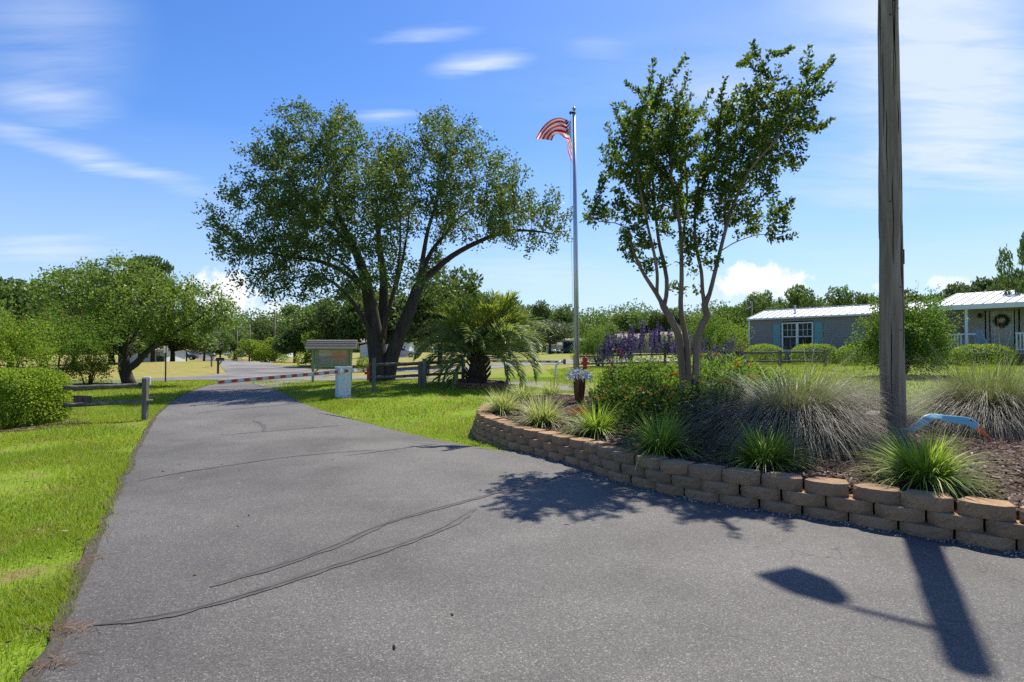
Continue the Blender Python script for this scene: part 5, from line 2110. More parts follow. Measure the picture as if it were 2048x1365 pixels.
# flag pole
YG = 13.4
a = atY(1154.6, 760, YG)
b = atY(1148.3, 228, YG)
a.z = float(HBED(a.x, YG)) - .1
fp = thing('flagpole', 'slim silver flagpole with a gold ball rising behind the rusty vase', 'flagpole', a)
d = b - a
mb = MB()
mb.tube([(0, 0, 0), d * .5, d], [.058, .053, .038], 14)
mb.obj('pole', M_METAL, fp, smooth=True)
mb = MB()
mb.tube([d, d + Vector((0, 0, .02))], [.042, .04], 12)
mb.bar(d + Vector((.01, 0, .025)), d + Vector((-.10, -.02, .02)), .05, .03)
mb.tube([d + Vector((-.085, -.045, .012)), d + Vector((-.085, .005, .012))], .028, 10)
mb.obj('truck', M_DARKM, fp)
mb = MB()
mb.tube([d + Vector((0, 0, .03)), d + Vector((0, 0, .075))], .009, 8)
mb.lathe([(.001, .07), (.022, .075), (.036, .09), (.042, .112), (.036, .135), (.022, .15), (.001, .155)], tuple(d), 16)
mb.obj('ball_finial', m_plain('gold_leaf', (.45, .33, .12), .3, .6, .8), fp, smooth=True)
mb = MB()
h0 = d * .20 + Vector((-.07, -.02, 0))
mb.tube([d + Vector((-.09, -.03, 0)), d * .6 + Vector((-.10, -.03, 0)), h0], .004, 5)
mb.obj('halyard', M_WHITEW, fp)
mb = MB()
mb.bar(d * .20 + Vector((-.06, -.03, -.09)), d * .20 + Vector((-.06, -.03, .09)), .02, .03)
mb.obj('cleat', M_METAL, fp)


def m_flag():
    t = NT('flag_cloth')
    uv = t.n('ShaderNodeUVMap')
    sx = t.n('ShaderNodeSeparateXYZ')
    t.l(uv.outputs[0], sx.inputs[0])
    u, v = sx.outputs[0], sx.outputs[1]
    st = t.math('MODULO', t.math('FLOOR', t.math('MULTIPLY', v, 12.999)), 2)
    c = t.mix(st, (.78, .018, .035), (.90, .90, .90))
    cant = t.math('MULTIPLY', t.math('LESS_THAN', u, .4), t.math('LESS_THAN', v, 7 / 13))
    # offset rows of stars
    gx = t.math('MULTIPLY', u, 11 / .4)
    gy = t.math('MULTIPLY', v, 9 / (7 / 13))
    par = t.math('MODULO', t.math('ADD', t.math('FLOOR', gx), t.math('FLOOR', gy)), 2)
    fx = t.math('SUBTRACT', t.math('FRACT', gx), .5)
    fy = t.math('SUBTRACT', t.math('FRACT', gy), .5)
    rr_ = t.math('ADD', t.math('MULTIPLY', fx, fx), t.math('MULTIPLY', fy, fy))
    star = t.math('MULTIPLY', t.math('LESS_THAN', rr_, .13), t.math('LESS_THAN', par, .5))
    c = t.mix(cant, c, t.mix(star, (.02, .035, .14), (.76, .76, .78)))
    p = t.bsdf(c, .8, .15)
    tr = t.n('ShaderNodeBsdfTranslucent')
    t.l(c, tr.inputs['Color'])
    ms = t.n('ShaderNodeMixShader')
    ms.inputs[0].default_value = .75
    t.l(p, ms.inputs[1])
    t.l(tr.outputs[0], ms.inputs[2])
    return t.done(ms.outputs[0])


def spl(pts, n):
    pts = np.array(pts, float)
    x = np.linspace(0, 1, len(pts))
    s = np.linspace(0, 1, n)
    out = []
    for k in range(pts.shape[1]):
        # Catmull-Rom sampled
        y = pts[:, k]
        i = np.clip(np.searchsorted(x, s, 'right') - 1, 0, len(pts) - 2)
        t = (s - x[i]) / (x[i + 1] - x[i])
        y0, y1, y2, y3 = y[np.maximum(i - 1, 0)], y[i], y[i + 1], y[np.minimum(i + 2, len(pts) - 1)]
        out.append(.5 * (2 * y1 + (y2 - y0) * t + (2 * y0 - 5 * y1 + 4 * y2 - y3) * t * t + (3 * y1 - y0 - 3 * y2 + y3) * t ** 3))
    return np.stack(out, 1)


top = [(1142, 240, 0), (1139, 243, .30), (1134, 240, .55), (1118, 235.5, .62), (1100, 241, .50), (1084, 256, .42), (1070.5, 279, .40)]
mid = [(1143, 284, 0), (1140, 274, .22), (1137, 262, .42), (1122, 251, .40), (1104, 256, .22), (1091, 268, .14), (1085, 279, .18)]
bot = [(1143, 326, 0), (1137.5, 309, .12), (1133, 292, .26), (1129, 277, .28), (1117, 268.5, .18), (1109, 271, .04), (1104, 282, .06)]
NF, MF = 60, 40
ct, cm, cb_ = spl(top, NF), spl(mid, NF), spl(bot, NF)
V, UV = [], []
for j in range(MF):
    t = j / (MF - 1)
    for i in range(NF):
        s = i / (NF - 1)
        g_ = min(1, max(0, (s - .18) / .35))
        g_ = g_ * g_ * (3 - 2 * g_)
        tf = t / .66 if t < .66 else 1 - (t - .66) * .9          # the lower stripes curl under at the fly end
        te = t * (1 - g_) + tf * g_
        w0, w1, w2 = (1 - te) * (1 - 2 * te), 4 * te * (1 - te), te * (2 * te - 1)
        q = ct[i] * w0 + cm[i] * w1 + cb_[i] * w2
        rip = .035 * s * math.sin(te * 13 + s * 5) + .02 * math.sin(s * 11 + t * 4) + g_ * max(0, t - .66) * .9
        V.append(tuple(atY(q[0], q[1], YG - .03 + q[2] + rip)))
        UV.append((s, t))
Fq = [(j * NF + i, j * NF + i + 1, (j + 1) * NF + i + 1, (j + 1) * NF + i) for j in range(MF - 1) for i in range(NF - 1)]
V = np.array(V)
hoist = V[0].copy()
fl = npmesh('flag', V - hoist, np.array(Fq), m_flag(), None, True, np.array(UV))
fl.location = hoist
tag(fl, 'stars and stripes flag blowing and curling from the top of the flagpole', 'flag')

# rusty vase with silver bouquet
pv = bed_pt(1159, 806)
vz = thing('tall_vase', 'tall rusty brown faceted vase standing on the mulch near the wall nose', 'vase', pv)
kv = pv.y / F
mb = MB()
hv = 50 * kv
mb.lathe([(.085, 0), (.118, hv * .3), (.138, hv * .62), (.142, hv * .85), (.135, hv), (.115, hv), (.115, hv - .05), (.02, hv - .06)], (0, 0, 0), 6, .35)
t = NT('rusty_glaze')
f = t.noise(t.coords('Object', (2, 2, .5)), 6, 5, .6)
vzm = t.done(t.bsdf(t.ramp(f, [(.3, (.03, .012, .007)), (.5, (.10, .036, .014)), (.7, (.22, .08, .028))]), .35, .5, 0, f, .2))
mb.obj('body', vzm, vz, bevel=.012)
bq = thing('silver_bouquet', 'bunch of spiky silvery blue and lilac artificial flowers in the rusty vase', 'flowers', pv + Vector((0, 0, hv - .05)))
r = np.random.default_rng(5)
Vs, Fs, Ms, off = [], [], [], 0
mats = (m_island('silver_tinsel', [(0, (.32, .36, .46)), (.5, (.55, .58, .66)), (1, (.8, .8, .84))], .35, .5), m_island('pale_blue_petal', [(0, (.12, .26, .5)), (1, (.4, .6, .75))], .5, .3), m_island('lilac_petal', [(0, (.22, .08, .2)), (1, (.5, .35, .55))], .5, .3))
for q_, n in enumerate((340, 110, 90)):
    d = unit(r.normal(size=(n, 3)) * np.array([1, 1, .55]) + np.array([0, 0, .45]))
    q = .10 + .14 * r.random((n, 1))
    V, Fq = leaf_quads(d * q * np.array([1.15, 1.0, .75]) + np.array([0, 0, .05]), d + r.normal(size=(n, 3)) * .5, .085 if q_ == 0 else .045, .013 if q_ == 0 else .03, .1, r)
    Vs.append(V)
    Fs.append(Fq + off)
    Ms += [q_] * n
    off += len(V)
fo = npmesh('foliage', np.vstack(Vs), np.vstack(Fs), mats[0], bq)
fo.data.materials.append(mats[1])
fo.data.materials.append(mats[2])
fo.data.polygons.foreach_set('material_index', np.array(Ms, np.int32))
mb = MB()
for k in range(9):
    a = k * .7
    mb.tube([(0, 0, -.1), (math.cos(a) * .03, math.sin(a) * .03, .05), (math.cos(a) * .12, math.sin(a) * .12, .13)], .004, 4)
mb.obj('stem', M_STEM, bq)

# blue bird ornament on its stake
YD = 7.05
B = lambda X, Y, dy=0: atY(1448 + X / 3.413, 780 + Y / 3.413, YD + dy)
bp = [(1180, 270, 4, 0), (1240, 268, 14, 0), (1272, 270, 26, .1), (1300, 266, 30, .3), (1340, 236, 46, .55), (1385, 200, 56, .7), (1425, 182, 52, .9), (1470, 184, 46, .8), (1500, 194, 48, .45), (1570, 205, 54, .3), (1640, 212, 56, .25), (1690, 228, 60, .2), (1728, 258, 56, .15)]
bp2 = [(1731, 261, 53, .15), (1760, 285, 36, .12), (1790, 308, 20, .1), (1822, 331, 4, .1)]
c0 = B(1410, 250)
c0.z = float(HBED(c0.x, c0.y))
bird = thing('bird_ornament', 'pale blue cut-out bird garden ornament with orange beak poised over the mulch', 'garden ornament', c0)


def ribbon(pts, name, mat, par, n=60):
    pp_ = np.array(pts, float)
    xs_ = np.linspace(0, 1, len(pp_))
    c = np.stack([np.interp(np.linspace(0, 1, n), xs_, pp_[:, k_]) for k_ in range(4)], 1) * .6 + spl(pts, n) * .4
    k = YD / F / 3.413
    vs, fs = [], []
    m = 9
    for i in range(n):
        p = B(c[i, 0], c[i, 1]) - c0
        j0, j1 = max(i - 1, 0), min(i + 1, n - 1)
        t = (B(c[j1, 0], c[j1, 1]) - B(c[j0, 0], c[j0, 1])).normalized()
        upv = Vector((-t.z, 0, t.x))
        tw = c[i, 3]
        ax = (upv * math.cos(tw) + Vector((0, 1, 0)) * math.sin(tw))
        nr = t.cross(ax)
        hw = max(c[i, 2] * k / 2, .002)
        for q in range(m):
            f = q / (m - 1) * 2 - 1
            vs.append(p + ax * hw * f + nr * (hw * .07 * (1 - f * f)))
    for i in range(n - 1):
        for q in range(m - 1):
            fs.append((i * m + q, i * m + q + 1, (i + 1) * m + q + 1, (i + 1) * m + q))
    mb = MB()
    mb.add(vs, fs)
    o = mb.obj(name, mat, par, smooth=True)
    s = o.modifiers.new('solid', 'SOLIDIFY')
    s.thickness = .006
    s.offset = 0
    return o


ribbon(bp, 'body', m_plain('pale_blue_paint', (.20, .44, .52), .45, .4, 0, .06, 6, .03), bird)
ribbon(bp2, 'beak', m_plain('orange_paint', (.72, .14, .02), .45, .4, 0, .08, 6, .03), bird, 20)
mb = MB()
e = B(1672, 206) - c0
for sgn in (-1,):
    q = e + Vector((0, -.045, 0))
    mb.add([q + Vector((math.cos(a) * .022, -.002, math.sin(a) * .011)) for a in np.linspace(0, 2 * np.pi, 14, endpoint=False)] + [q + Vector((0, -.006, 0))], [(i, (i + 1) % 14, 14) for i in range(14)])
eye = mb.obj('eye', M_BLACK, bird)
mb = MB()
q = e + Vector((.002, -.0530, 0))
mb.add([q + Vector((math.cos(a) * .008, 0, math.sin(a) * .006)) for a in np.linspace(0, 2 * np.pi, 10, endpoint=False)], [tuple(range(10))])
mb.obj('pupil', m_plain('pale_pupil', (.5, .6, .62), .4), eye)
mb = MB()
q = B(1412, 196) - c0
mb.tube([(q.x, q.y, -.15), (q.x, q.y, q.z + .01)], .007, 6)
mb.obj('stake', M_DARKM, bird)

# pale rock beside the pole
pr_ = bed_at(1748, 9.4)
mb = MB()
bm = bmesh.new()
bmesh.ops.create_icosphere(bm, subdivisions=3, radius=1)
rk = random.Random(8)
for v in bm.verts:
    v.co = Vector((v.co.x * .17, v.co.y * .12, v.co.z * .09)) * (1 + .12 * math.sin(v.co.x * 5) * math.cos(v.co.y * 4 + v.co.z * 3) + rk.uniform(-.02, .02))
mb.v = [tuple(v.co) for v in bm.verts]
mb.f = [tuple(x.index for x in f.verts) for f in bm.faces]
bm.free()
o = mb.obj('garden_rock', m_plain('pale_stone', (.52, .49, .44), .85, .2, 0, .15, 8, .4), None, True, loc=pr_ + Vector((0, 0, .04)))
tag(o, 'pale rounded rock lying in the grass just left of the utility pole foot', 'rock')

# ------------------------------------------------------------------ fences
def rail(mb, a, b, th=.085, seed=0):
    r = random.Random(seed)
    a, b = Vector(a), Vector(b)
    n = 10
    pts = [a + (b - a) * (i / n) + Vector((0, 0, r.uniform(-.008, .008))) for i in range(n + 1)]
    mb.tube(pts, [th * .55 * r.uniform(.9, 1.08) for _ in pts], 7, True, .06)


YFp = 13.0
pl = atY(290, 842, YFp)
pl.z = Hs(pl.x, pl.y)
fl_ = thing('split_rail_fence', 'short split-rail fence with two rails ending at a post by the driveway left edge', 'fence', pl)
post_top = atY(290, 757, YFp).z - pl.z
mb = MB()
mb.box((0, 0, post_top / 2 - .1), (.105, .105, post_top + .2))
po = mb.obj('post', M_GREYWOOD, fl_, bevel=.008)
for k, (ya, yb, xe) in enumerate(((770.8, 776.9, 285), (802.5, 811, 305))):
    a = atY(xe, ya, YFp + .04) - pl
    b = atY(125, yb, 12.26) - pl
    b = b - (b - a) * .01
    a.y += .02
    mb = MB()
    rail(mb, a, b, .088, k)
    mb.obj('rail', M_GREYWOODX, fl_, smooth=True)
box_c = Vector((.0, -.0, 0)) + (atY(289, 763, YFp) - pl)
bx = thing('gate_receiver_box', 'small white plastic box fixed on top of the fence post by the driveway', 'box', pl + box_c)
mb = MB()
mb.box((0, .075, 0), (.17, .045, .19))
mb.obj('case', M_WHITE, bx, bevel=.015)
mb = MB()
mb.box((0, .05, 0), (.12, .012, .14))
mb.obj('backplate', M_METAL, bx)

fr0 = atY(748, 786, 18.4)
fr0.z = Hs(fr0.x, fr0.y)
fr = thing('split_rail_fence', 'longer split-rail fence running from the large tree to the palm ring', 'fence', fr0)
for px, topy, Yd in ((748, 716, 18.4), (926, 718, 21.8)):
    q = atY(px, topy, Yd)
    g = Hs(q.x, q.y)
    mb = MB()
    c = Vector((q.x, q.y, (q.z + g) / 2 - .1)) - fr0
    mb.box(c, (.11, .11, q.z - g + .2), .3)
    mb.obj('post', M_GREYWOOD, fr, bevel=.008)
for k, pts in enumerate((((740, 730, 18.42), (847, 727, 20.0)), ((838, 727, 20.05), (932, 724, 21.8)), ((740, 756, 18.42), (847, 751, 20.0)), ((838, 751, 20.05), (932, 746, 21.8)))):
    mb = MB()
    rail(mb, atY(*pts[0]) - fr0, atY(*pts[1]) - fr0, .09, 10 + k)
    mb.obj('rail', M_GREYWOODX, fr, smooth=True)
gp = atY(845, 775, 19.85)
gp.z = Hs(gp.x, gp.y)
gpost = thing('grey_timber_post', 'broad pale grey double timber post in front of the split-rail fence left of the palm', 'post', gp)
for s, hh in ((-.065, .80), (.075, .94)):
    mb = MB()
    mb.box((s, -.10 + abs(s) * .3, hh / 2 - .1), (.13, .13, hh + .2))
    mb.obj('plank', M_GREYWOOD, gpost, bevel=.01)

ff0 = ground_at((1149 - 1024) / F * 35.6, 35.6)
ff = thing('split_rail_fence', 'far split-rail fence running right from behind the flagpole towards the clipped bushes', 'fence', ff0)
fpts = []
for px, Yd in ((1149, 35.6), (1205, 35.4), (1262, 35.0), (1330, 34.2), (1400, 33.2), (1475, 32.2), (1560, 31.2), (1650, 30.0)):
    x = (px - 1024) / F * Yd
    fpts.append((x, Yd, Hs(x, Yd)))
for i, q in enumerate(fpts):
    mb = MB()
    c = Vector(q) - ff0
    mb.box(c + Vector((0, 0, .36)), (.12, .12, .95), .2)
    mb.obj('post', M_GREYWOOD, ff, bevel=.008)
    if i:
        for z in (.72, .27):
            mb = MB()
            rail(mb, Vector(fpts[i - 1]) - ff0 + Vector((-.05, -.01, z)), c + Vector((.05, -.01, z)), .10, 30 + i)
            mb.obj('rail', M_GREYWOODX, ff, smooth=True)

# ------------------------------------------------------------------ hydrants
def hydrant(px, Yd, h, label):
    x = (px - 1024) / F * Yd
    g = ground_at(x, Yd)
    t = thing('fire_hydrant', label, 'hydrant', g, 0, 'red hydrants')
    s = h / .75
    mb = MB()
    mb.lathe([(.17 * s, 0), (.17 * s, .03 * s), (.12 * s, .04 * s), (.115 * s, .48 * s), (.15 * s, .49 * s), (.15 * s, .52 * s)], (0, 0, 0), 16)
    mb.obj('barrel', M_REDP, t, smooth=False, bevel=.006)
    mb = MB()
    mb.lathe([(.14 * s, .52 * s), (.135 * s, .60 * s), (.10 * s, .67 * s), (.045 * s, .70 * s), (.04 * s, .75 * s), (.02 * s, .76 * s)], (0, 0, 0), 16)
    mb.obj('bonnet', M_REDP, t, smooth=True)
    for a in (0, math.pi, -math.pi / 2):
        dd = Vector((math.cos(a), math.sin(a), 0))
        mb = MB()
        c = Vector((0, 0, .38 * s))
        mb.tube([c + dd * .1 * s, c + dd * .17 * s, c + dd * .175 * s, c + dd * .21 * s], [.055 * s, .055 * s, .07 * s, .065 * s], 10)
        mb.obj('outlet_cap', M_REDP, t)
    return t


hydrant(739, 26.5, .72, 'red fire hydrant beside the fence post in front of the large tree trunk')
hydrant(1170, 34.4, .78, 'red fire hydrant just right of the flagpole at the far rail fence')

# ------------------------------------------------------------------ barrier gate at the driveway
YC_ = 17.3
cb0 = atY(686, 797, YC_)
cb0.z = Hs(cb0.x, cb0.y)
RZ = R(33)
gate = thing('barrier_gate', 'white barrier gate cabinet with red and white striped arm across the driveway', 'barrier gate', cb0)
ch = atY(686, 734, YC_).z - cb0.z
Rm = Matrix.Rotation(RZ, 3, 'Z')
mb = MB()
mb.box((0, 0, ch / 2 - .05), (.37, .30, ch + .02), RZ)
cab = mb.obj('cabinet', M_WHITEW, gate, bevel=.012)
mb = MB()
mb.box((0, 0, ch - .02), (.40, .33, .05), RZ)
mb.obj('lid', M_WHITEW, gate, bevel=.008)
mb = MB()
f = Rm @ Vector((0, -1, 0))
sd = Rm @ Vector((1, 0, 0))
rr2 = random.Random(6)
for k in range(14):
    c = f * .151 + sd * rr2.uniform(-.14, .16) + Vector((0, 0, rr2.uniform(.05, ch * .6)))
    mb.tube([c, c + f * .003], rr2.uniform(.004, .009), 6)
for k in range(4):
    c = f * .151 + sd * (.10 + .018 * k) + Vector((0, 0, .05 + .004 * k))
    mb.bar(c - sd * .006, c + sd * .006, .004, .028)
mb.obj('rust_spot', m_plain('rust_and_bare_metal', (.09, .06, .045), .8, .2), cab)
piv = atY(681, 743.5, YC_ - .22) - cb0
tip = atY(435.5, 765, 14.75) - cb0
dr = (tip - piv).normalized()
back_ = piv - dr * .42
mb = MB()
L = (tip - back_).length
mb.bar(back_, tip, .035, .10)
arm = mb.obj('arm', m_plain('arm_aluminium', (.42, .40, .30), .5, .4, .2), gate, bevel=.005)
ns = 24
sw = dr.cross(Vector((0, 0, 1))).normalized()
sw = sw if sw.y < 0 else -sw
M_STR = m_plain('red_reflector_tape', (.50, .05, .025), .45, .4, 0, .12)
M_STW = m_plain('white_reflector_tape', (.55, .55, .52), .45, .4, 0, .08)
for k in range(ns):
    a0, a1 = back_ + dr * (L * k / ns + .012), back_ + dr * (L * (k + 1) / ns - .012)
    mb = MB()
    for s_ in (sw, -sw):
        mb.bar(a0 + s_ * .0195, a1 + s_ * .0195, .004, .070)
    mb.obj('red_stripe' if k % 2 else 'white_stripe', M_STR if k % 2 else M_STW, arm)
mb = MB()
mb.tube([piv - f * .06, piv + f * .05], [.085, .085], 8)
mb.tube([piv + f * .05, piv + f * .075], [.05, .045], 8)
hub = mb.obj('hub', M_WHITE, gate, bevel=.006)
mb = MB()
for k in range(4):
    a = k * 1.57 + .78
    c = piv + f * .051 + sd * math.cos(a) * .06 + Vector((0, 0, math.sin(a) * .06))
    mb.tube([c, c + f * .012], .009, 6)
mb.obj('bolt', M_DARKM, hub)

# second barrier beyond, at the exit lane, and its bent rest
x = (1128 - 1024) / F * 27.2
q1 = atY(1129, 724, 27.2)
q0 = atY(950, 722, 28.0)
g2 = thing('barrier_gate', 'second barrier arm with red and white stripes beyond the palm, over the exit lane', 'barrier gate', (q0.x, q0.y, Hs(q0.x, q0.y)))
o0 = Vector(g2.location)
mb = MB()
mb.box((0, 0, .42), (.34, .3, .9))
mb.obj('cabinet', M_WHITEW, g2, bevel=.012)
mb = MB()
mb.bar(q0 - o0 + Vector((0, -.2, 0)), q1 - o0, .035, .11)
arm2 = mb.obj('arm', M_STW, g2, bevel=.005)
d2 = (q1 - q0)
for k in range(1, 10):
    a0 = q0 - o0 + Vector((0, -.2, 0)) * (1 - (k * 2) / 20) + d2 * (k * 2 / 20)
    mb = MB()
    mb.bar(a0 + Vector((0, -.021, 0)), a0 + d2 * .045 + Vector((0, -.021, 0)), .004, .075)
    mb.obj('red_stripe', M_STR, arm2)
mb = MB()
mb.box(q1 - o0, (.12, .1, .24))
mb.obj('end_cap', m_plain('brown_end_cap', (.16, .10, .07), .7), arm2, bevel=.01)
pipe = [(1111.8, 770, 26.4), (1111.3, 745, 26.4), (1111.2, 738, 26.4), (1113, 731, 26.4), (1117, 726, 26.4), (1122, 723.5, 26.4)]
P0 = atY(*pipe[0])
P0.z = Hs(P0.x, P0.y)
pp = [Vector((0, 0, -.1))] + [atY(*q) - P0 for q in pipe[1:]]
mb = MB()
mb.tube(pp, .05, 10)
o = mb.obj('bent_pipe', M_WHITE, None, True, loc=P0)
tag(o, 'white bent pipe post standing at the exit lane left of the rusty vase', 'pipe')

# ------------------------------------------------------------------ notice board
YN = 27.9
n0 = atY(664, 762, YN)
n0.z = Hs(n0.x, n0.y)
RN = R(6)
nb_ = thing('notice_board', 'pale green roofed notice board on two posts with a framed sunset picture', 'notice board', n0, RN)
kn = YN / F
zt = lambda y: atY(664, y, YN).z - n0.z
M_SAGE = m_plain('sage_green_paint', (.30, .35, .22), .7, .25, 0, .08, 6, .1)
M_SHIN = m_plain('wood_shingle', (.27, .25, .22), .9, .15, 0, .3, 9, .5, (1, 3, 3))
hw = 39 * kn
for s in (-1, 1):
    mb = MB()
    mb.box((s * (hw - .05), 0, zt(697) / 2 - .1), (.11, .11, zt(697) + .2))
    mb.obj('post', M_SAGE, nb_, bevel=.006)
mb = MB()
zt0, zt1 = zt(735), zt(694)
mb.box((0, 0, (zt0 + zt1) / 2), (hw * 2 - .24, .07, zt1 - zt0))
mb.obj('panel', M_SAGE, nb_, bevel=.005)
px0, px1, pz0, pz1 = (637 - 664) * kn, (695 - 664) * kn, zt(729.5), zt(699)
mb = MB()
for a, b in (((px0 - .06, 0, pz0), (px1 + .06, 0, pz0)), ((px0 - .06, 0, pz1), (px1 + .06, 0, pz1)), ((px0, 0, pz0 + .03), (px0, 0, pz1 - .03)), ((px1, 0, pz0 + .03), (px1, 0, pz1 - .03))):
    mb.bar(Vector(a) + Vector((0, -.05, 0)), Vector(b) + Vector((0, -.05, 0)), .04, .06)
mb.obj('picture_frame', M_SAGE, nb_)
t = NT('sunset_picture')
uv = t.n('ShaderNodeUVMap')
sx = t.n('ShaderNodeSeparateXYZ')
t.l(uv.outputs[0], sx.inputs[0])
dx = t.math('SUBTRACT', sx.outputs[0], .70)
dy = t.math('SUBTRACT', sx.outputs[1], .58)
an = t.math('ARCTAN2', dy, dx)
rad_ = t.math('SQRT', t.math('ADD', t.math('MULTIPLY', dx, dx), t.math('MULTIPLY', t.math('MULTIPLY', dy, dy), .5)))
cbx = t.n('ShaderNodeCombineXYZ')
t.l(t.math('MULTIPLY', an, 2.6), cbx.inputs[0])
t.l(t.math('MULTIPLY', rad_, 1.2), cbx.inputs[1])
nz = t.noise(cbx.outputs[0], 1.6, 4, .6)
sky_ = t.ramp(nz, [(.3, (.30, .31, .32)), (.5, (.60, .48, .34)), (.65, (.72, .56, .40))])
sea = t.ramp(nz, [(.3, (.16, .19, .24)), (.55, (.38, .32, .32)), (.75, (.62, .40, .28))])
c = t.mix(t.math('GREATER_THAN', dy, 0), sea, sky_)
c = t.mix(t.ramp(rad_, [(.02, 1), (.42, 0)]), c, (.62, .20, .07))
mt = t.done(t.bsdf(c, .35, .4))
V = np.array([(px0 + .02, -.045, pz0 + .02), (px1 - .02, -.045, pz0 + .02), (px1 - .02, -.045, pz1 - .02), (px0 + .02, -.045, pz1 - .02)])
npmesh('picture', V, np.array([(0, 1, 2, 3)]), mt, nb_, False, np.array([(0, 0), (1, 0), (1, 1), (0, 1)], float))
mb = MB()
ez, rz_ = zt(697), zt(680)
mb.prism([(-.42, ez), (0, rz_), (.42, ez), (.40, ez - .05), (0, rz_ - .06), (-.40, ez - .05)], -hw - .24, hw + .24)
ro = mb.obj('roof', M_SHIN, nb_)
mb = MB()
for k in range(1, 5):
    f_ = k / 5
    mb.box((0, -.42 * f_ - .004, rz_ + (ez - rz_) * f_ + .006), (2 * hw + .47, .02, .012))
mb.obj('shingle_course', M_SHIN, ro)
mb = MB()
mb.bar((-hw + .15, .02, zt(736)), (-hw + .15 + .35, .02, zt(736) + .24), .05, .05)
mb.bar((-hw + .02, .02, zt0 - .30), (-hw + .42, .02, zt0 + .02), .05, .06)
mb.obj('brace', M_SAGE, nb_)

# ------------------------------------------------------------------ tree rings
M_BRICK = m_plain('red_brown_brick', (.22, .12, .08), .9, .15, 0, .3, 6, .4)


def ring(name, label, px, Yd, rad, h, nb, courses=1, base=None, arc=6.283, kind_='edging'):
    x = (px - 1024) / F * Yd
    g = base or ground_at(x, Yd)
    t = thing(name, label, kind_, g)
    r = random.Random(int(px))
    L = rad * arc / nb
    mb0 = MB()
    mb0.box((0, 0, 0), (.10, L * .95, h / courses * .96))
    b0 = mb0.obj('brick', M_BRICK, t, bevel=.008)
    first = True
    for c in range(courses):
        for k in range(nb):
            a = arc * (k + .5 * (c % 2)) / nb
            bx_, by_ = math.cos(a) * rad, math.sin(a) * rad
            o = b0 if first else b0.copy()
            if not first:
                COL.objects.link(o)
            first = False
            o.location = (bx_, by_, Hs(g.x + bx_, g.y + by_) - g.z + h / courses * (c + .5) + r.uniform(-.006, .006))
            o.rotation_euler = (r.uniform(-.04, .04), r.uniform(-.05, .05), a + r.uniform(-.06, .06))
    m = MB()
    m.add([(math.cos(a) * (rad - .04), math.sin(a) * (rad - .04), Hs(g.x + math.cos(a) * rad, g.y + math.sin(a) * rad) - g.z + h * .72) for a in np.linspace(0, 6.283, 24, endpoint=False)], [tuple(range(24))])
    m.obj('soil', bpy.data.materials['bark_mulch'], t)
    return t


ring('brick_ring', 'round brick edging around the foot of the palm', 955, YB, 1.02, .16, 22, 2)
ring('brick_ring', 'weathered brick ring around the low myrtle on the left lawn', 176, 24.0, .95, .20, 20, 1)
ring('brick_ring', 'smaller broken brick ring in bark just above the lower fence rail', 135, 17.6, .55, .17, 12, 1)

# ------------------------------------------------------------------ mailboxes, sign post, utility box
def mailbox(px, ybase, h, label, mat, face=1):
    g = gnd(px, ybase)
    t = thing('mailbox', label, 'mailbox', g, R(-10), 'mailboxes by the road')
    mb = MB()
    mb.box((0, 0, h * .42), (.10, .10, h * .84 + .1))
    mb.bar((0, 0, h * .55), (.26, 0, h * .80), .06, .06)
    mb.obj('post', mat if mat is M_BLACK else M_GREYWOOD, t)
    mb = MB()
    w_, l_, z = .09, .26, h * .84
    prof = [(-w_, z), (w_, z), (w_, z + .12)] + [(w_ * math.cos(a), z + .12 + w_ * math.sin(a)) for a in np.linspace(.3, 2.84, 7)] + [(-w_, z + .12)]
    mb.prism(prof, .15 - l_, .15 + l_)
    bo = mb.obj('box', mat, t)
    mb = MB()
    mb.box((.2, -w_ - .012, z + .16), (.02, .01, .16))
    mb.obj('flag_arm', M_REDP, bo)
    return t


mailbox(436, 748, 1.05, 'black mailbox on a black post at the dry grass corner of the road', M_BLACK)
mailbox(423, 734, 1.05, 'grey wooden-post mailbox a little farther along the road', m_plain('grey_mailbox', (.12, .12, .115), .6))
g = gnd(331, 765)
sp_ = thing('sign_post', 'thin dark sign post seen edge-on at the far edge of the left lawn', 'sign post', g)
mb = MB()
mb.box((0, 0, .85), (.05, .05, 1.9))
mb.obj('pole', M_DARKM, sp_)
mb = MB()
mb.box((0, -.05, 1.62), (.03, .45, .34), .12)
mb.obj('sign_plate', M_METAL, sp_)
g = ground_at((321 - 1024) / F * 66, 66)
ub = thing('utility_box', 'green metal utility cabinet on the dry lawn behind the thin sign post', 'utility box', g)
M_UGR = m_plain('utility_green', (.05, .10, .075), .6)
mb = MB()
mb.box((0, 0, .25), (.55, .5, .56))
bd = mb.obj('cabinet', M_UGR, ub, bevel=.02)
mb = MB()
mb.prism([(-.30, .53), (.28, .53), (.26, .62), (-.28, .66)], -.3, .3)
mb.obj('lid', M_UGR, ub)

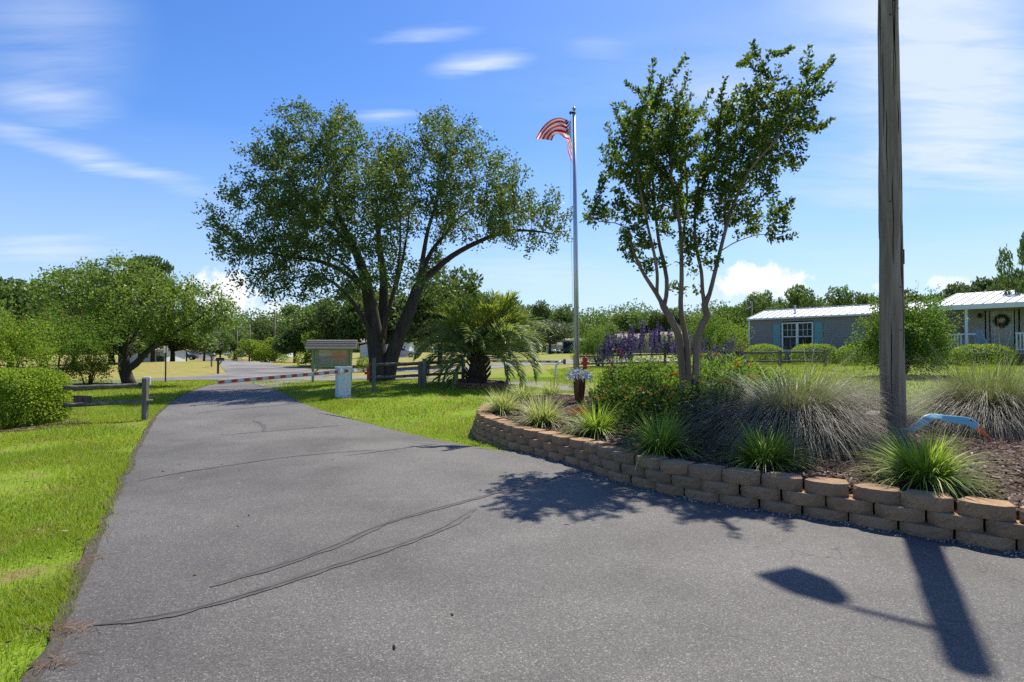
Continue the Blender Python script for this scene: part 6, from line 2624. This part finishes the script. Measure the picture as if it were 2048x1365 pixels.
# utility poles far away
for px, yt, Yd, dia, lab, mat in ((549, 620, 86, .30, 'tallest dark wooden utility pole by the far road', M_POLE), (499, 648, 82, .26, 'shorter dark utility pole farther down the road', M_POLE), (474, 662, 94, .2, 'thin utility pole at the very end of the far road', M_POLE), (674, 632, 60, .26, 'grey utility pole rising behind the notice board roof', M_POLE), (1504, 603, 62, .22, 'dark utility pole beside the grey house roof corner', M_POLE)):
    x = (px - 1024) / F * Yd
    g = ground_at(x, Yd)
    h = atY(px, yt, Yd).z - g.z
    t = thing('utility_pole', lab, 'utility pole', g, 0, 'far utility poles')
    mb = MB()
    mb.tube([(0, 0, -.2), (0, 0, h * .5), (0, 0, h)], [dia / 2, dia * .45, dia * .36], 10)
    mb.obj('pole', mat, t, smooth=True)
    if px in (674, 1504, 474):
        mb = MB()
        mb.tube([(.14 if px == 674 else -.3, -.05, h * .0), (.14 if px == 674 else -.3, -.05, h * .98)], .05, 8) if px == 674 else mb.bar((-.5, 0, h * .86), (.1, 0, h * .92), .06, .06)
        mb.obj('conduit' if px == 674 else 'arm', M_METAL, t)
    else:
        mb = MB()
        mb.bar((-.5, -.12, h - .6), (.5, -.12, h - .6), .09, .1)
        mb.obj('crossarm', M_POLE, t)
# ------------------------------------------------------------------ houses
M_SIDING = m_plain('grey_vinyl_siding', (.265, .24, .23), .6, .3, 0, .04, 3, .05)
M_SIDB = m_plain('beige_vinyl_siding', (.42, .39, .33), .6, .3, 0, .05, 3, .05)
M_TAN = m_plain('tan_siding', (.36, .30, .24), .7, .25, 0, .06, 2, .05)
M_ROOFW = m_plain('white_metal_roof', (.60, .61, .62), .35, .5, .1, .04, 2, .04)
M_ROOFT = m_plain('tan_shingle_roof', (.27, .215, .175), .9, .15, 0, .12, 3, .2)
M_TEAL = m_plain('teal_shutter_paint', (.15, .34, .36), .55, .35, 0, .06, 5, .05)
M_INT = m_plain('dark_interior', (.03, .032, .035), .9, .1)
M_BLIND = m_plain('white_blind', (.66, .66, .64), .6, .3)


def siding_wall(x0, x1, z0, z1, y, course=.15, holes=(), mb=None):
    """clapboards facing -y between z0 and z1 with rectangular holes left open"""
    mb = mb or MB()
    z = z0
    while z < z1 - .001:
        zt_ = min(z + course, z1)
        spans = [(x0, x1)]
        for (a, b, c, d) in holes:
            if zt_ > c + .01 and z < d - .01:
                new = []
                for s, e in spans:
                    if b <= s or a >= e:
                        new.append((s, e))
                    else:
                        if a > s:
                            new.append((s, a))
                        if b < e:
                            new.append((b, e))
                spans = new
        for s, e in spans:
            vs = [(s, y - .022, z), (e, y - .022, z), (e, y - .004, zt_), (s, y - .004, zt_), (s, y + .02, z), (e, y + .02, z), (e, y + .02, zt_), (s, y + .02, zt_)]
            mb.add(vs, [(0, 1, 2, 3), (0, 4, 5, 1), (4, 7, 6, 5), (0, 3, 7, 4), (1, 5, 6, 2), (3, 2, 6, 7)])
        z = zt_
    return mb


def window(root, xc, zc, wd, hg, y, sashes=1, mat=None, blinds=True):
    mat = mat or M_WHITE
    mb = MB()
    t = .07
    for a, b in (((xc - wd / 2 - t, y, zc - hg / 2 - t / 2), (xc + wd / 2 + t, y, zc - hg / 2 - t / 2)), ((xc - wd / 2 - t, y, zc + hg / 2 + t / 2), (xc + wd / 2 + t, y, zc + hg / 2 + t / 2))):
        mb.bar(a, b, .09, t)
    n = sashes
    for i in range(n + 1):
        x = xc - wd / 2 + wd * i / n
        ww = t if i in (0, n) else t * 2
        xx = x + (-t / 2 if i == 0 else t / 2 if i == n else 0)
        mb.box((xx, y, zc), (ww, .088, hg))
    fr_ = mb.obj('window', mat, root)
    mb = MB()
    for i in range(n):
        a = xc - wd / 2 + wd * i / n + (.0 if i == 0 else t)
        b = xc - wd / 2 + wd * (i + 1) / n - (.0 if i == n - 1 else t)
        mb.box(((a + b) / 2, y + .01, zc), (b - a, .05, .05))
        for k in range(1, 3):
            mb.box((a + (b - a) * k / 3, y + .012, zc + hg * .26), (.018, .03, hg * .46))
        mb.box(((a + b) / 2, y + .013, zc + hg * .26), (b - a, .03, .018))
    mb.obj('sash', mat, fr_)
    mb = MB()
    for i in range(n):
        a = xc - wd / 2 + wd * i / n
        b = a + wd / n
        mb.add([(a, y + .03, zc - hg / 2), (b, y + .03, zc - hg / 2), (b, y + .03, zc + hg / 2), (a, y + .03, zc + hg / 2)], [(0, 1, 2, 3)])
    mb.obj('pane', M_GLASS, fr_)
    if blinds:
        mb = MB()
        for i in range(n):
            a = xc - wd / 2 + wd * i / n + .05
            b = a + wd / n - .1
            z = zc + hg / 2 - .03
            while z > zc - hg / 2 + (.05 if i == 0 else hg * .42):
                mb.box(((a + b) / 2, y + .09, z), (b - a, .04, .006), 0, Matrix.Rotation(.5, 3, 'X'))
                z -= .055
        mb.obj('blind', M_BLIND, fr_)
    return fr_


def roof_panel(mb, x0, x1, ya, za, yb, zb, th=.06):
    mb.prism([(ya, za), (yb, zb), (yb, zb - th), (ya, za - th)], x0, x1)


A0 = atY(1500, 637.8, 38.0)
gz = Hs(A0.x, A0.y)
RZH = math.atan2(-.77, .64)
ez = A0.z - gz
hs_ = thing('grey_house', 'grey clapboard mobile home with white metal roof and teal shutters', 'house', (A0.x, A0.y, gz), RZH)
LW, DW = 9.3, 4.4
xw = 3.0           # window centre along the wall
mb = siding_wall(0, LW, .25, ez - .04, 0, .15, [(xw - .93, xw + .93, ez - 2.05, ez - .35)])
# gable end on the left, end on the right, back
for x in (0.0, LW):
    mb.add([(x, .02, .25), (x, DW, .25), (x, DW, ez - .04), (x, DW / 2, ez + .52), (x, .02, ez - .04), (x + (.04 if x == 0 else -.04), .02, .25), (x + (.04 if x == 0 else -.04), DW, .25), (x + (.04 if x == 0 else -.04), DW, ez - .04), (x + (.04 if x == 0 else -.04), DW / 2, ez + .52), (x + (.04 if x == 0 else -.04), .02, ez - .04)], [(0, 4, 3, 2, 1), (5, 6, 7, 8, 9)])
mb.add([(0.0, DW, .25), (LW, DW, .25), (LW, DW, ez - .04), (0, DW, ez - .04)], [(0, 1, 2, 3)])
mb.obj('wall', M_SIDING, hs_)
mb = MB()
mb.box((-.03, -.03, ez / 2 + .1), (.09, .09, ez - .3))
mb.obj('corner_trim', M_WHITE, hs_)
mb = MB()
mb.box((LW / 2, .25, .12), (LW - .1, .05, .36))
mb.obj('skirting', m_plain('grey_skirting', (.16, .16, .16), .7), hs_)
mb = MB()
roof_panel(mb, -.12, LW + .1, -.18, ez - .03, DW / 2, ez + .62)
roof_panel(mb, -.12, LW + .1, DW + .18, ez - .03, DW / 2, ez + .62)
rf = mb.obj('roof', M_ROOFW, hs_)
mb = MB()
x = -.10
while x < LW + .1:
    mb.bar((x, -.18, ez - .005), (x, DW / 2, ez + .645), .03, .035, (0, 0, 1))
    x += .42
mb.bar((-.12, DW / 2, ez + .65), (LW + .1, DW / 2, ez + .65), .22, .03)
mb.obj('seam', M_ROOFW, rf)
mb = MB()
mb.bar((-.12, -.20, ez - .06), (LW + .1, -.20, ez - .06), .03, .10)
mb.obj('fascia', M_WHITE, rf)
mb = MB()
mb.tube([(2.4, 1.0, ez + .3), (2.4, 1.0, ez + .72)], .05, 8)
mb.tube([(2.4, 1.0, ez + .70), (2.4, 1.0, ez + .76)], .08, 8)
mb.obj('vent_pipe', M_METAL, rf)
window(hs_, xw, ez - 1.20, 1.72, 1.56, -.03, 2)
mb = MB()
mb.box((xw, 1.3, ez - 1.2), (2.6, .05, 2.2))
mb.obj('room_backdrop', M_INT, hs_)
for s in (-1, 1):
    mb = MB()
    xs_ = xw + s * 1.24
    mb.box((xs_, -.05, ez - 1.20), (.46, .05, 1.66))
    for z in (-.40, .40):
        mb.box((xs_, -.078, ez - 1.20 + z), (.33, .012, .66))
    mb.obj('shutter', M_TEAL, hs_, bevel=.008)

# porch house: roof over an open porch
P0 = atY(1877, 612.8, 30.3)
gz = Hs(P0.x, P0.y)
ez = P0.z - gz
ph = thing('porch_house', 'white roofed house with an open porch behind the right fountain grass', 'house', (P0.x, P0.y, gz), RZH)
FLZ = .62
PW, PD = 9.5, 2.0
mb = MB()
roof_panel(mb, -.3, PW, -.1, ez, PD + 2.6, ez + .95, .10)
rf = mb.obj('roof', M_ROOFW, ph)
mb = MB()
x = -.3
while x < PW:
    mb.bar((x, -.1, ez + .02), (x, PD + 2.6, ez + .97), .03, .035)
    x += .42
mb.obj('seam', m_plain('roof_seam', (.40, .40, .41), .5, .4), rf)
mb = MB()
mb.box((PW / 2 - .15, -.11, ez - .11), (PW + .3, .05, .24))
mb.obj('fascia', M_WHITE, rf)
mb = MB()
mb.box((PW / 2, 1.0, FLZ - .06), (PW, 2.1, .12))
mb.obj('porch_floor', m_plain('grey_deck_boards', (.30, .28, .25), .85, .2, 0, .15, 4, .2, (1, .1, 1)), ph)
mb = siding_wall(-.6, 1.45, FLZ + .0, ez - .05, PD, .14, [(-.28, .62, FLZ + .75, FLZ + 1.95)])
siding_wall(2.85, PW, FLZ, ez - .05, PD, .14, (), mb)
siding_wall(1.45, 2.85, FLZ + 2.1, ez - .05, PD, .14, (), mb)
mb.add([(-.6, PD, FLZ), (-.6, PD + 3, FLZ), (-.6, PD + 3, ez), (-.6, PD, ez)], [(0, 1, 2, 3)])
mb.obj('wall', M_SIDB, ph)
mb = MB()
mb.box((3, PD + 2.2, 1.5), (9, .05, 3))
mb.obj('room_backdrop', M_INT, ph)
window(ph, .17, FLZ + 1.35, .86, 1.15, PD - .02, 1, M_SIDB, False)
for xp in (1.14, 4.25, 7.4):
    mb = MB()
    mb.box((xp, .06, (FLZ + ez - .2) / 2), (.11, .11, ez - .2 - FLZ))
    mb.obj('post', M_WHITE, ph)
mb = MB()
mb.box((2.15, PD - .03, FLZ + 1.03), (.92, .05, 2.04))
dr_ = mb.obj('door', m_plain('cream_door', (.52, .48, .40), .5, .35), ph, bevel=.01)
mb = MB()
for z in np.arange(1.15, 1.95, .09):
    mb.box((2.15, PD - .06, FLZ + z), (.70, .012, .05))
mb.obj('louvre', m_plain('white_louvre', (.62, .60, .55), .5), dr_)
mb = MB()
mb.tube([(2.52, PD - .06, FLZ + 1.0), (2.52, PD - .12, FLZ + 1.0)], .03, 8)
mb.obj('handle', M_METAL, dr_)
mb = MB()
for xx in (1.58, 2.72):
    mb.box((xx, PD - .035, FLZ + 1.05), (.12, .06, 2.1))
mb.box((2.15, PD - .035, FLZ + 2.13), (1.26, .06, .12))
mb.obj('door_frame', M_SIDB, ph)
mb = MB()
mb.tube([(1.28, PD - .03, FLZ + 1.85), (1.28, PD - .12, FLZ + 1.9)], .02, 6)
mb.lathe([(.05, -.12), (.09, -.10), (.07, .06), (.02, .12)], (1.28, PD - .14, FLZ + 1.85), 8)
mb.obj('porch_light', M_BLACK, ph)
mb = MB()
for z in (FLZ + .10, FLZ + .86):
    mb.bar((-.6, .06, z), (1.06, .06, z), .05, .07)
    mb.bar((1.16, .06, z), (1.5, .06, z), .05, .07)
x = -.52
while x < 1.0:
    mb.box((x, .06, FLZ + .48), (.05, .035, .70))
    x += .13
for z in (FLZ + .10, FLZ + .86):
    mb.bar((3.0, .06, z), (7.3, .06, z), .05, .07)
for x in np.arange(3.05, 7.3, .13):
    mb.box((x, .06, FLZ + .48), (.05, .035, .70))
mb.obj('railing', M_WHITE, ph)
Mh = Matrix.Translation(Vector((P0.x, P0.y, gz))) @ Matrix.Rotation(RZH, 4, 'Z')
wr = thing('wreath', 'dark green round wreath with a red bow hanging on the cream porch door', 'wreath', Mh @ Vector((2.15, PD - .14, FLZ + 1.55)), RZH)
r = np.random.default_rng(12)
a = r.random(900) * 6.283
rr_ = .25 + r.normal(size=900) * .045
C = np.c_[np.cos(a) * rr_, r.normal(size=900) * .03, np.sin(a) * rr_]
V, Fq = leaf_quads(C, r.normal(size=(900, 3)), .08, .025, .1, r)
npmesh('foliage', V, Fq, M_FAR_DARK, wr)
mb = MB()
mb.tube([(math.cos(t_) * .25, 0, math.sin(t_) * .25) for t_ in np.linspace(0, 6.283, 25)], .035, 6)
mb.obj('ring', m_plain('wreath_ring', (.02, .035, .015), .9), wr)
mb = MB()
for s in (-1, 1):
    mb.add([(0, -.06, -.12), (s * .12, -.07, -.06), (s * .13, -.05, -.17), (s * .01, -.07, -.14), (s * .07, -.06, -.42), (s * .02, -.065, -.40)], [(0, 1, 2), (3, 4, 5)])
bo = mb.obj('bow', m_plain('red_ribbon', (.40, .03, .03), .6), wr)
mo = bo.modifiers.new('solid', 'SOLIDIFY')
mo.thickness = .008


def rocker(lx, ly, rot, label):
    t = thing('porch_chair', label, 'chair', Mh @ Vector((lx, ly, FLZ)), RZH + rot)
    m_ = m_plain('pale_blue_chair_paint', (.36, .52, .72), .5, .3, 0, .05)
    mb = MB()
    for k in range(5):
        mb.box((0, -.2 + .1 * k, .40 + .012 * k * -1), (.52, .085, .025))
    mb.obj('seat', m_, t)
    mb = MB()
    for k in range(5):
        mb.bar((-.22 + .11 * k, .24, .40), (-.24 + .12 * k, .52, 1.05), .09, .022, (0, 1, 0))
    mb.obj('backrest', m_, t)
    for s in (-1, 1):
        mb = MB()
        mb.bar((s * .31, -.3, .60), (s * .31, .34, .58), .09, .025)
        mb.obj('armrest', m_, t)
        for yy in (-.24, .28):
            mb = MB()
            mb.bar((s * .28, yy, 0), (s * .28, yy, .58), .06, .05)
            mb.obj('leg', m_, t)


rocker(1.75, .75, 2.6, 'pale blue slatted porch chair beside the white post and railing')
rocker(3.9, .8, -2.6, 'pale blue slatted porch chair at the right of the wreath door')


# small buildings far away
def simple_house(name, label, px0, px1, Yd, eave_y, ridge_y, wall_m, roof_m, depth=6.0, rz=0, openings=(), cat='house', base_z=None):
    x0 = (px0 - 1024) / F * Yd
    wd = (px1 - px0) / F * Yd
    g = Hs(x0, Yd)
    t = thing(name, label, cat, (x0, Yd, g), rz)
    e = atY(px0, eave_y, Yd).z - g
    rd = atY(px0, ridge_y, Yd).z - g
    mb = MB()
    mb.box((wd / 2, depth / 2, e / 2 - .1), (wd, depth, e + .2))
    mb.obj('wall', wall_m, t)
    mb = MB()
    mb.prism([(-.5, e - .05), (depth / 2, rd), (depth + .5, e - .05), (depth + .5, e - .2), (depth / 2, rd - .15), (-.5, e - .2)], -.4, wd + .4)
    ro = mb.obj('roof', roof_m, t)
    mb = MB()
    mb.bar((-.4, -.52, e - .12), (wd + .4, -.52, e - .12), .05, .22)
    mb.obj('fascia', M_WHITE, ro)
    for (u0, u1, w0, w1, nm, m_) in openings:
        mb = MB()
        mb.box((wd * (u0 + u1) / 2, -.03, e * (w0 + w1) / 2), (wd * (u1 - u0), .08, e * (w1 - w0)))
        f_ = mb.obj(nm, M_WHITE if nm == 'window' else m_, t)
        if nm == 'window':
            mb = MB()
            mb.box((wd * (u0 + u1) / 2, -.06, e * (w0 + w1) / 2), (wd * (u1 - u0) * .8, .05, e * (w1 - w0) * .85))
            mb.obj('pane', M_INT, f_)
    return t, wd, e


simple_house('white_house', 'long white mobile home behind the trunk of the glossy round tree', 236, 331, 80, 700, 692, M_WHITEW, M_ROOFT, 5, 0, [(.2, .3, .35, .8, 'window', None), (.55, .65, .35, .8, 'window', None), (.8, .88, 0, .8, 'door', M_SIDB)])
simple_house('white_house', 'pale mobile home seen between the trunks of the large shade tree', 720, 818, 98, 684, 677, M_WHITEW, M_ROOFT, 5, 0, [(.2, .3, .3, .75, 'window', None), (.75, .95, .3, .75, 'window', None), (.45, .53, 0, .75, 'door', M_REDP)])
simple_house('tan_house', 'low tan house with open carport posts behind the purple salvia', 1238, 1304, 150, 676, 666.5, M_TAN, M_ROOFT, 9, 0, [(.08, .2, .1, .9, 'garage_opening', M_INT), (.3, .45, .1, .9, 'garage_opening', M_INT), (.6, .7, .35, .8, 'window', None)])
simple_house('tan_house', 'tan roofed house partly hidden by bushes left of the myrtle trunks', 1322, 1380, 155, 672, 663, M_TAN, M_ROOFT, 9, 0, [(.3, .4, .35, .8, 'window', None)])
simple_house('carport', 'tan open carport sheltering the dark blue car beside the flagpole', 1125, 1168, 128, 680, 676.5, M_TAN, M_ROOFT, 7, 0, [(.05, .95, 0, .86, 'garage_opening', M_INT)])
simple_house('garden_shed', 'small beige shed with the white four-wheeler parked before it', 1094, 1121, 124, 689, 684, M_SIDB, M_ROOFT, 2.6, 0, [(.35, .65, 0, .85, 'door', M_TAN)], 'shed')
simple_house('dark_house', 'dark grey building far off by the bend of the road', 380, 396, 132, 702, 697, M_SIDING, M_ROOFT, 6, 0, [(.2, .4, .3, .7, 'window', None)])
simple_house('white_house', 'white house far behind the tallest utility pole and white pickup', 552, 574, 150, 699, 693, M_WHITEW, M_ROOFT, 6, 0, [(.3, .5, .3, .7, 'window', None)])


# ------------------------------------------------------------------ vehicles
def vehicle(kind, px, Yd, heading, paint, label, sc=1.0, z=None):
    x = (px - 1024) / F * Yd
    g = ground_at(x, Yd)
    t = thing({'pickup': 'pickup_truck', 'suv': 'parked_car', 'van': 'parked_van'}[kind], label, {'pickup': 'pickup', 'suv': 'car', 'van': 'van'}[kind], g, heading, 'vehicles parked far off')
    if kind == 'pickup':
        L, Wd = 5.4, 1.9
        body = [(-2.7, .45), (-2.7, 1.05), (-.75, 1.08), (-.7, 1.08), (1.05, 1.10), (1.2, 1.08), (2.5, 1.0), (2.7, .85), (2.7, .45)]
        cab_ = [(-.85, 1.08), (-.72, 1.78), (.55, 1.80), (1.25, 1.10)]
        wx = (-1.65, 1.75)
    elif kind == 'suv':
        L, Wd = 4.6, 1.85
        body = [(-2.3, .40), (-2.35, .95), (-2.2, 1.05), (1.0, 1.02), (2.0, .92), (2.3, .75), (2.3, .40)]
        cab_ = [(-2.2, 1.04), (-1.95, 1.62), (.1, 1.66), (1.1, 1.02)]
        wx = (-1.4, 1.4)
    else:
        L, Wd = 5.2, 1.95
        body = [(-2.6, .42), (-2.6, 1.25), (1.6, 1.22), (2.3, 1.05), (2.6, .85), (2.6, .42)]
        cab_ = [(-2.6, 1.24), (-2.55, 2.05), (1.0, 2.05), (1.75, 1.2)]
        wx = (-1.6, 1.65)
    mb = MB()
    mb.prism([(a, b) for a, b in body], -Wd / 2, Wd / 2, 'xz')
    mb.obj('body', paint, t, bevel=.06)
    mb = MB()
    n = len(cab_)
    vs = [(a, -Wd / 2 * (.97 if b < 1.3 else .80), b) for a, b in cab_] + [(a, Wd / 2 * (.97 if b < 1.3 else .80), b) for a, b in cab_]
    mb.add(vs, [tuple(range(n)), tuple(range(2 * n - 1, n - 1, -1))] + [(i, (i + 1) % n, n + (i + 1) % n, n + i) for i in range(n)])
    cb = mb.obj('cabin', paint, t, bevel=.04)
    mb = MB()
    a0, a1, a2, a3 = [Vector((a, 0, b)) for a, b in cab_]
    c = (a0 + a1 + a2 + a3) / 4
    q = [c + (p - c) * .80 for p in (a0, a1, a2, a3)]
    for s in (-1, 1):
        mb.add([(p.x, s * (Wd / 2 * (.97 + (.80 - .97) * (p.z - cab_[0][1]) / (cab_[1][1] - cab_[0][1])) + .012), p.z) for p in q], [(0, 1, 2, 3)])
    f0, f1 = a3 + (a2 - a3) * .12, a3 + (a2 - a3) * .9
    for k, (u, v, o) in enumerate(((a3, a2, .015), (a0, a1, -.015))):
        p, w_ = u + (v - u) * .12, u + (v - u) * .9
        mb.add([(p.x + o, -Wd * .43, p.z), (p.x + o, Wd * .43, p.z), (w_.x + o, Wd * .37, w_.z), (w_.x + o, -Wd * .37, w_.z)], [(0, 1, 2, 3)])
    mb.obj('window', m_carglass, cb)
    for xx in wx:
        for s in (-1, 1):
            mb = MB()
            mb.tube([(xx, s * (Wd / 2 - .22), .36), (xx, s * (Wd / 2 + .02), .36)], .36, 16)
            w_ = mb.obj('wheel', M_RUBBER, t)
            mb = MB()
            mb.tube([(xx, s * (Wd / 2 + .0), .36), (xx, s * (Wd / 2 + .035), .36)], .2, 12)
            mb.obj('rim', M_METAL, w_)
    for s in (-1, 1):
        mb = MB()
        mb.box((L / 2 - .02, s * Wd * .36, .78), (.08, .32, .16))
        mb.obj('headlight', M_WHITE, t)
    return t


m_carglass = m_plain('car_window', (.02, .025, .03), .08, .7)
M_CARW = m_plain('white_car_paint', (.72, .73, .74), .3, .5, 0, .02)
M_CARB = m_plain('dark_blue_car_paint', (.018, .024, .05), .28, .55, 0, .05)
M_CARK = m_plain('black_car_paint', (.02, .021, .025), .28, .55, 0, .05)
M_CARS = m_plain('silver_car_paint', (.42, .44, .47), .3, .5, .3, .05)
vehicle('suv', 1139, 126, R(168), M_CARB, 'dark blue car parked under the carport left of the flagpole')
vehicle('pickup', 574, 190, R(160), M_CARW, 'white pickup under the dark trees right of the tallest utility pole')
vehicle('pickup', 462, 230, R(175), M_CARW, 'white pickup parked across the end of the far road')
vehicle('suv', 479, 225, R(190), M_CARS, 'silver car just right of the white pickup at the end of the far road')
vehicle('suv', 368, 110, R(15), M_CARK, 'black car under the dark tree near the road bend')
vehicle('van', 408, 150, R(20), M_CARW, 'white van behind the greyish tree at the road bend')
vehicle('suv', 803, 92, R(10), M_CARS, 'silver blue car seen between the large tree trunk and the palm')

# small four-wheeler before the shed
g = ground_at((1111 - 1024) / F * 121, 121)
q4 = thing('four_wheeler', 'small white four-wheeler in front of the beige shed', 'quad bike', g, R(160))
mb = MB()
mb.prism([(-.95, .5), (-.9, .78), (-.2, .72), (.1, .85), (.45, .9), (.95, .72), (.95, .5)], -.32, .32, 'xz')
mb.obj('body', M_CARW, q4, bevel=.05)
mb = MB()
mb.prism([(-.8, .80), (-.75, .92), (.0, .90), (.05, .78)], -.2, .2, 'xz')
mb.obj('seat', M_BLACK, q4, bevel=.03)
mb = MB()
mb.tube([(.4, 0, .85), (.3, 0, 1.08)], .03, 6)
mb.tube([(.26, -.36, 1.1), (.32, 0, 1.08), (.26, .36, 1.1)], .02, 6)
mb.obj('handlebar', M_BLACK, q4)
for xx in (-.62, .62):
    for s in (-1, 1):
        mb = MB()
        mb.tube([(xx, s * .28, .28), (xx, s * .5, .28)], .28, 14)
        mb.obj('wheel', M_RUBBER, q4)
